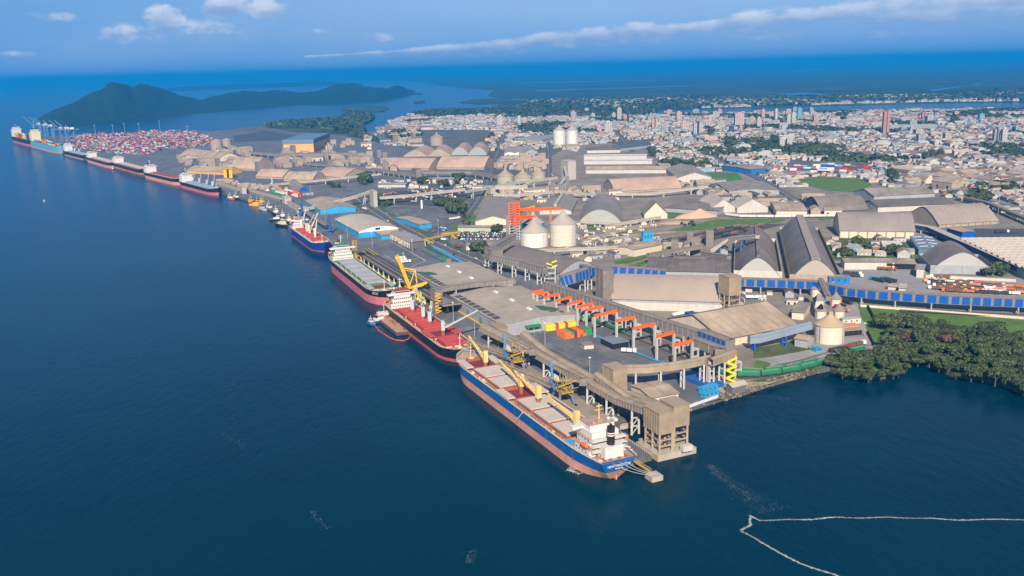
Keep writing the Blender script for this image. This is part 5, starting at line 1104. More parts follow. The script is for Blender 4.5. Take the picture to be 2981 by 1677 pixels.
gallery('lower grey gallery sweeping right under the upper one', zz('g', [(1190, 535, 6), (1500, 560, 6), (1900, 600, 7), (2100, 625, 7)]), 6, 3.5, GALV, legs=30, legmat=COLG, rib=5)
gallery('brown sloping gallery fan toward the slate and orange store', zz('g', [(480, 400, 6), (800, 425, 9), (980, 440, 12)]), 8, 4, GALVT, legs=40)
gallery('thin pale conveyor from quay to the rose-tan hipped store', zz('g', [(520, 830, 6), (900, 780, 7), (1300, 745, 8), (2110, 660, 12)]), 4, 2.6, GALW, legs=50, legmat=COLM)
for lab, pp in [('tan-roofed quay arcade nearest the far grain ships', [(135, 760, 6), (410, 845, 6)]), ('tan-roofed quay arcade behind the yellow tugs', [(480, 838, 6), (915, 955, 6)]), ('short tan-roofed quay arcade behind the black tugs', [(1000, 1000, 6), (1135, 1075, 6)])]:
    gallery(lab, zz('g', pp), 6, 3, GALW, roofm=GALVT, legs=9, legmat=COLM, legw=.9)
box_tower('white quay house between two tan-roofed arcades, left one', [(412, 800), (440, 812), (470, 800), (440, 790)], 'g', LZ, 14, GALW); box_tower('white quay house between two tan-roofed arcades, right one', [(915, 920), (955, 935), (1025, 930), (980, 912)], 'g', LZ, 13, GALW)
gallery('dark blue-sided quay conveyor behind the royal blue ship', zz('g', [(1215, 1130, 5), (1320, 1210, 5), (1465, 1300, 5)]), 8, 3.5, M('gallery_navy', (0, 0, 0)), roofm=GALV, legs=12, legmat=SBLUE)
# --- ship loaders
YO = M('paint_ochre', (.45, .29, .02), .6, var=.2, sc=.3)
def loader(label, s, d, C, items, name='ship_loader'):
    t = thing(name, label, 'ship loader', tuple(Q(s, d, LZ)))
    def q(v): return Q(s+v[0], d+v[1], LZ+v[2])
    for nm, mat, bars in items:
        b = MB()
        for a, c, w, h in bars: b.beam(q(a), q(c), w, h)
        b.build(nm, mat, t)
    b = MB(); [b.beam(q((x, y, 0)), q((x*.6, y*.7, 8.5)), 1.3, 1.3, up=(1, 0, 0)) for x in (-6, 6) for y in (-5, 5)]; b.each('leg', C, t)
    b = MB(); [b.box(q((x, y, 0)), 5, 1.2, 1.1, QA) for x in (-6, 6) for y in (-5, 5)]; b.each('wheel_bogie', FUNB, t)
    return t, q
def truss(a, b_, w, h, n):
    a, b_ = V(a), V(b_); r = []; sd = V((-(b_-a).y, (b_-a).x, 0)).normalized()*w/2
    for sg in (-1, 1):
        for dz in (0, h): r.append((a+sd*sg+V((0, 0, dz)), b_+sd*sg+V((0, 0, dz)), .35, .35))
        for i in range(n):
            p0 = a+(b_-a)*i/n; p1 = a+(b_-a)*(i+1)/n; r.append((p0+sd*sg+V((0, 0, h if i % 2 else 0)), p1+sd*sg+V((0, 0, 0 if i % 2 else h)), .25, .25))
    for i in range(n+1): p0 = a+(b_-a)*i/n; r.append((p0+sd, p0-sd, .25, .25))
    return r
for s, lab, bdir in ((795, 'grey-blue ship loader with yellow platforms, farther of the matching two', (-46, -14, 10)), (863, 'grey-blue ship loader with yellow platforms, nearer the pier end', (-62, -14, 10))):
    t, q = loader(lab, s, -8, M('leg_steel_blue', (.10, .13, .20), .6, var=.15), [
        ('platform', YO, [((-7, 0, 9), (7, 0, 9), 8, .6), ((-7, -4, 10), (7, -4, 10), .2, .2), ((-3, -5, 16.5), (5, -5, 16.5), 3, .5), ((5, -5, 13), (9, 5, 17), 1.2, .5)]),
        ('machinery_house', GALV, [((-3, 0, 11), (4, 0, 11), 5, 3.2)]),
        ('tail_bridge', GALV, [((2, -3, 16.5), (12, 10, 16.5), 2.6, 1.6), ((10, 6, 16), (12, 10, 16), 4, 4)]),
        ('stay', FUNB, [((-2, -3, 24), (10, 8, 18), .25, .25), ((-2, -3, 24), (-20, -7, 15), .15, .15)])])
    MB().beam(q((-3, -5, 16)), q((-9, -3, 25)), 1.3, 1.5).build('mast', M('mast_blue', (.035, .15, .36), .5, var=.1), t); MB().beam(q((-1, -4, 9)), q((-4, -6, 17)), 1.8, 1.8).build('mast', SBLUE, t)
    b = MB(); R_ = random.Random(int(s))
    for i in range(46):
        a0 = V((R_.uniform(-7, 7), R_.uniform(-5, 4), R_.uniform(9.5, 17))); d0 = R_.choice([V((5, 0, 0)), V((0, 4, 0)), V((0, 0, 3)), V((4, 0, 3)), V((0, 3, -3))]); b.beam(q(a0), q(a0+d0), .3, .3)
    b.build('walkway_frame', YO if R_ and 'YO' in globals() else YELL, t)
    MB().beam(q((0, -5.5, 18.5)), q((6, -5.5, 18.5)), .25, 3).build('sign_board', WHITEP, t)
    b = MB(); 
    for a, c, w, h in truss((0, -3, 10.5), bdir, 3, 2.2, 14): b.beam(q(a), q(c), w, h)
    b.beam(q((0, -3, 10.5)), q(bdir), 2.6, .4); b.beam(q((0, -1.4, 11)), q((bdir[0], bdir[1]+1.6, 11)), .3, .5); bo = b.build('boom', GALVT, t)
    MB().cyl(q(bdir), q((bdir[0], bdir[1], 4)), 1.6, .9, 10).build('spout', GALVT, bo)
t, q = loader('tall bright yellow ship loader with raised lattice boom beside the red-decked ship', 576, -5, YELL, [
    ('platform', YELL, [((-5, 0, 9), (5, 0, 9), 10, .8), ((-4, 0, 13), (4, 0, 13), 8, .5)]), ('machinery_house', YELL, [((-3, 2, 11), (4, 2, 11), 4, 3)]),
    ('a_frame', YELL, [((-1, -2, 13), (3, 3, 29), .8, .8), ((4, 4, 13), (3, 3, 29), .8, .8), ((3, 3, 29), (-5, -4, 29.5), .7, .9), ((3, 3, 27), (-4, -4, 28), .4, .4)]),
    ('counter_arm', YELL, [((0, 2, 13), (7, 12, 17), 2.2, 2.6), ((2, 2, 9), (12, 9, 3), 1.6, 1.6), ((-4, 0, 8), (5, -4, 2), .9, .9)]), ('counterweight', FUNB, [((6, 10, 14.5), (8, 13, 15.5), 3.5, 2)])])
b = MB(); [b.beam(q(a), q(c), w*1.5, h*1.5) for a, c, w, h in truss((0, -2, 13), (-9, -9, 40), 3, 1.6, 12)]; b.beam(q((0, -2, 13)), q((-9, -9, 40)), 1.6, .5); b.build('boom', YELL, t)
YO = M('paint_ochre', (.45, .29, .02), .6, var=.2, sc=.3)
t, q = loader('older ochre and black ship loader at the upstream end of the conveyor deck', 388, -3, YO, [
    ('platform', YO, [((-5, 0, 9), (5, 0, 9), 8, .8)]), ('lattice_tower', YO, [((-4, -2, 9), (-4, -2, 25), .7, .7), ((1, -2, 9), (1, -2, 25), .7, .7), ((-4, -2, 25), (1, -2, 25), .7, .7), ((-4, 1, 9), (-4, 1, 25), .6, .6), ((1, 1, 9), (1, 1, 25), .6, .6), ((-4, -2, 17), (1, -2, 21), .4, .4)]),
    ('boom', YO, [((2, -2, 12), (16, -4, 8), 2, 2), ((-6, -4, 10), (-7, -6, 18), 1.6, 2)]), ('machinery_house', FUNB, [((2, 4, 11), (9, 6, 10), 4, 3)]), ('tail_bridge', M('belt_dark', (0, 0, 0)), [((4, 10, 15), (26, 14, 11), 3, 2)]), ('handrail', YO, [((4, 8.3, 16.4), (26, 12.3, 12.4), .5, .6), ((4, 11.8, 16.4), (26, 15.8, 12.4), .5, .6)])])
# orange bucket tower + orange galleries at the big silos
p = V(Z('h', 1445, 1250, LZ)); t = thing('elevator_tower', 'orange steel bucket elevator tower with white base between gabled warehouse and silos', 'tower', (p.x, p.y, LZ)); zt = hgt(p, Zx('h', 0, 870)[1]); zm = hgt(p, Zx('h', 0, 1110)[1])
b = MB(); bw = MB()
for sx in (-6, 6):
    for sy in (-4, 4): b.beam(p+V((sx, sy, zm-LZ)), p+V((sx, sy, zt-LZ)), .9, .9, up=(1, 0, 0)); bw.beam(p+V((sx, sy, 0)), p+V((sx, sy, zm-LZ)), .9, .9, up=(1, 0, 0))
n = 9
for i in range(n+1):
    z = zm-LZ+(zt-zm)*i/n; b.box(p+V((0, 0, z)), 13, 9, .4)
    if i < n: b.beam(p+V((-6, -4.2, z)), p+V((6, -4.2, z+(zt-zm)/n)), .7, .7); b.beam(p+V((-6, -5, z+1.1)), p+V((6, -5, z+1.1)), .25, .25)
b.build('upper_frame', ORNG, t)
for i in range(5): bw.box(p+V((0, 0, (zm-LZ)*i/5)), 12, 8, .5); bw.beam(p+V((-6, -4.2, (zm-LZ)*i/5)), p+V((6, -4.2, (zm-LZ)*(i+1)/5)), .6, .6)
bw.build('lower_frame', COLM, t); MB().box(p+V((-8, 1, 0)), 4, 4, zt-LZ-14).build('lift_shaft', GALV, t)
gallery('orange inclined gallery from the elevator tower up to the silo tops', [p+V((4, 0, zt-LZ-20)), V(Z('h', 1650, 1040, 30))], 3.5, 3, ORNG); 
s_ = V(Z('h', 1940, 945, 41)); gallery('straight orange gallery to the top of the tallest cream silo', [p+V((4, 4, zt-LZ-11)), V((s_.x, s_.y, s_.z))], 3, 2.6, ORNG, legs=30, legmat=ORNG, legw=.7)
gallery('yellow-orange upward gallery leaving the elevator tower', [p+V((4, 2, zt-LZ-13)), V(Z('h', 1650, 930, 36))], 3, 2.6, M('paint_amber', (.72, .27, .01), .5, var=.1))
# orange footbridge over the road (ochre)
t = thing('footbridge', 'ochre covered footbridge with ramps crossing the dual carriageway', 'footbridge', tuple(Z('b', 1300, 350))); b = MB()
FB = [((1215, 350), (1500, 295)), ((1500, 295), (1545, 345)), ((1215, 350), (1310, 390)), ((1400, 290), (1590, 275)), ((1590, 275), (1575, 310))]
for i, ((x0, y0), (x1, y1)) in enumerate(FB): b.beam(V(Z('b', x0, y0, 9)), V(Z('b', x1, y1, 9 if i in (0, 3, 4) else 4)), 3.2, 1.4)
b.build('deck', YO, t); b = MB()
for x, y in ((1215, 350), (1310, 330), (1440, 305), (1500, 295), (1590, 275), (1400, 290)): a = V(Z('b', x, y, 9)); b.beam(V((a.x, a.y, LZ)), a, 1, 1, up=(1, 0, 0))
b.each('column', YO, t)
# mobile harbour cranes, hoppers
def mcrane(label, p, az_, C, jl=32, el_=65, h=16):
    p = V(p); t = thing('harbour_crane', label, 'crane', tuple(p)); MB().box(p, 9, 6, 2.6, az_).build('chassis', C, t); b = MB(); b.cyl(p+V((0, 0, 2.6)), p+V((0, 0, h)), 1.6, 1.2, 10); b.build('tower', C, t); MB().box(p+V((0, 0, 4)), 7, 4, 3, az_).build('machinery_house', C, t)
    d = V((cos(az_)*cos(radians(el_)), sin(az_)*cos(radians(el_)), sin(radians(el_)))); a = p+V((0, 0, 8)); b = MB(); sd = V((-sin(az_), cos(az_), 0))
    for sg in (-1, 1): b.beam(a+sd*sg*1.3, a+d*jl, .5, .5)
    [b.beam(a+d*jl*q/8+sd*1.3*(1-q/8), a+d*jl*q/8-sd*1.3*(1-q/8), .3, .3) for q in range(8)]; b.build('jib', C, t); b = MB(); b.beam(p+V((0, 0, h)), a+d*jl, .15, .15); b.build('cable', FUNB, t)
mcrane('blue harbour crane on the quay behind the royal blue ship', Z('g', 1160, 1170), 1.2, M('crane_navy', (.02, .10, .30), .5, var=.1), 22, 80, 20); mcrane('dark blue and yellow mobile crane near the green-decked ship stern', Z('r', 2185, 1210), 1.6, M('crane_navy', (0, 0, 0)), 14, 84, 24)
mcrane('pale blue crane standing among the stacked containers', Z('g', 800, 800), 1.4, SHG, 26, 80, 18)
for i, (x, y) in enumerate([(235, 690), (270, 680), (300, 695)]):
    c = V(Z('g', x, y)); t = thing('grain_hopper', ['tall yellow hopper leg, left of three', 'tall yellow hopper leg, middle of three', 'tall yellow hopper leg, right of three'][i], 'hopper', tuple(c), 0, 'yellow hoppers'); zt = hgt(c, Zx('g', 0, 575)[1])-LZ; MB().box(c, 6, 6, zt*.85, .3).build('body', YT, t); MB().box(c+V((0, 0, zt*.85)), 9, 9, zt*.15, .3).build('head', YO, t)
# container terminal ship-to-shore cranes
for i, (x, y, h) in enumerate([(360, 640, 560), (430, 650, 530), (480, 665, 560), (580, 700, 590), (650, 700, 595), (705, 705, 610)]):
    c = V(Z('f', x, y)); u = (V(Z('f', 700, 720))-V(Z('f', 300, 640))).normalized(); n = V((-u.y, u.x, 0)); t = thing('gantry_crane', 'blue-grey ship-to-shore gantry crane with raised boom, number %s along the container berth' % ['one', 'two', 'three', 'four', 'five', 'six'][i], 'crane', tuple(c), 0, 'container berth cranes'); CB = M('gantry_blue', (.12, .22, .36), .6, var=0)
    b = MB(); [b.beam(c+u*a*9+n*e, c+u*a*7+n*e+V((0, 0, 38)), 1.6, 1.6, up=(1, 0, 0)) for a in (-1, 1) for e in (0, 24)]; b.each('leg', CB, t)
    b = MB(); b.beam(c-u*8+V((0, 0, 38)), c+u*8+V((0, 0, 38)), 2, 2); b.beam(c-n*4+V((0, 0, 40)), c+n*40+V((0, 0, 40)), 3, 3); b.beam(c+n*4+V((0, 0, 40)), c+n*4+V((0, 0, 58)), 2, 2, up=(1, 0, 0)); b.build('frame', CB, t); MB().beam(c+V((0, 0, 42)), c-n*28+V((0, 0, 72)), 2.5, 2.5).build('boom', CB, t); MB().box(c+n*20+V((0, 0, 41)), 12, 8, 6, atan2(n.y, n.x)).build('machinery_house', WHITEP, t)
# lamp masts
def lamp(p, h, label=None, group=None):
    t = thing('lamp_mast', label, 'lamp mast', tuple(p), 0, group); MB().cyl(V(p), V(p)+V((0, 0, h)), .32, .2, 6).build('pole', COLG, t); MB().box(V(p)+V((0, 0, h)), 1.5, 1.0, .4).build('lamp_head', WHITEP, t); return t
lam = [('b', 1748, 1400, 17, 'near the white deck crane jib of the red-decked ship'), ('b', 1524, 1240, 17, 'beside the white base in front of the flat shed'), ('b', 668, 440, 17, 'in front of the cream curved roof'), ('b', 1090, 490, 12, 'on the yard beyond the yellow loader'), ('b', 1000, 640, 14, 'behind the white lorries'), ('b', 408, 350, 17, 'at the near corner of the blue-walled quay shed'),
       ('q', 925, 225, 17, 'behind the farther blue ship loader'), ('q', 1745, 830, 14, 'behind the nearer blue ship loader'), ('h', 1305, 1300, 14, 'at the edge of the car park'), ('h', 960, 1440, 8, 'on the avenue median near the round bushes'), ('h', 640, 1210, 18, 'by the ochre footbridge'), ('h', 365, 1395, 14, 'beside the office block columns'), ('g', 1440, 1230, 15, 'in the blue-edged yard'), ('g', 1265, 920, 16, 'beside the deep blue arched gable'), ('g', 690, 930, 18, 'on the quay behind the arcade'), ('j', 900, 1080, 10, 'in the truck yard beside a dark lorry'), ('j', 2010, 470, 26, 'with lattice top beyond the pale tan arched store'), ('m', 600, 470, 10, 'by the blue tractor near the mangroves')]
for k, x, y, h, lab in lam: lamp(Z(k, x, y), h, 'slim grey lamp mast '+lab, 'lamp masts of the port')
# ---------------------------------------------------------------- ground cover, roads, rails
RN = random.Random(3)
ZL = [LZ+.06]
def patch(name, k, pts, mat, kind='structure'):
    ZL[0] += .012; q = [Z(k, x, y, ZL[0]) for x, y in pts]; o = struct(name, sheet(q, ZL[0]), mat, kind=kind); return o
LAWN = M('lawn', (.085, .16, .022), .9, var=.3, sc=.08, dirt=((.17, .17, .06), .5)); DGRASS = M('rough_grass', (.07, .10, .03), .95, var=.4, sc=.06, dirt=((.20, .17, .10), .6)); DGROUND = M('dark_tarmac', (.065, .07, .08), .85, var=.2, sc=.05, dirt=((.12, .12, .12), .4)); RAILB = M('track_bed', (.14, .12, .10), .9, var=.25, sc=.15)
for k, pts, m_ in [('m', [(520, 150), (960, 152), (940, 215), (1480, 240), (2286, 275), (2500, 300), (4600, 500), (4600, 700), (2500, 1110), (2286, 1010), (1870, 890), (1560, 850), (1300, 735), (1190, 730), (1000, 740), (960, 860), (620, 875), (370, 845), (240, 770), (110, 810), (130, 740), (450, 690), (700, 600), (640, 420), (560, 250)], LAWN),
                   ('e', [(800, 470), (1300, 385), (1480, 430), (1480, 500), (1050, 570), (800, 590)], DGRASS), ('e', [(820, 620), (1000, 620), (985, 700), (900, 720), (800, 700)], LAWN), ('e', [(80, 760), (700, 850), (1000, 840), (1560, 690), (1560, 710), (1000, 900), (700, 950), (430, 1010), (330, 960)], SANDY), ('e', [(700, 870), (1200, 800), (1540, 690), (1560, 715), (1000, 880)], DGRASS),
                   ('d', [(280, 675), (860, 530), (900, 542), (420, 700), (290, 700)], LAWN), ('d', [(400, 725), (600, 665), (600, 700), (480, 740)], LAWN), ('d', [(780, 390), (1000, 340), (1250, 285), (1900, 280), (1850, 310), (1400, 375), (860, 395)], LAWN), ('d', [(765, 200), (960, 225), (880, 268), (780, 272)], LAWN), ('d', [(0, 355), (210, 352), (190, 378), (0, 385)], LAWN), ('d', [(240, 400), (560, 345), (600, 375), (300, 425)], DGRASS),
                   ('j', [(180, 700), (1030, 715), (1110, 900), (1150, 925), (380, 925), (270, 935), (230, 830)], DGRASS), ('j', [(1000, 730), (1040, 725), (1330, 1060), (1290, 1075), (1180, 960)], LAWN), ('j', [(90, 480), (280, 480), (280, 500), (130, 510)], LAWN),
                   ('k', [(1305, 932), (1640, 930), (1702, 1000), (1620, 1027), (1370, 1030)], M('football_turf', (.06, .17, .03), .9, var=.12, sc=.1)), ('l', [(-60, 1170), (300, 1110), (800, 1140), (900, 1200), (760, 1285), (460, 1270), (200, 1215)], LAWN), ('h', [(2070, 720), (2140, 720), (2260, 780), (2190, 790)], LAWN), ('h', [(1000, 640), (1070, 640), (1040, 700), (960, 720)], DGRASS), ('h', [(560, 640), (900, 640), (880, 700), (560, 700)], DGRASS),
                   ('i', [(2360, 345), (2500, 355), (2440, 415), (2370, 415)], LAWN), ('i', [(0, 480), (140, 470), (140, 520), (60, 540)], LAWN), ('i', [(240, 430), (320, 380), (310, 480), (240, 450)], LAWN), ('h', [(1160, 330), (1230, 330), (1190, 500), (1130, 520)], DGRASS),
                   ('g', [(1100, 30), (1700, 10), (1900, 60), (1890, 110), (2060, 200), (2100, 275), (1950, 240), (1600, 170), (1000, 130), (700, 80)], FOREST), ('i', [(1640, 500), (2290, 470), (2520, 400), (2576, 420), (2240, 520), (1700, 600)], SANDY), ('i', [(1700, 620), (2450, 560), (2480, 580), (1800, 650)], SANDY),
                   ('d', [(720, 480), (1100, 400), (1500, 335), (1900, 325), (1500, 420), (1250, 470), (900, 545), (740, 560)], M('rail_yard_ground', (.085, .075, .075), .9, var=.3, sc=.1)), ('i', [(160, 560), (560, 545), (720, 560), (700, 640), (200, 640), (140, 600)], DGROUND), ('h', [(0, 770), (900, 700), (1060, 720), (900, 860), (560, 900), (0, 880)], DGROUND), ('j', [(1760, 600), (2500, 600), (2500, 700), (1780, 700)], DGROUND),
                   ('j', [(300, 950), (1240, 1010), (1260, 1080), (2286, 1120), (2500, 1180), (2500, 1330), (1260, 1300), (400, 1240), (300, 1080)], M('lorry_park_ground', (.27, .25, .24), .9, var=.15, sc=.05, dirt=((.2, .17, .14), .5))), ('m', [(395, 130), (530, 130), (560, 250), (640, 420), (700, 560), (0, 720), (60, 560), (330, 500), (400, 300)], CONC),
                   ('e', [(830, 610), (1480, 490), (1700, 430), (2220, 400), (2280, 470), (1560, 600), (1000, 740), (680, 750), (1000, 700), (1010, 650)], CONC), ('c', [(240, 905), (1020, 810), (2030, 1250), (1930, 1300), (1500, 1449), (1300, 1449), (640, 1100)], ASPH), ('a', [(700, 330), (1060, 560), (1420, 790), (1300, 860), (600, 420)], M('quay_dusty', (.27, .23, .19), .85, var=.2, sc=.08, dirt=((.16, .15, .14), .5))),
                   ('c', [(1040, 790), (1500, 960), (2300, 1290), (2536, 1400), (2300, 1400), (2000, 1250), (1500, 1040), (1030, 810)], RAILB), ('g', [(330, 190), (700, 130), (1350, 210), (1400, 250), (900, 240), (340, 260)], DGROUND)]:
    patch('grass' if m_ in (LAWN, DGRASS) else 'ground_patch', k, pts, m_)
def road(name, k, pts, wd, mat, dz=0, line=None, kind='structure'):
    ZL[0] += .012; z = ZL[0]+dz; q = [Z(k, x, y, z) for x, y in pts]; rr = []
    for i, p in enumerate(q):
        a = q[max(0, i-1)]; c = q[min(len(q)-1, i+1)]; n = Vector((-(c-a).y, (c-a).x, 0)).normalized()*wd/2; rr.append([p+n, p-n])
    o = MB().loft(rr).build(name, mat); o['kind'] = kind; return q
ROADM = M('road_tarmac', (.10, .10, .105), .85, var=.15, sc=.08); LINEW = M('road_line_white', (.6, .6, .57), .7, var=.1)
ROADS = []
AV = [(500, -120), (640, 10), (900, 180), (1180, 330), (1500, 480), (1850, 622), (2000, 690)]
for off, w_ in ((0, 34),): road('grass_verge', 'b', AV, w_, DGRASS)
for dx, dy in ((-26, 14), (30, -14)): ROADS.append(road('avenue', 'b', [(x+dx, y+dy) for x, y in AV], 10, ROADM)); road('lane_line', 'b', [(x+dx, y+dy) for x, y in AV], .5, LINEW)
for k, pts, w_ in [('h', [(1110, 740), (1010, 900), (900, 1050), (700, 1100), (560, 1180)], 14), ('h', [(1130, 740), (1160, 620), (1230, 420), (1330, 150), (1400, -30), (1440, -120)], 16), ('h', [(1800, 600), (1800, 350), (1775, 160), (1740, 20), (1700, -60)], 13), ('k', [(1350, 740), (1500, 830), (1850, 980), (2100, 1120), (2300, 1240)], 14), ('l', [(870, 1100), (1400, 1180), (1900, 1300), (2600, 1500)], 12),
                 ('h', [(-40, 735), (500, 745), (1100, 745)], 12), ('k', [(-20, 600), (600, 610), (1200, 690), (1900, 800), (2700, 900)], 12), ('j', [(1300, 640), (1500, 730), (1900, 930), (2300, 1120)], 9), ('i', [(60, 1130), (330, 1000), (460, 880), (150, 620)], 8), ('m', [(980, 185), (1300, 200), (2300, 255)], 11), ('k', [(320, 470), (430, 600), (520, 700)], 12)]:
    ROADS.append(road('road', k, pts, w_, ROADM)); road('lane_line', k, pts, .35, LINEW)
road('blue_kerb', 'b', [(1300, 425), (1440, 500), (1620, 592)], 5, W_CYAN, .1); road('blue_kerb', 'c', [(940, 885), (1200, 1000), (1600, 1165), (1950, 1305)], 2.2, W_CYAN, .1); road('green_line', 'b', [(1185, 460), (1420, 585)], 2.2, M('paint_green_line', (.03, .20, .12), .8, var=.2))
for pts in ([(860, 370), (1230, 575), (1080, 640)], [(1060, 480), (1230, 580)], [(800, 520), (1000, 640)]): road('yard_line', 'b', pts, .5, LINEW)
for pts in ([(500, 1050), (900, 1200), (1300, 1310)], [(700, 1000), (1500, 1270)], [(1240, 1120), (1700, 1290)]): road('yard_line', 'c', pts, .35, M('faded_line', (.3, .3, .3), .8, var=.2))
RT = M('rail_steel', (.10, .085, .075), .5, var=.2)
TR = [[(1050, 800), (1500, 980), (2000, 1180), (2500, 1390)], [(1100, 790), (1560, 960), (2060, 1150), (2560, 1350)], [(1150, 770), (1620, 950), (2120, 1130)]]
def rails(k, pts):
    for s in (-.8, .8):
        ZL[0] += .002; q = [Z(k, x, y, ZL[0]) for x, y in pts]; b = MB()
        for i in range(len(q)-1):
            n = Vector((-(q[i+1]-q[i]).y, (q[i+1]-q[i]).x, 0)).normalized()*s; b.beam(q[i]+n+V((0, 0, .1)), q[i+1]+n+V((0, 0, .1)), .25, .2)
        o = b.build('rail_track', RT); o['kind'] = 'structure'
for t_ in TR: rails('c', t_)
for k, pts in [('e', [(60, 735), (600, 815), (850, 815), (1100, 785), (1300, 752), (1480, 708), (1700, 640), (2200, 470)]), ('e', [(500, 760), (850, 782), (1070, 752), (1270, 722), (1430, 682), (1640, 615), (2200, 430)]), ('e', [(1000, 700), (1400, 610), (1700, 520), (2100, 430)]),
               ('d', [(640, 530), (1200, 400), (1700, 330)]), ('d', [(640, 555), (1200, 430), (1800, 335)]), ('d', [(300, 640), (900, 520), (1500, 400)]), ('d', [(1200, 250), (1500, 275), (1830, 275), (2390, 265)]), ('d', [(300, 705), (900, 560)])]: rails(k, pts)
# shore rocks and quay wall band
ZL[0] += .02
b = MB(); q = [Z('e', x, y, 2.2) for x, y in [(0, 1180), (430, 1050), (640, 1000), (1000, 885), (1560, 728)]]
for i in range(len(q)-1):
    for j in range(46):
        p = q[i]+(q[i+1]-q[i])*RN.random()+V((RN.uniform(-2.5, 2.5), RN.uniform(-2.5, 2.5), RN.uniform(-2.6, .6))); s = RN.uniform(.5, 1.5); b.box(p, s*1.5, s, s, RN.random()*3)
struct('shore_rocks', b, M('rock_brown', (.24, .19, .14), .9, var=.3, sc=.5), kind='stuff')
a, c = Z('a', 2035, 690), Z('a', 2318, 590); u = (c-a).normalized(); tag(MB().beam(a+V((0, 0, .8)), a+u*27+V((0, 0, .8)), .6, 1.8).build('quay_parapet', M('parapet_white', (.60, .62, .66), .7, var=.15, sc=.5)), 'pale blue and white parapet on the quay edge by the small cyan cabin', 'parapet')
# sand heap
def heap(label, k, x, y, r, h, mat, rz=.2, el_=1.7):
    c = Z(k, x, y); b = MB(); rings = []
    for i in range(9):
        v = i/8; ring = []
        for j in range(28):
            a = 2*pi*j/28; rr_ = r*(1-v)*(1+.22*noise.noise(V((cos(a)*1.3+x, sin(a)*1.3, v*2)))); pz = h*(v**.85)*(1+.12*noise.noise(V((cos(a)*2, sin(a)*2, v*3+y)))); px_, py_ = cos(a)*rr_*el_+r*.3*v, sin(a)*rr_*.75; ring.append(V((c.x+px_*cos(rz)-py_*sin(rz), c.y+px_*sin(rz)+py_*cos(rz), LZ+pz)))
        rings.append(ring)
    tag(b.loft(rings, closed=True).build('sand_heap', mat, smooth=True), label, 'heap')
heap('large pink-tan sand heap beside the rail yard', 'd', 1050, 265, 17, 11, M('sand_pink', (.50, .33, .22), .95, var=.15, sc=.1)); heap('low spread of pink sand trailing left of the large sand heap', 'd', 850, 320, 15, 2.5, M('sand_pink', (0, 0, 0)))
# ---------------------------------------------------------------- trees
GR = [M('leaf_dark', (.016, .032, .012), .9, var=.35, sc=.3), M('leaf_mid', (.046, .070, .022), .9, var=.35, sc=.3), M('leaf_light', (.092, .112, .036), .9, var=.3, sc=.3)]
GB = [M('leaf_brown_dark', (.04, .03, .02), .9, var=.3, sc=.3), M('leaf_brown', (.09, .055, .035), .9, var=.3, sc=.3), M('leaf_rust', (.15, .075, .045), .9, var=.3, sc=.3)]
BARK = M('bark_grey', (.13, .10, .08), .9, var=.3, sc=1.0)
def crown_mb(seed, r=4.5, h=7, n=420, leaf=.75, flat=.75):
    R = random.Random(seed); b = MB(); blobs = [(V((0, 0, h)), r*.62)]
    for i in range(9): a = R.random()*6.28; d = r*R.uniform(.35, .75); blobs.append((V((cos(a)*d, sin(a)*d, h+R.uniform(-.35, .25)*r)), r*R.uniform(.28, .5)))
    for i in range(n):
        c, br = R.choice(blobs) if R.random() > .3 else blobs[0]; d = V((R.gauss(0, 1), R.gauss(0, 1), R.gauss(.25, 1))).normalized(); p = c+V((d.x*br, d.y*br, d.z*br*flat))*R.uniform(.8, 1.08)
        s = leaf*R.uniform(.6, 1.4); nn = (d+V((R.uniform(-.6, .6), R.uniform(-.6, .6), R.uniform(-.3, .8)))).normalized(); a = nn.orthogonal().normalized(); a = (Matrix.Rotation(R.random()*6.28, 3, nn) @ a)*s; c2 = nn.cross(a)*R.uniform(.6, 1)
        mi = 2 if (R.random() < .38) else (1 if R.random() < .65 else 0); b.add([p-a-c2, p+a-c2*.6, p+a*.8+c2, p-a*.7+c2*.9], [(0, 1, 2, 3)], mi)
    for c, br in blobs[:6]:
        b.lathe(c, [(.05, -br*.6*flat), (br*.62, -br*.3*flat), (br*.72, 0), (br*.55, br*.42*flat), (.05, br*.68*flat)], 7, 0)
    return b
def make_tree(name, seed, mats, r, h, n, leaf, cat='tree', flat=.75):
    t = thing(name, 'tree', cat, (0, 0, 0)); b = MB(); b.cyl((0, 0, -.5), (.15, .1, h*.6), .32, .2, 6); R = random.Random(seed+99)
    for i in range(5): a = i*1.3+R.random(); b.cyl((.1, .05, h*(.38+.05*i)), (cos(a)*r*.5, sin(a)*r*.5, h*(.78+.05*i)), .14, .06, 5, cap=False)
    b.build('trunk', BARK, t); crown_mb(seed, r, h, n, leaf, flat).build('crown', mats, t); return t
PT = [make_tree('mangrove_tree', i, GR, 4.3+.4*(i % 3), 5.0+(i % 2), 900, .46) for i in range(5)]; PB = make_tree('broad_tree', 50, GB, 4.6, 7, 480, .6, flat=.5); PC = [make_tree('tree', 60+i, GR, 4.0, 5.4, 260, .95) for i in range(3)]
used = set()
def put(proto, loc, rz, sc, label, group):
    if proto not in used: used.add(proto); proto.location = loc; proto.rotation_euler = (0, 0, rz); proto.scale = sc; proto['label'] = label; proto['group'] = group; return proto
    return dup(proto, loc, rz, label, group, sc)
MPOLY = [Zx('m', x, y) for x, y in [(240, 740), (420, 725), (640, 715), (850, 680), (940, 590), (840, 480), (745, 345), (860, 290), (1150, 310), (1440, 370), (1480, 420), (1650, 425), (2000, 430), (2060, 500), (2350, 490), (2350, 1100), (2100, 1010), (1870, 950), (1560, 912), (1300, 800), (1190, 785), (1010, 795), (965, 925), (620, 938), (370, 905), (240, 795)]]
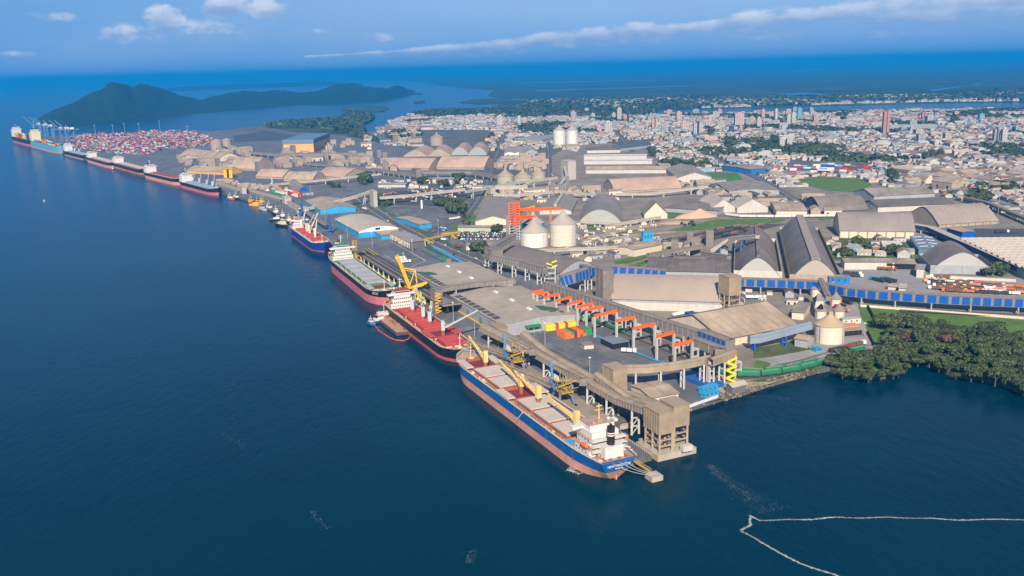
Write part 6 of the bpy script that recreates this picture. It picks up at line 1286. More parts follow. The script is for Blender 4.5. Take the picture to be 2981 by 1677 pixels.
BROWN = [Zx('m', x, y) for x, y in [(1290, 290), (1360, 340), (1090, 390), (1480, 520), (1600, 370), (1940, 410), (1030, 520), (1400, 400)]]
pts = []; tries = 0
wp = [P(x, y, LZ) for x, y in MPOLY]; xa, xb = min(p.x for p in wp), max(p.x for p in wp); ya, yb = min(p.y for p in wp), max(p.y for p in wp)
while tries < 30000 and len(pts) < 292:
    tries += 1; x, y = RN.uniform(xa, xb), RN.uniform(ya, yb); px = proj((x, y, LZ+4))
    if px[0] > 3010 or not inpoly(*proj((x, y, LZ)), MPOLY): continue
    md = 5.6 if px[1] > 1000 else 7.0
    if any((x-a)**2+(y-c)**2 < md*md for a, c in pts): continue
    pts.append((x, y))
ML = [(300, 720, 'by the coastal train'), (500, 820, 'on the left headland'), (850, 850, 'on the right tip of the headland'), (1100, 760, 'behind the small bay'), (1480, 640, 'below the rust-orange crown'), (1150, 480, 'around the brown crowns'), (900, 330, 'by the dark fence'), (1250, 330, 'below the grass field'), (1800, 500, 'in the middle of the wood'), (1700, 820, 'right of the small bay'), (2150, 900, 'toward the right edge of the picture'), (2200, 600, 'on the far right of the wood'), (1950, 380, 'under the long grass bank')]
ld = ['mangrove tree at the water edge of the wood on the right shore', 'mangrove tree inside the dense wood on the right shore', 'mangrove tree on the grassy landward side of the wood on the right shore']
for x, y in pts:
    px = proj((x, y, LZ+5)); br = any((px[0]-a)**2+(px[1]-c)**2 < 7.5**2 for a, c in BROWN)
    s = RN.choice((.7, .85, 1, 1.1, 1.4))*RN.uniform(.9, 1.1)*(.9 if px[1] > 1050 else 1.1); below = not inpoly(px[0], px[1]+22, MPOLY); above = not inpoly(px[0], px[1]-22, MPOLY)
    nm_ = min(ML, key=lambda q: (q[0]-(px[0]-2350)*3.6233)**2+((q[1]-(px[1]-850)*3.6233)*1.5)**2)[2]; sz = 'small ' if s < .98 else 'large ' if s > 1.2 else 'mid-sized '
    lz = sz+'mangrove tree '+('on the water edge ' if below else 'on the grass side ' if above else '')+nm_
    if br: put(PB, (x, y, LZ-.4), RN.random()*6.3, (s*1.0, s*1.1, s*.9), 'rust-brown crowned tree standing out in the green shore wood', 'rust-brown trees of the shore wood')
    else: put(RN.choice(PT), (x, y, LZ-2.5 if below else LZ-.6), RN.random()*6.3, (s*RN.uniform(.8, 1.2), s*RN.uniform(.8, 1.2), s*RN.uniform(.7, 1.15)), lz, 'mangrove trees of the shore wood')
def tgroup(k, cx_, cy_, rx, ry, n, where, s0=1.0):
    got = []
    for i in range(n*6):
        if len(got) >= n: break
        a = RN.random()*6.28; r = RN.random()**.5; p = Z(k, cx_+rx*r*cos(a), cy_+ry*r*sin(a))
        if any((p-g).length < 5.0*s0 for g in got) or not clear(p.x, p.y, 2): continue
        got.append(p); s = s0*RN.uniform(.8, 1.3); put(RN.choice(PC), (p.x, p.y, LZ-.3), RN.random()*6.3, (s, s, s*RN.uniform(.9, 1.2)), 'dark green leafy tree '+where, 'trees '+where)
for a in [('h', 830, 960, 110, 60, 26, 'in the clump between the customs yard and the avenue', 1.2), ('h', 680, 890, 90, 30, 14, 'behind the walled yard under the pale gallery', 1.2), ('h', 940, 1100, 30, 40, 3, 'beside the pale green long shed', 1.3), ('h', 60, 860, 90, 30, 10, 'by the white water tower', 1.1), ('h', 850, 650, 55, 30, 8, 'right of the arcaded white building', 1.4), ('h', 480, 680, 40, 30, 6, 'left of the arcaded white building', 1.3), ('h', 690, 690, 70, 15, 8, 'in front of the arcaded white building', 1.1),
          ('h', 1030, 1375, 50, 25, 7, 'in the round bushes beside the grey head tower', 1.2), ('h', 1120, 1400, 30, 35, 6, 'next to the grey head tower', 1.2), ('h', 1255, 1190, 30, 12, 3, 'in the middle of the car park', 1.2), ('g', 1900, 745, 80, 40, 14, 'left of the customs sheds', 1.5), ('g', 1560, 800, 80, 25, 7, 'near the deep blue arched gable', 1.1), ('j', 400, 885, 75, 20, 8, 'at the corner behind the long white-walled shed', 1.0), ('j', 560, 800, 60, 45, 7, 'among the small houses in the grassy plot', 1.0), ('j', 880, 860, 90, 30, 8, 'right of the small houses in the grassy plot', 1.0),
          ('j', 2000, 1080, 90, 35, 8, 'along the wall behind the parked lorries', 1.0), ('j', 1870, 1110, 30, 10, 2, 'against the white yard wall', .9), ('k', 1560, 650, 60, 40, 14, 'in the dark grove in the town', 2.0), ('k', 750, 730, 60, 30, 8, 'behind the white-roofed warehouses', 1.6), ('k', 1340, 510, 50, 35, 8, 'right of the navy-striped tower block', 1.8), ('k', 2030, 610, 30, 45, 5, 'tall beside the white twin blocks', 2.0), ('l', 1150, 1140, 60, 30, 7, 'beside the lawn in the town edge', 1.5), ('l', 1570, 910, 100, 35, 14, 'in the town green by the white chalets', 1.6), ('l', 680, 650, 40, 40, 7, 'left of the tall pink tower', 1.8), ('l', 600, 460, 90, 40, 9, 'in the upper town', 2.0), ('l', 1800, 510, 60, 25, 6, 'behind the cemetery', 2.0),
          ('j', 1800, 290, 130, 45, 22, 'on the bank behind the pale tan arched store', 1.2), ('j', 2090, 200, 130, 50, 18, 'around the far right hall', 1.3), ('h', 100, 900, 80, 30, 5, 'near the walled blue yard', 1.0), ('d', 1000, 340, 90, 14, 6, 'in the low bushes in front of the sand heap', .6)]: tgroup(*a)
# ---------------------------------------------------------------- town
CITY = [(1125, 378), (1140, 352), (1200, 334), (1411, 322), (1912, 335), (2300, 327), (2981, 318), (3250, 314), (3250, 660), (2981, 640), (2860, 600), (2700, 560), (2560, 545), (2400, 545), (2260, 545), (2180, 500), (1960, 500), (1900, 450), (1740, 450), (1600, 430), (1480, 445), (1380, 450), (1250, 425), (1150, 425)]
FARC = [(1480, 320), (1520, 296), (1700, 288), (1912, 284), (2300, 285), (2600, 279), (2860, 274), (2900, 264), (3200, 262), (3200, 292), (2700, 296), (2445, 303), (2300, 307), (1918, 317), (1860, 321), (1700, 318)]
GREENS = [[Zx('k', x, y) for x, y in [(1305, 925), (1640, 925), (1710, 1000), (1620, 1035), (1370, 1035)]], [Zx('l', x, y) for x, y in [(-60, 1165), (300, 1105), (800, 1135), (900, 1200), (760, 1290), (200, 1220)]], [Zx('l', x, y) for x, y in [(1480, 860), (1850, 850), (1830, 930), (1470, 950)]], [Zx('l', x, y) for x, y in [(1250, 1120), (1900, 1130), (2000, 1290), (1500, 1230)]], [Zx('l', x, y) for x, y in [(1080, 540), (1620, 530), (1650, 590), (1400, 620), (1080, 600)]], [Zx('h', x, y) for x, y in [(440, 100), (1180, 100), (1180, 400), (440, 400)]], [Zx('k', x, y) for x, y in [(-80, 640), (760, 560), (760, 900), (-80, 900)]], [Zx('l', x, y) for x, y in [(-60, 930), (880, 960), (880, 1060), (-60, 1110)]]]
HR = [M('tile_terracotta', (.27, .13, .08), .85, var=.3, sc=.15), M('tile_faded', (.30, .20, .15), .85, var=.3, sc=.15), M('roof_town_grey', (.26, .25, .24), .85, var=.3, sc=.15), M('roof_town_white', (.40, .385, .36), .8, var=.2, sc=.15), M('roof_town_dark', (.13, .12, .12), .85, var=.3, sc=.15), M('roof_town_tan', (.42, .34, .26), .85, var=.3, sc=.15)]
HW = [M('plaster_white', (.46, .44, .40), .85, var=.2, sc=.15), M('plaster_cream', (.48, .41, .31), .85, var=.2, sc=.15), M('plaster_pink', (.55, .34, .27), .85, var=.2, sc=.15), M('plaster_grey', (.34, .34, .35), .85, var=.2, sc=.15), M('plaster_blue', (.20, .34, .48), .85, var=.2, sc=.15)]
RNM = ['terracotta', 'faded red', 'grey', 'white', 'dark', 'tan']; WNM = ['white', 'cream', 'pinkish', 'grey', 'pale blue']
ca, sa = cos(CITYROT), sin(CITYROT); cu_, cv_ = V((ca, sa, 0)), V((-sa, ca, 0))
def house_geo(b, c, lx, ly, h, kind, rot, rm, wm):
    u = V((cos(rot), sin(rot), 0)); w = V((-u.y, u.x, 0)); q = [c-u*lx/2-w*ly/2, c+u*lx/2-w*ly/2, c+u*lx/2+w*ly/2, c-u*lx/2+w*ly/2]; n = len(b.v)
    z0, z1 = c.z, c.z+h
    for p in q: b.v.append((p.x, p.y, z0))
    for p in q: b.v.append((p.x, p.y, z1))
    for i in range(4): b.f.append((n+i, n+(i+1) % 4, n+4+(i+1) % 4, n+4+i)); b.m.append(wm)
    if kind == 2: b.f.append((n+4, n+5, n+6, n+7)); b.m.append(rm); return
    e = .5; m0 = len(b.v); ex = e if kind == 0 else -ly*.35
    for p in (q[0]-u*e-w*e, q[1]+u*e-w*e, q[2]+u*e+w*e, q[3]-u*e+w*e): b.v.append((p.x, p.y, z1-.1))
    zr = z1+ly*.26; r0 = c-u*(lx/2+ex); r1 = c+u*(lx/2+ex); b.v.append((r0.x, r0.y, zr)); b.v.append((r1.x, r1.y, zr))
    b.f += [(m0, m0+1, m0+5, m0+4), (m0+2, m0+3, m0+4, m0+5)]; b.m += [rm, rm]
    b.f += [(m0+1, m0+2, m0+5), (m0+3, m0, m0+4)]; b.m += [wm if kind == 0 else rm]*2
cand = []
wc = [P(x, max(y, 318), LZ) for x, y in CITY]; ua, ub = min(p.dot(cu_) for p in wc), max(p.dot(cu_) for p in wc); va, vb = min(p.dot(cv_) for p in wc), max(p.dot(cv_) for p in wc)
def roadnear(x, y):
    for q in ROADS:
        for a, c in zip(q, q[1:]):
            dx, dy = c.x-a.x, c.y-a.y; tt = max(0, min(1, ((x-a.x)*dx+(y-a.y)*dy)/(dx*dx+dy*dy)))
            if (x-a.x-dx*tt)**2+(y-a.y-dy*tt)**2 < 121: return True
    return False
u_ = ua; row = 0
while u_ < ub:
    v_ = va; row += 1
    while v_ < vb:
        p = cu_*(u_+RN.uniform(-2, 2))+cv_*v_; far_ = p.y > 3400; step = RN.uniform(10, 15) if not far_ else RN.uniform(12, 21); v_ += step
        if (v_ % 95) < 11: continue
        px = proj((p.x, p.y, LZ)); 
        if px[0] > 3040 or not inpoly(px[0], px[1], CITY) or any(inpoly(px[0], px[1], g) for g in GREENS): continue
        cand.append((p.x, p.y, step))
    u_ += RN.uniform(12, 15) if row % 3 else 21
cand = [c for c in cand if (c[1] > 3000 or not roadnear(c[0], c[1])) and clear(c[0], c[1], 8)]
cand.sort(key=lambda c: c[1])
# tower blocks
WIN = M('window_band', (.10, .12, .15), .4, var=.2, sc=.3)
def block(label, k, x0, x1, yb, yt, wm, wm2=None, dep=.8):
    c = Z(k, (x0+x1)/2, yb); w = (Z(k, x1, yb)-Z(k, x0, yb)).length; zt = hgt(c, Zx(k, 0, yt)[1])-LZ; t = thing('tower_block', label, 'tower block', tuple(c)); a = CITYROT+pi/2; FOOT.append((c-V((w, w, 0)), V3(1, 0, 0), V3(0, 1, 0), 2*w, 2*w))
    w *= .82; MB().box(c, w, w*dep, zt, a).build('wall', wm, t); MB().box(c+V((0, 0, zt)), w*.4, w*.35, zt*.07+1.5, a).build('roof_house', wm2 or wm, t)
    b = MB(); n = max(3, int(zt/3.4)); u = V((cos(a), sin(a), 0)); ww = V((-sin(a), cos(a), 0))
    for i in range(n):
        z = zt*(i+.55)/n
        for off in (-w*dep/2-.08, w*dep/2+.08):
            for s in (-.33, 0, .33): b.beam(c+ww*off+u*(s-.09)*w+V((0, 0, z)), c+ww*off+u*(s+.09)*w+V((0, 0, z)), .15, 1.5)
        for off in (-w/2-.08, w/2+.08): b.beam(c+u*off-ww*w*dep*.3+V((0, 0, z)), c+u*off+ww*w*dep*.3+V((0, 0, z)), .15, 1.4)
    b.build('window_rows', WIN, t)
    if wm2: b = MB(); b.box(c, w*.28, w*dep+1.2, zt*1.01, a); b.build('centre_bay', wm2, t)
BR = M('brick_brown', (.20, .09, .07), .8, var=.2, sc=.3); PKT = M('tower_pink', (.48, .24, .22), .8, var=.1, sc=.2); TEAL = M('tower_teal', (.14, .34, .36), .6, var=.1, sc=.2); NAVY = M('tower_navy', (.03, .04, .09), .6, var=.1)
for a in [('tall cream slab tower with spire, alone by the dark mangrove strip', 'k', 350, 405, 375, 240, HW[1]), ('white stepped apartment tower left of the street entering town', 'k', 210, 305, 497, 385, HW[0]), ('short pinkish tower beside the white stepped tower', 'k', 138, 192, 497, 425, HW[2]), ('brown brick tower with cream edges', 'k', 720, 795, 470, 350, HW[1], BR), ('small pale blue-grey tower right of the brown brick tower', 'k', 825, 868, 497, 418, HW[4]), ('pinkish crowned tower in the upper town', 'k', 985, 1045, 372, 280, HW[2]), ('grey-pink stepped block left of the navy-striped tower', 'k', 1032, 1110, 467, 385, HW[2]), ('white tower with navy vertical stripes', 'k', 1160, 1270, 522, 395, HW[0], NAVY),
          ('large white tower with brown panels and pointed top', 'k', 1600, 1715, 436, 295, HW[0], PKT), ('dark blue glass block left of the large white tower', 'k', 1550, 1608, 505, 432, NAVY), ('white tower right of the large white tower', 'k', 1845, 1900, 452, 342, HW[0]), ('pink slender tower in the upper town', 'k', 1895, 1938, 362, 255, HW[2], PKT), ('grey slender tower near the channel', 'k', 2035, 2078, 372, 252, HW[3], HW[0]), ('white tower, left of the joined white pair', 'k', 2165, 2212, 437, 312, HW[0]), ('white tower, right of the joined white pair', 'k', 2215, 2266, 412, 292, HW[0]), ('teal glass tower beside the joined white pair', 'k', 2275, 2335, 362, 242, TEAL), ('white block below the joined white pair', 'k', 2105, 2165, 512, 418, HW[0], HW[4]), ('white balconied block, left of the low twin blocks', 'k', 2082, 2152, 657, 565, HW[0]), ('white balconied block, right of the low twin blocks', 'k', 2160, 2232, 650, 562, HW[0], HW[3]),
          ('tallest pink and maroon tower on the right of the town', 'l', 1005, 1090, 642, 392, PKT, BR), ('short pink and brown tower by the orange roof', 'l', 1437, 1497, 500, 398, PKT, BR), ('pale blue office block near the right edge', 'l', 2065, 2137, 502, 425, HW[4], TEAL), ('grey twin slab tower near the right edge, left slab', 'l', 2222, 2305, 732, 585, HW[3], NAVY), ('white banded twin slab tower near the right edge, right slab', 'l', 2312, 2388, 737, 588, HW[0]),
          ('white slab tower beside the wide avenue', 'h', 1255, 1325, 68, -45, HW[0]), ('small blue-grey tower behind the twin silos', 'o', 24, 50, 628, 586, HW[3], HW[0]), ('short pink tower behind the twin silos', 'o', 54, 76, 628, 596, HW[2]), ('grey and maroon tower with antenna above the twin silos', 'o', 294, 326, 622, 562, HW[3], PKT), ('dark-topped cream tower in the upper town', 'k', 700, 738, 345, 295, HW[1]), ('white block at the far left of the upper town', 'k', 72, 122, 345, 297, HW[1]), ('cream block under the slab tower', 'k', 295, 340, 345, 292, HW[1])]: block(*a)
cand = [c for c in cand if clear(c[0], c[1], 3)]
LAND = [(Z('k', 1500, 960), 'around the football field'), (Z('k', 750, 780), 'behind the white-roofed warehouses'), (Z('l', 500, 1010), 'by the stacked town containers'), (Z('l', 1400, 1080), 'beside the orange shopfront'), (Z('k', 1930, 700), 'near the low twin white blocks'), (Z('l', 1600, 900), 'by the town green with chalets'), (Z('l', 2200, 1050), 'near the right edge below the town'), (Z('l', 2300, 1250), 'next to the far right hall'), (Z('h', 1500, 430), 'by the row of white barrel sheds'), (Z('h', 1250, 200), 'along the wide avenue'), (Z('k', 1100, 620), 'below the navy-striped tower'), (Z('l', 900, 1100), 'above the lawn at the town edge'), (Z('k', 1900, 900), 'by the blue-walled warehouse')]
from collections import Counter
AB = []
def apt(i, x, y):
    where = min(LAND, key=lambda q: (q[0].x-x)**2+(q[0].y-y)**2)[1]; wi = RN.choice((0, 0, 1, 2, 3)); fl = RN.randint(4, 7); lx, ly = RN.uniform(14, 24), RN.uniform(12, 16); a = CITYROT+RN.choice((0, pi/2)); p = V((x, y, LZ))
    t = thing('apartment_block', '%s %s-storey apartment block %s' % (['white', 'cream', 'pinkish', 'grey'][wi], ['four', 'five', 'six', 'seven'][fl-4], where), 'apartment block', tuple(p), 0, 'apartment blocks of the town'); MB().box(p, lx, ly, fl*3.1, a).build('wall', HW[wi], t); MB().box(p+V((0, 0, fl*3.1)), lx*.3, ly*.4, 2.6, a).build('roof_house', HW[3], t)
    b = MB(); u = V((cos(a), sin(a), 0)); w = V((-sin(a), cos(a), 0))
    for f in range(fl):
        for o in (-ly/2-.06, ly/2+.06): b.beam(p+w*o-u*lx*.42+V((0, 0, f*3.1+1.7)), p+w*o+u*lx*.42+V((0, 0, f*3.1+1.7)), .12, 1.2)
        for o in (-lx/2-.06, lx/2+.06): b.beam(p+u*o-w*ly*.35+V((0, 0, f*3.1+1.7)), p+u*o+w*ly*.35+V((0, 0, f*3.1+1.7)), .12, 1.2)
    b.build('window_rows', WIN, t); FOOT.append((p-V((10, 10, 0)), V3(1, 0, 0), V3(0, 1, 0), 20, 20))
for i in range(34):
    p = Z('k', RN.uniform(-50, 2500), RN.uniform(290, 470)); apt(i, p.x, p.y)
for i in range(16):
    p = Z('l', RN.uniform(300, 2500), RN.uniform(420, 800)); apt(i, p.x, p.y)
cand = [c for c in cand if clear(c[0], c[1], 3)]
proto = {}
def hproto(rm, wm, kd, big):
    k_ = (rm, wm, kd, big)
    if k_ in proto: return proto[k_], False
    t = thing('house', 'house', 'house'); lx, ly, h = (16, 11, 5.6) if big else (11, 8.5, 3.6); b = MB(); house_geo(b, V((0, 0, 0)), lx, ly, h, kd, 0, 0, 1)
    for nm, mi, mt_ in (('roof', 0, HR[rm]), ('wall', 1, HW[wm])):
        c = MB(); c.v = list(b.v); c.f = [f for f, m_ in zip(b.f, b.m) if m_ == mi]; c.m = [0]*len(c.f); c.build(nm, mt_, t)
    w = MB(); [w.beam((x-.5, s*(ly/2+.05), 1.8+2.6*fl), (x+.5, s*(ly/2+.05), 1.8+2.6*fl), .1, 1.1) for x in (-lx*.3, 0, lx*.3) for s in (-1, 1) for fl in range(2 if big else 1)]; w.build('window_row', WIN, t)
    proto[k_] = t; return t, True
cnt = Counter()
def house_thing(x, y, rot, where=None):
    rm = RN.choices(range(6), (2, 3, 6, 3, 4, 4))[0]; wm = RN.choices(range(5), (7, 3, 1, 2, 1))[0]; kd = RN.choices((0, 1, 2), (5, 3, 2))[0]; big = RN.random() < .25; t, new = hproto(rm, wm, kd, big)
    if where is None: where = min(LAND, key=lambda q: (q[0].x-x)**2+(q[0].y-y)**2)[1]
    lab = ('two-storey ' if big else '')+WNM[wm]+' house with '+('flat ' if kd == 2 else 'hipped ' if kd == 1 else 'gabled ')+RNM[rm]+' roof '+where; s = RN.uniform(.85, 1.25)
    if new: t.location = (x, y, LZ); t.rotation_euler = (0, 0, rot); t.scale = (s, s, 1); o = t; t['label'] = lab; t['group'] = 'houses '+where
    else: o = dup(t, (x, y, LZ), rot, lab, 'houses '+where, (s, s, 1))
small = []
for i in range(400):
    x, y = RN.uniform(215, 1060), RN.uniform(715, 900); p = Z('j', x, y)
    if len(small) >= 34 or any((p-q).length < 15 for q in small) or not clear(p.x, p.y, 8): continue
    small.append(p); house_thing(p.x, p.y, G2A+RN.choice((0, pi/2))+RN.uniform(-.1, .1), 'below the saddle-roofed store')
near = []; n_th = 0; rest = []
for x, y, st in cand:
    px = proj((x, y, LZ)); rot = CITYROT+RN.choice((0, pi/2))+RN.gauss(0, .05)
    if n_th < 260 and px[0] < 2990 and RN.random() < .9: house_thing(x, y, rot); n_th += 1
    else: rest.append((x, y, st, rot))
b = MB(); bt = MB()
def clump(x, y, r, z=LZ):
    R = RN; n = 9
    for i in range(n):
        d = V((R.gauss(0, 1), R.gauss(0, 1), abs(R.gauss(0, .7)))).normalized(); p = V((x, y, z+r*.7))+d*r*.75; nn = (d+V((R.uniform(-.4, .4), R.uniform(-.4, .4), .3))).normalized(); a = nn.orthogonal().normalized()*r*.62; c = nn.cross(a); bt.add([p-a-c, p+a-c, p+a+c, p-a+c], [(0, 1, 2, 3)], R.choice((0, 1, 1, 2)))
for x, y, st, rot in rest:
    g = noise.noise(V((x*.004, y*.004, 0))); 
    if g > .16 and RN.random() < min(.95, (g-.1)*4): 
        for _ in range(2): clump(x+RN.uniform(-8, 8), y+RN.uniform(-8, 8), RN.uniform(3, 6))
        continue
    big = RN.random() < .09; s = RN.uniform(.8, 1.2)*(1.15 if y > 3000 else 1); lx, ly, h = (RN.uniform(18, 34), RN.uniform(12, 20), RN.uniform(5, 9)) if big else (10*s, 8*s, RN.choice((3.2, 3.4, 5.8)))
    house_geo(b, V((x, y, LZ)), lx, ly, h, RN.choices((0, 1, 2), (5, 3, 2))[0], rot, RN.choices(range(6), (2, 3, 6, 3, 4, 4))[0], 6+RN.choices(range(5), (7, 3, 1, 2, 1))[0])
    if RN.random() < .6: clump(x+RN.uniform(-9, 9), y+RN.uniform(-9, 9), RN.uniform(2, 4.2))
# cemetery: pale graves
gp_ = [Zx('l', x, y) for x, y in [(1100, 550), (1600, 540), (1630, 585), (1400, 610), (1090, 595)]]; q = [P(x, y, LZ) for x, y in gp_]; gb = MB(); x0, x1, y0, y1 = min(p.x for p in q), max(p.x for p in q), min(p.y for p in q), max(p.y for p in q)
for i in range(14000):
    x, y = RN.uniform(x0, x1), RN.uniform(y0, y1)
    if inpoly(*proj((x, y, LZ)), gp_): gb.box((x, y, LZ), RN.uniform(2, 4), RN.uniform(1.5, 3), RN.uniform(1, 3), CITYROT)
struct('cemetery_graves', gb, HR[3], kind='stuff')
xs_ = [far(x, y, 2) for x, y in FARC]; X0, X1, Y0, Y1 = min(p.x for p in xs_), max(p.x for p in xs_), min(p.y for p in xs_), max(p.y for p in xs_)
for i in range(60000):
    x, y = RN.uniform(X0, X1), RN.uniform(Y0, Y1); px = proj((x, y, 2))
    if px[0] > 3000 or not inpoly(px[0], px[1], FARC): continue
    if noise.noise(V((x*.0022, y*.0016, 3))) > .02 or RN.random() > .30: 
        if RN.random() < .10: clump(x, y, RN.uniform(6, 11), 1.5)
        continue
    house_geo(b, V((x, y, 1.5)), RN.uniform(12, 22), RN.uniform(10, 16), RN.uniform(4, 8), RN.choice((0, 1, 2)), RN.random()*3, RN.randrange(6), 6+RN.choices(range(5), (7, 3, 1, 2, 1))[0])
# peninsula and strip of mangrove as tree mass
for poly, n in (([(769, 366), (810, 359), (983, 348), (1024, 328), (1090, 341), (1053, 364), (1064, 393), (1099, 410), (1040, 395), (1000, 382), (880, 372)], 1500), ([(1200, 334), (1260, 324), (1411, 320), (1480, 322), (1700, 320), (1900, 322), (1905, 338), (1700, 342), (1500, 340), (1411, 336), (1250, 345)], 2600)):
    q = [P(x, y, LZ) for x, y in poly]; x0, x1, y0, y1 = min(p.x for p in q), max(p.x for p in q), min(p.y for p in q), max(p.y for p in q); k_ = 0; tr = 0
    while k_ < n and tr < 60000:
        tr += 1; x, y = RN.uniform(x0, x1), RN.uniform(y0, y1); px = proj((x, y, LZ))
        if inpoly(px[0], px[1], poly): clump(x, y, RN.uniform(6, 11), LZ-2); k_ += 1
wq = [(3015, 1000), (3300, 960), (3660, 930), (3680, 1000), (3320, 1165), (3020, 1140)]; q = [P(x, y, LZ) for x, y in wq]; x0, x1, y0, y1 = min(p.x for p in q), max(p.x for p in q), min(p.y for p in q), max(p.y for p in q)
for i in range(9000):
    x, y = RN.uniform(x0, x1), RN.uniform(y0, y1); px = proj((x, y, LZ))
    if inpoly(px[0], px[1], wq): clump(x, y, RN.uniform(2.5, 5), LZ+RN.uniform(-1, 3))
struct('town_houses', b, HR+HW, kind='stuff'); struct('town_trees', bt, GR, kind='stuff')
print('houses', n_th+len(small), 'rest', len(rest), 'mangrove', len(pts), 'faces', len(b.f), len(bt.f))
# ---------------------------------------------------------------- containers, vehicles, wagons, clutter
CN = ['orange', 'green', 'red', 'white', 'blue', 'maroon', 'yellow', 'grey', 'cyan']
CP = {}
def cproto(ci_):
    if ci_ in CP: return CP[ci_], False
    t = thing('shipping_container', 'container', 'container'); MB().box((0, 0, 0), 12.2, 2.44, 2.6).build('body', CONT[ci_], t)
    b = MB()
    for x in (-6.1, 6.1):
        for y in (-1.22, 1.22): b.beam((x, y, 0), (x, y, 2.62), .2, .2, up=(1, 0, 0))
    for i in range(1, 12): b.beam((-6.1+i*1.02, -1.24, .1), (-6.1+i*1.02, -1.24, 2.5), .12, .06, up=(1, 0, 0)); b.beam((-6.1+i*1.02, 1.24, .1), (-6.1+i*1.02, 1.24, 2.5), .12, .06, up=(1, 0, 0))
    b.build('frame_rib', CONT[ci_], t); CP[ci_] = t; return t, True
NC = [0]
def container(ci_, p, rz, where):
    t, new = cproto(ci_); lab = CN[ci_]+' shipping container '+where; NC[0] += 1
    if new: t.location = p; t.rotation_euler = (0, 0, rz); t['label'] = lab; t['group'] = 'containers '+where
    else: dup(t, p, rz, lab, 'containers '+where)
def crow(k, p0, p1, rows, cols, hs, choose, where, ori=0, gap=.25, part=1):
    """Block of containers from pixel p0 towards p1."""
    a, c = Z(k, *p0), Z(k, *p1); u = (c-a).normalized(); w = V((-u.y, u.x, 0)); rz = atan2(u.y, u.x)+(pi/2 if ori else 0); du, dw = (2.44+gap, 12.6) if ori else (12.6, 2.44+gap)
    for i in range(cols):
        for j in range(rows):
            for z in range(hs if isinstance(hs, int) else RN.randint(*hs)):
                p = a+u*(i+.5)*du+w*(j+.5)*dw+V((0, 0, z*2.62)); container(choose(i, j, z), (p.x, p.y, LZ+z*2.62), rz, where)
rc = lambda *w: (lambda i, j, z: RN.choices([x[0] for x in w], [x[1] for x in w])[0])
crow('c', (690, 965), (985, 930), 1, 11, 2, lambda i, j, z: [6, 6, 6, 2, 6, 6, 2, 6, 6, 6, 5][i], 'in the yellow block near the flat shed', ori=1, gap=.15)
crow('c', (890, 1050), (1120, 1010), 1, 9, 2, lambda i, j, z: ([0, 0, 1, 5, 0, 0, 2, 1, 1] if z else [0, 0, 0, 5, 0, 2, 0, 1, 1])[i], 'in the orange and green block on the open yard', ori=1, gap=.15)
crow('e', (20, 880), (190, 950), 1, 7, 1, rc((4, 1)), 'on the yard below the curved gallery', ori=1); crow('a', (1945, 430), (2030, 462), 1, 4, 1, rc((4, 1)), 'on the yard beside the white garage', ori=1)
crow('g', (775, 880), (870, 900), 3, 4, (1, 2), rc((1, 6), (3, 2)), 'in the green and white stack behind the quay arcade'); crow('g', (860, 855), (1050, 915), 3, 8, (1, 3), rc((2, 5), (0, 3), (3, 2), (5, 1)), 'in the red and orange stack behind the quay arcade')
crow('k', (2030, 905), (2160, 905), 3, 6, (1, 3), rc((2, 4), (1, 2), (3, 1)), 'in the small red stack left of the town depot'); 
for i_, (a_, b_) in enumerate([((2200, 925), (2440, 935)), ((2180, 870), (2430, 880)), ((2450, 900), (2640, 905)), ((2640, 890), (2900, 905))]): crow('k', a_, b_, 2, 8, (1, 4), rc((2, 2), (4, 3), (3, 3), (5, 2), (1, 1), (7, 2)), ['in the tall front stack of the town depot', 'in the rear stack of the town depot', 'in the middle stack of the town depot', 'in the orange and cyan end stack of the town depot'][i_], gap=.4)
YARD = [Zx('f', x, y) for x, y in [(760, 660), (1000, 640), (1500, 612), (1800, 600), (2060, 620), (2250, 690), (2230, 735), (1750, 775), (1500, 840), (1060, 805), (740, 740)]]
q = [P(x, y, LZ) for x, y in YARD]; uq = (Z('f', 1500, 840)-Z('f', 740, 740)).normalized(); wq = V((-uq.y, uq.x, 0)); rzq = atan2(uq.y, uq.x); ys = []
for i in range(-90, 90):
    for j in range(-140, 140):
        p = q[10]+uq*i*13.2+wq*(j*2.9+(j//6)*11); px = proj((p.x, p.y, LZ))
        if inpoly(px[0], px[1], YARD) and noise.noise(V((i*.22, (j//6)*.7, 1))) > -.22: ys.append((p.y, p, 1+int(abs(noise.noise(V((i*.35, (j//6)*.9, 5))))*9)+RN.randint(0, 1), i, j))
ys.sort(key=lambda s: s[0]); b = MB(); rcw = rc((2, 5), (3, 5), (0, 3), (7, 5), (5, 6), (4, 3), (1, 1), (8, 1))
for n, (_, p, hs, i, j) in enumerate(ys):
    for z in range(min(hs, 5)):
        if NC[0] < 296: container(rcw(0, 0, 0), (p.x, p.y, LZ+z*2.62), rzq, 'in the crowded container terminal beyond the grain quay')
        else: b.box((p.x, p.y, LZ+z*2.62), 12.2, 2.44, 2.6, rzq, rcw(0, 0, 0))
struct('container_stacks', b, CONT, kind='stuff')
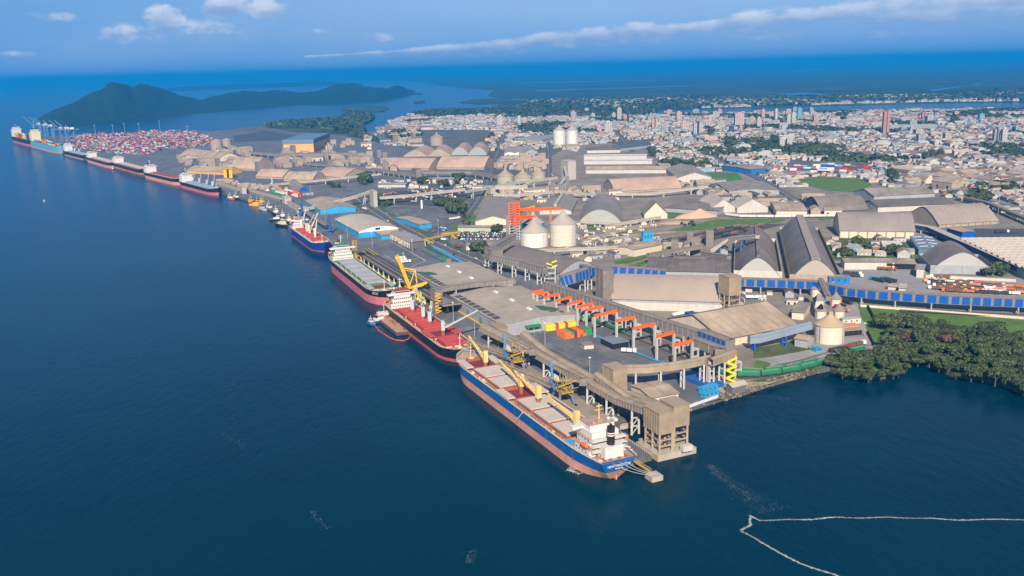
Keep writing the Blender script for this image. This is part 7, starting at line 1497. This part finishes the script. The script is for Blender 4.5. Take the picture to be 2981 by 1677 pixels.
# parked cars
CARC = [M('car_'+n, c, .35, var=0, coat=.5) for n, c in [('white', (.65, .65, .65)), ('silver', (.35, .36, .38)), ('black', (.02, .02, .025)), ('red', (.35, .02, .02)), ('blue', (.03, .08, .25)), ('grey', (.14, .15, .16))]]; CARN = ['white', 'silver', 'black', 'red', 'blue', 'grey']
KP = {}
def car(p, rz, where, ci_=None):
    ci_ = RN.choices(range(6), (8, 5, 4, 2, 1, 3))[0] if ci_ is None else ci_; lab = 'small '+CARN[ci_]+' car '+where
    if ci_ not in KP:
        t = thing('parked_car', lab, 'car'); b = MB(); b.prism([(-2.1, -.85), (2.1, -.85), (2.1, .85), (-2.1, .85)], .3, .9, bottom=True); b.loft([[V((-1.5, -.8, .9)), V((1.0, -.8, .9)), V((1.0, .8, .9)), V((-1.5, .8, .9))], [V((-1.1, -.65, 1.45)), V((.5, -.65, 1.45)), V((.5, .65, 1.45)), V((-1.1, .65, 1.45))]], closed=True)
        b.add([(-1.1, -.65, 1.45), (.5, -.65, 1.45), (.5, .65, 1.45), (-1.1, .65, 1.45)], [(0, 1, 2, 3)]); b.build('body', CARC[ci_], t)
        g = MB(); g.beam((.78, 0, 1.17), (.82, 0, 1.2), 1.3, .4); g.beam((-1.35, 0, 1.17), (-1.3, 0, 1.2), 1.3, .4); g.build('windscreen', GLAS, t); w = MB(); [w.cyl((x, y-.1, .32), (x, y+.1, .32), .32, n=8) for x in (-1.3, 1.3) for y in (-.8, .8)]; w.each('wheel', FUNB, t)
        KP[ci_] = t; t.location = p; t.rotation_euler = (0, 0, rz); t['group'] = 'cars '+where
    else: dup(KP[ci_], p, rz, lab, 'cars '+where)
a, c = Z('h', 900, 1175), Z('h', 1370, 1170); u = (c-a).normalized(); w = V((-u.y, u.x, 0)); L_ = (c-a).length
for r_, off in enumerate((0, -6, -17, -23, -34, -40)):
    for i in range(int(L_/3)):
        if RN.random() < .78: p = a+u*i*3+w*off; car((p.x, p.y, LZ+.45), atan2(w.y, w.x), ['in the back row', 'in the second row', 'in the third row', 'in the fourth row', 'in the fifth row', 'in the front row'][r_]+' of the car park')
a, c = Z('h', 880, 1262), Z('h', 1330, 1262); 
for i in range(26): p = a+(c-a)*(i/26); (RN.random() < .7) and car((p.x, p.y, LZ+.45), 1.5, 'in the roadside row below the car park')
a, c = Z('b', 900, 370), Z('b', 1010, 410)
for i in range(9): p = a+(c-a)*(i/9)+V((RN.uniform(-3, 3), RN.uniform(-3, 3), 0)); car((p.x, p.y, LZ+.3), QA+1.4, 'parked in front of the office block', 3 if i == 0 else None)
for k, pp, n, wh in [('b', AV, 30, 'driving on the avenue beside the port'), ('h', [(1110, 780), (1010, 900), (900, 1050)], 12, 'on the curving road through the trees'), ('h', [(1800, 600), (1800, 350), (1775, 160)], 16, 'on the straight road behind the squat silos'), ('h', [(620, 1140), (720, 1170)], 9, 'on the small lot by the blue walled yard'), ('l', [(1300, 1130), (1900, 1230)], 18, 'on the big lot at the town edge'), ('h', [(340, 870), (900, 770)], 18, 'on the lorry park under the pale gallery')]:
    for i in range(n):
        j = RN.randrange(len(pp)-1); (x0, y0), (x1, y1) = pp[j], pp[j+1]; v = RN.random(); s_ = RN.choice((-1, 1)); p = Z(k, x0+(x1-x0)*v-28*s_*(k == 'b'), y0+(y1-y0)*v+14*s_*(k == 'b')); d = Z(k, x1, y1)-Z(k, x0, y0)
        q_ = p+V((-d.y, d.x, 0)).normalized()*RN.uniform(-2.5, 2.5)*(1 if k in 'b' else 3); car((q_.x, q_.y, LZ+.75), atan2(d.y, d.x), wh)
# vans and lorries
TC = {'white': WHITEP, 'red': REDP, 'yellow': YT, 'blue': W_CYAN, 'orange': CONT[0]}; TL = {'brown': M('trailer_brown', (.16, .09, .06), .7, var=.2), 'orange': M('trailer_orange', (.48, .15, .05), .7, var=.2), 'white': WHITEP, 'dark': M('trailer_dark', (.04, .045, .05), .7, var=.2), 'salmon': M('trailer_salmon', (.50, .22, .15), .7, var=.1), 'yellow': YT}
LP_ = {}
def lorry(p, rz, cab, tr, label, group=None, ln=17):
    k_ = (cab, tr, ln)
    if k_ not in LP_:
        t = thing('lorry', label, 'lorry', (0, 0, 0), 0, group); b = MB(); b.box((ln/2-1.3, 0, .9), 2.4, 2.4, 2.4); cb = b.build('cab', TC[cab], t); MB().beam((ln/2-.08, 0, 2.5), (ln/2-.03, 0, 2.5), 2.1, .9).build('windscreen', GLAS, cb)
        h = (ln-3.2)/2; [MB().box((-ln/2+h*(i+.5)+.1*i, 0, 1.1), h-.4, 2.5, 1.9).build('trailer', TL[tr], t) for i in (0, 1)]
        b = MB(); [b.cyl((x, y-.15, .5), (x, y+.15, .5), .5, n=8) for x in (-ln/2+1.5, -ln/2+2.8, -1.2, 0.2, 2.8, ln/2-1.5) for y in (-1.1, 1.1)]; b.each('wheel', FUNB, t); LP_[k_] = t; t.location = p; t.rotation_euler = (0, 0, rz); return t
    return dup(LP_[k_], p, rz, label, group)
rr_ = Z('j', 2200, 1260)-Z('j', 1500, 1215); rg = atan2(rr_.y, rr_.x)+pi
rows = [('j', 1300, 1175, 1820, 1185, 5), ('j', 1330, 1195, 2230, 1225, 8), ('j', 1390, 1222, 2240, 1262, 8), ('j', 1340, 1248, 2250, 1290, 8), ('j', 1480, 1272, 2200, 1305, 6)]
for r_, (k, x0, y0, x1, y1, n) in enumerate(rows):
    for i in range(n):
        cb = RN.choice(['white', 'white', 'white', 'red', 'yellow', 'orange']); tr = RN.choice(['brown', 'orange', 'brown', 'white', 'dark', 'salmon', 'brown']); p = Z(k, x0+(x1-x0)*(i+.4)/n, y0+(y1-y0)*(i+.4)/n)
        lorry((p.x, p.y, LZ+.45), rg, cb, tr, 'lorry with %s cab and %s trailers, %s row behind the blue-panelled gallery' % (cb, tr, ['back', 'second', 'middle', 'fourth', 'front'][r_]), 'lorries queued behind the long blue gallery')
for k, x, y, az_, cb, tr, lab in [('j', 490, 1115, rg+pi, 'white', 'dark', 'dark curtain lorry with white cab facing right in the yard'), ('j', 475, 1092, rg+pi, 'white', 'dark', 'second dark curtain lorry just behind the first'), ('j', 480, 1022, rg+pi, 'orange', 'dark', 'lorry with orange cab against the long white-walled shed'), ('j', 840, 1045, rg+pi, 'red', 'brown', 'brown lorry with red cab in front of the open shed'), ('j', 820, 1032, rg+pi, 'white', 'yellow', 'yellow and blue lorry beside the brown one'),
                                ('j', 735, 1160, 2.0, 'blue', 'dark', 'leftmost of three dark tarped lorries with blue cabs'), ('j', 815, 1165, 2.05, 'blue', 'dark', 'middle of three dark tarped lorries with blue cabs'), ('j', 860, 1160, 2.05, 'blue', 'dark', 'rightmost of three dark tarped lorries with blue cabs'), ('j', 1400, 1128, rg, 'white', 'brown', 'single brown lorry parked in front of the white yard wall'), ('m', 365, 200, 1.9, 'red', 'salmon', 'red-cabbed lorry with pink load beside the six silos'), ('m', 330, 155, 1.9, 'red', 'dark', 'red-cabbed dark lorry behind the pink loaded one'), ('m', 405, 120, 1.8, 'blue', 'dark', 'blue-cabbed lorry at the corner of the silo yard'),
                                ('m', 520, 580, .5, 'white', 'brown', 'maroon lorry on the track by the big cream silo'), ('m', 330, 630, .45, 'red', 'dark', 'dark lorry with red cab on the rail loop track'), ('d', 910, 1190, .5, 'white', 'white', 'white tanker lorry left of the blue cube tower'), ('d', 1610, 1035, -.15, 'white', 'white', 'white lorry below the long blue-panelled gallery'), ('b', 585, 40, -.9, 'white', 'white', 'white lorry entering the quay road beside the avenue'), ('h', 810, 1050, .7, 'white', 'white', 'white lorry on the curving road by the clump of trees'), ('b', 960, 565, .4, 'white', 'white', 'white lorry, left of the trio behind the yellow loader'), ('b', 975, 590, .4, 'white', 'white', 'white lorry, middle of the trio behind the yellow loader'), ('b', 1020, 605, .4, 'white', 'white', 'white lorry, right of the trio behind the yellow loader'),
                                ('b', 1430, 370, -.7, 'blue', 'white', 'blue and white coach on the avenue beneath the ochre footbridge'), ('b', 1570, 440, -.7, 'red', 'brown', 'red lorry on the avenue past the ochre footbridge'), ('i', 1530, 665, .1, 'white', 'brown', 'brown lorry near the foot of the tallest cream silo'), ('j', 2050, 650, .1, 'white', 'dark', 'dark lorry on the tarmac beside the blue-fronted depot'), ('c', 1560, 1190, -.3, 'white', 'white', 'white tank lorry on the open quay yard near the portal frames')]:
    p = Z(k, x, y); lorry((p.x, p.y, LZ+.5), az_, cb, tr, lab, None, 11 if k in 'cb' else 17)
for i in range(34):
    x, y = RN.uniform(60, 880), RN.uniform(780, 880); p = Z('h', x, y-(x-60)*.06); cb = RN.choice(['white', 'blue', 'red']); tr = RN.choice(['dark', 'white', 'brown', 'orange'])
    if clear(p.x, p.y, 3): lorry((p.x, p.y, LZ+.5), .5+RN.choice((0, 1.57)), cb, tr, 'lorry with %s cab and %s trailers on the lorry park under the pale gallery' % (cb, tr), 'lorries on the lorry park')
t = thing('delivery_van', 'clean white delivery van on the narrow pier near its end', 'van', tuple(Q(941, -11, LZ+.1)), QA+.35); WM[t] = Matrix.Identity(4)
b = MB(); b.prism([(-3, -1), (1.6, -1), (1.6, 1), (-3, 1)], .4, 2.5, bottom=True); b.prism([(1.6, -.95), (2.9, -.95), (2.9, .95), (1.6, .95)], .4, 1.4); b.build('body', WHITEP, t); MB().beam((1.75, 0, 1.95), (2.3, 0, 1.45), 1.7, .12).build('windscreen', GLAS, t)
b = MB(); [b.cyl((x, y-.12, .4), (x, y+.12, .4), .4, n=10) for x in (-2, 2) for y in (-.9, .9)]; b.each('wheel', FUNB, t)
# rail wagons
WG = {'green': M('wagon_green', (.02, .17, .085), .4, var=.2, sc=.3, dirt=((.16, .22, .10), .5)), 'white': M('wagon_white', (.58, .58, .55), .7, var=.2, sc=.3, dirt=((.3, .28, .25), .5)), 'rust': M('wagon_rust', (.20, .10, .07), .8, var=.3, sc=.3), 'black': M('wagon_black', (.05, .05, .055), .8, var=.3, sc=.3)}
WP = {}
def wagon(p, rz, col, ln, label, group):
    k_ = (col, ln)
    if k_ not in WP:
        t = thing('hopper_wagon', label, 'rail wagon', (0, 0, 0), 0, group); b = MB(); h = ln/2-.4; pr = [(-1.3, .9), (-1.5, 1.8), (-1.45, 3.1), (-.7, 3.7), (.7, 3.7), (1.45, 3.1), (1.5, 1.8), (1.3, .9)]
        b.loft([[V((x, y, z)) for y, z in pr] for x in (-h, h)][::-1], closed=True, caps=False); b.add([(-h, y, z) for y, z in pr], [tuple(range(8))]); b.add([(h, y, z) for y, z in pr], [tuple(reversed(range(8)))]); b.build('body', WG[col], t)
        b = MB(); b.box((0, 0, 3.7), ln*.8, .9, .15); b.build('roof_walkway', M('wagon_top_dusty', (.26, .25, .17), .9, var=.2), t)
        b = MB(); [b.box((x, 0, .1), 2.6, 2, .8) for x in (-h*.75, h*.75)]; b.each('bogie', FUNB, t); WP[k_] = t; t.location = p; t.rotation_euler = (0, 0, rz); return
    dup(WP[k_], p, rz, label, group)
def train(k, pts, col, ln, label, group, skip=0):
    q = [Z(k, x, y, LZ+.6) for x, y in pts]; d = 0; 
    for a, c in zip(q, q[1:]):
        L_ = (c-a).length; u = (c-a)/L_
        while d+ln/2 < L_: 
            p = a+u*(d+ln/2)
            if RN.random() >= skip: wagon(tuple(p), atan2(u.y, u.x), col if col != 'mix' else RN.choice(['rust', 'black', 'black']), ln, label, group)
            d += ln
        d -= L_
train('e', [(60, 735), (600, 815), (850, 815), (1100, 785), (1300, 752), (1480, 708), (1690, 645)], 'green', 15, 'shiny green hopper wagon in the coastal train nearest the water', 'green wagons of the coastal train')
train('e', [(650, 768), (850, 782), (1070, 752), (1270, 722), (1430, 682), (1640, 615)], 'green', 15, 'green hopper wagon in the second coastal train, one track inland', 'green wagons of the second train'); train('m', [(430, 650), (570, 622)], 'green', 15, 'green hopper wagon showing behind the mangrove wood', 'green wagons behind the wood')
train('c', [(1050, 800), (1500, 980), (1560, 1003)], 'green', 15, 'green hopper wagon on the siding under the orange portal frames', 'green wagons under the portal frames')
train('d', [(1325, 250), (1480, 268), (1830, 270), (2390, 262)], 'white', 22, 'long white covered wagon in the row in front of the arched stores', 'white wagons in a row')
for pp in [[(740, 500), (1180, 402), (1560, 345)], [(750, 520), (1200, 415), (1600, 350)], [(760, 540), (1230, 430), (1700, 345)], [(930, 530), (1300, 450), (1560, 395)], [(700, 590), (930, 545)]]: train('d', pp, 'mix', 14, 'dusty open wagon standing on the rail yard tracks', 'dusty wagons of the rail yard', skip=.25)
# small cyan cabins, shelters, tanks
def cabin(label, k, x, y, l, w_, h, mat, rz, name='site_cabin', roofm=None):
    p = Z(k, x, y, LZ+.2); t = thing(name, label, 'cabin', tuple(p), rz); WM[t] = Matrix.Identity(4); MB().box((0, 0, 0), l, w_, h).build('wall', mat, t); MB().box((0, 0, h), l+.8, w_+.8, .3).build('roof', roofm or mat, t)
    b = MB(); [b.beam((x_, s*(w_/2+.06), h*.6), (x_+1.2, s*(w_/2+.06), h*.6), .1, h*.3) for x_ in (-l*.35, -l*.05, l*.25) for s in (-1, 1)]; b.each('window', GLAS, t); FOOT.append((p-V((l/2, l/2, 0)), V3(1, 0, 0), V3(0, 1, 0), l, l))
cabin('long cyan site cabin at the quay edge, upper one with three windows', 'e', 255, 990, 13, 4, 3.4, W_CYAN, .6); cabin('low cyan container cabin in front of the windowed cyan cabin', 'e', 270, 1040, 12, 4, 2.4, W_CYAN, .6)
cabin('open shelter with blue-grey metal roof on the container yard', 'c', 1410, 1110, 17, 13, 4.5, DARK, QA, 'shelter', M('roof_blue_grey', (0, 0, 0))); cabin('small kiosk with pale roof between the containers and the blue-grey shelter', 'c', 1120, 1130, 9, 7, 3, W_CREAM, QA-.2, 'kiosk', R_GREY)
cabin('blue machine hut at the rail loop', 'e', 1565, 510, 5, 4, 3, W_CYAN, .4); cabin('blue painted store house at the foot of the longest arched store', 'j', 330, 1180, 18, 9, 7, W_BLUE, G2A, 'store_house', R_GREY); cabin('little white flat-roofed gatehouse near the sand heap', 'd', 85, 70, 10, 8, 6, W_WHITE, .2)
cabin('grey open crew shelter near the cream silo tank', 'm', 460, 450, 14, 6, 4, DARK, .2, 'shelter', R_TAN); cabin('long pale roofed open shed right of the cream silo', 'm', 450, 330, 15, 5, 4, W_CREAM, .15, 'shelter', R_PALE); cabin('salmon pink loading shed right of the cream silo', 'm', 420, 400, 14, 7, 4, M('wall_salmon', (.55, .25, .17), .8, var=.1), .1)
cabin('white clinker shed with chevron front by the rail yard scales', 'd', 400, 515, 8, 7, 6, W_WHITE, .3); cabin('bright blue machinery house on the rail yard loading shed', 'd', 590, 500, 12, 6, 12, W_CYAN, .3)
for i, (k, x, y, r, h, m_, lab) in enumerate([('b', 1430, 605, 1.6, 7, GREENP, 'upright bright green tank beside the flat shed corner'), ('b', 1475, 605, 3.5, 5, GALV, 'squat grey tank next to the upright green tank'), ('e', 1600, 390, 3, 5, W_GREY, 'small dust cyclone tank at the foot of the big cream silo'), ('h', 465, 930, 1.5, 12, WHITEP, 'slim white water tower in the walled yard')]):
    p = Z(k, x, y); t = thing('storage_tank', lab, 'tank', tuple(p)); MB().cyl(p, p+V((0, 0, h)), r, n=16).build('shell', m_, t); MB().lathe(p+V((0, 0, h)), [(r+.1, 0), (r*.5, .5), (.05, .7)], 16).build('lid', m_, t)
t = thing('wall', 'long white yard wall behind the queued lorries', 'wall', tuple(Z('j', 1250, 1100))); MB().beam(Z('j', 1250, 1105, LZ+1.5), Z('j', 2200, 1150, LZ+1.5), .5, 3).build('panel', W_WHITE, t)
tag(MB().beam(Z('m', 640, 150, LZ+1.3), Z('m', 725, 315, LZ+1.3), .7, 2.6).build('fence', DARK), 'dark fence from the blue gallery down to the first mangrove tree', 'fence'); tag(MB().beam(Z('m', 635, 420, LZ+1.3), Z('m', 722, 595, LZ+1.3), .7, 2.6).build('fence', DARK), 'dark fence along the grass by the blue tractor', 'fence')
tag(MB().beam(Z('m', 560, 145, LZ+1), Z('m', 2286, 275, LZ+1), .6, 2).build('yard_wall', W_CREAM), 'low cream wall running along the road under the long blue-panelled gallery', 'wall')
# generic port sheds and plant filling the gaps
SP = []
for i, (lx, ly, h, kd, rm, wm) in enumerate([(22, 12, 6, 0, R_GREY, W_CREAM), (14, 9, 5, 2, R_LGREY, W_WHITE), (30, 14, 7, 0, R_TAN, W_TAN), (12, 12, 12, 2, R_PINK, W_TAN), (18, 8, 4.5, 2, R_PALE, W_WHITE), (9, 9, 20, 2, GALV, GALV), (26, 10, 6, 0, R_DARK, W_GREY)]):
    t = thing(['port_shed', 'service_building', 'port_shed', 'plant_house', 'site_hut', 'elevator_house', 'dark_shed'][i], 'shed', 'shed'); b = MB(); house_geo(b, V((0, 0, 0)), lx, ly, h, kd, 0, 0, 1)
    for nm, mi, mt_ in (('roof', 0, rm), ('wall', 1, wm)):
        c = MB(); c.v = list(b.v); c.f = [f for f, m_ in zip(b.f, b.m) if m_ == mi]; c.m = [0]*len(c.f); c.build(nm, mt_, t)
    w = MB(); [w.beam((x-1.2, s*(ly/2+.06), 1.6), (x+1.2, s*(ly/2+.06), 1.6), .12, 3) for x in (-lx*.3, lx*.2) for s in (-1, 1)]; w.each('door', DARK, t); SP.append((t, ['gable-roofed grey and cream shed', 'flat white service building', 'tan gable-roofed shed', 'square dusty plant house', 'low white flat-roofed hut', 'narrow grey elevator house', 'dark-roofed grey shed'][i], [False]))
def scatter(n, poly, kinds, where, az_, s0=1.0, md=22):
    q = [P(x, y, LZ) for x, y in poly]; x0, x1, y0, y1 = min(p.x for p in q), max(p.x for p in q), min(p.y for p in q), max(p.y for p in q); k_ = tr = 0; got = []
    while k_ < n and tr < 4000:
        tr += 1; x, y = RN.uniform(x0, x1), RN.uniform(y0, y1); px = proj((x, y, LZ))
        if not inpoly(px[0], px[1], poly) or not clear(x, y, 9) or roadnear(x, y) or any((x-a)**2+(y-c)**2 < md*md for a, c in got): continue
        t, nm, us = SP[RN.choice(kinds)]; s = s0*RN.uniform(.75, 1.2); lab = nm+' '+where; got.append((x, y)); k_ += 1; rz = az_+RN.choice((0, pi/2))
        if not us[0]: us[0] = True; t.location = (x, y, LZ); t.rotation_euler = (0, 0, rz); t.scale = (s, s, s); t['label'] = lab; t['group'] = 'sheds '+where
        else: dup(t, (x, y, LZ), rz, lab, 'sheds '+where, (s, s, s))
pz = lambda k, *p: [Zx(k, x, y) for x, y in p]
scatter(46, pz('g', (-350, 470), (330, 340), (900, 400), (1900, 440), (2000, 620), (1300, 720), (900, 740), (200, 640), (-300, 560)), (2, 3, 5, 3, 2, 0), 'in the crowded far grain terminal', FA, 1.2, 30)
scatter(36, pz('h', (120, 90), (420, 130), (420, 250), (130, 320), (-200, 300), (-500, 330), (-700, 280), (-300, 220)), (3, 2, 0, 5, 6), 'between the orange store and the river', .3, 1.1, 30)
scatter(26, pz('g', (150, 720), (700, 800), (1250, 900), (1100, 920), (500, 820), (150, 740)), (0, 1, 4, 6, 2), 'behind the tan-roofed quay arcades', QA, .6, 13)
scatter(34, pz('h', (0, 640), (1150, 640), (1150, 730), (0, 720)), (1, 4, 0, 4), 'among the trees of the customs yard', 0, .7, 16); scatter(30, pz('h', (1300, 400), (1760, 400), (1760, 560), (1300, 500)), (2, 0, 3, 6), 'in the yard behind the squat silos', .1, 1, 22)
scatter(40, pz('h', (1250, 700), (2550, 700), (2560, 860), (1900, 900), (1400, 850)), (2, 0, 1, 5, 4), 'under the pale galleries behind the orange tower', 0, .8, 16); scatter(26, pz('i', (1400, 480), (2300, 450), (2200, 560), (1450, 700)), (4, 1, 0), 'on the bare ground beside the tallest cream silo', .1, .5, 16)
scatter(30, pz('d', (0, 500), (600, 440), (880, 540), (500, 640), (0, 650)), (6, 0, 4), 'along the rail yard scales', .4, .6, 15); scatter(30, pz('k', (1000, 1040), (1500, 1040), (2100, 1200), (1500, 1230), (1040, 1130)), (0, 2, 6, 1), 'between the football field and the twin white gables', .1, .9, 20)
scatter(20, pz('d', (1180, 120), (2400, 100), (2400, 240), (1800, 235)), (2, 0, 6), 'beside the row of white wagons', G2A, .9, 22); scatter(40, pz('l', (900, 1060), (2576, 1040), (2576, 1400), (1900, 1250), (1300, 1200)), (0, 6, 1, 2), 'on the industrial edge of the town', .4, 1.2, 26); scatter(24, pz('j', (1300, 600), (1560, 640), (2100, 1100), (1700, 880)), (1, 4), 'beside the saw-tooth hall', .5, .5, 14)
scatter(10, pz('d', (600, 560), (1180, 500), (1380, 540), (1380, 620), (900, 640)), (6, 2, 5), 'left of the arched stores', G2A, .9, 20); scatter(14, pz('d', (1420, 930), (2050, 950), (2050, 1140), (1850, 1020), (1420, 1100)), (6, 1), 'under the long blue-panelled gallery', G2A, .6, 15)
for k_, x_, y_ in [('f', 1010, 640), ('f', 1200, 640), ('f', 1320, 620), ('f', 1475, 620), ('f', 1690, 590), ('f', 1985, 660)]: 
    p = Z(k_, x_, y_); t = thing('yard_mast', 'thin tall light mast rising over the container terminal', 'lamp mast', tuple(p), 0, 'container terminal masts'); MB().cyl(p, p+V((0, 0, 38)), .8, .5, 6).build('pole', COLG, t); MB().box(p+V((0, 0, 38)), 5, 5, 1.5).build('lamp_head', GALW, t)
scatter(30, pz('h', (1200, 420), (1780, 420), (1780, 520), (1250, 520)), (2, 0, 3), 'around the roofs behind the squat silos', .1, 1.1, 18)
scatter(26, pz('g', (1000, 400), (2000, 430), (2480, 560), (2400, 640), (1700, 640)), (2, 3, 0, 5), 'between the grey galleries and rose-tan stores', .1, 1, 22)
scatter(24, pz('i', (1000, 600), (1850, 620), (1950, 800), (1500, 900), (1420, 850)), (4, 0, 6), 'along the sidings behind the dark brown-roofed store', .3, .6, 14)
print('containers', NC[0], 'stuff', len(b.f))
# ---------------------------------------------------------------- the air
hb = MB().prism([(-91000, -3500), (91000, -3500), (91000, 91000), (-91000, 91000)], -8, 310, bottom=True)
hm = bpy.data.materials.new('haze'); hm.use_nodes = True; t = hm.node_tree
for n in list(t.nodes):
    if n.type == 'BSDF_PRINCIPLED': t.nodes.remove(n)
pv = nd(t, 'ShaderNodeVolumePrincipled', inp={'Color': (.012, .34, .84, 1), 'Density': HAZE, 'Anisotropy': 0.0})
t.links.new(pv.outputs[0], t.nodes['Material Output'].inputs['Volume'])
ho = struct('haze', hb, hm, kind='stuff')
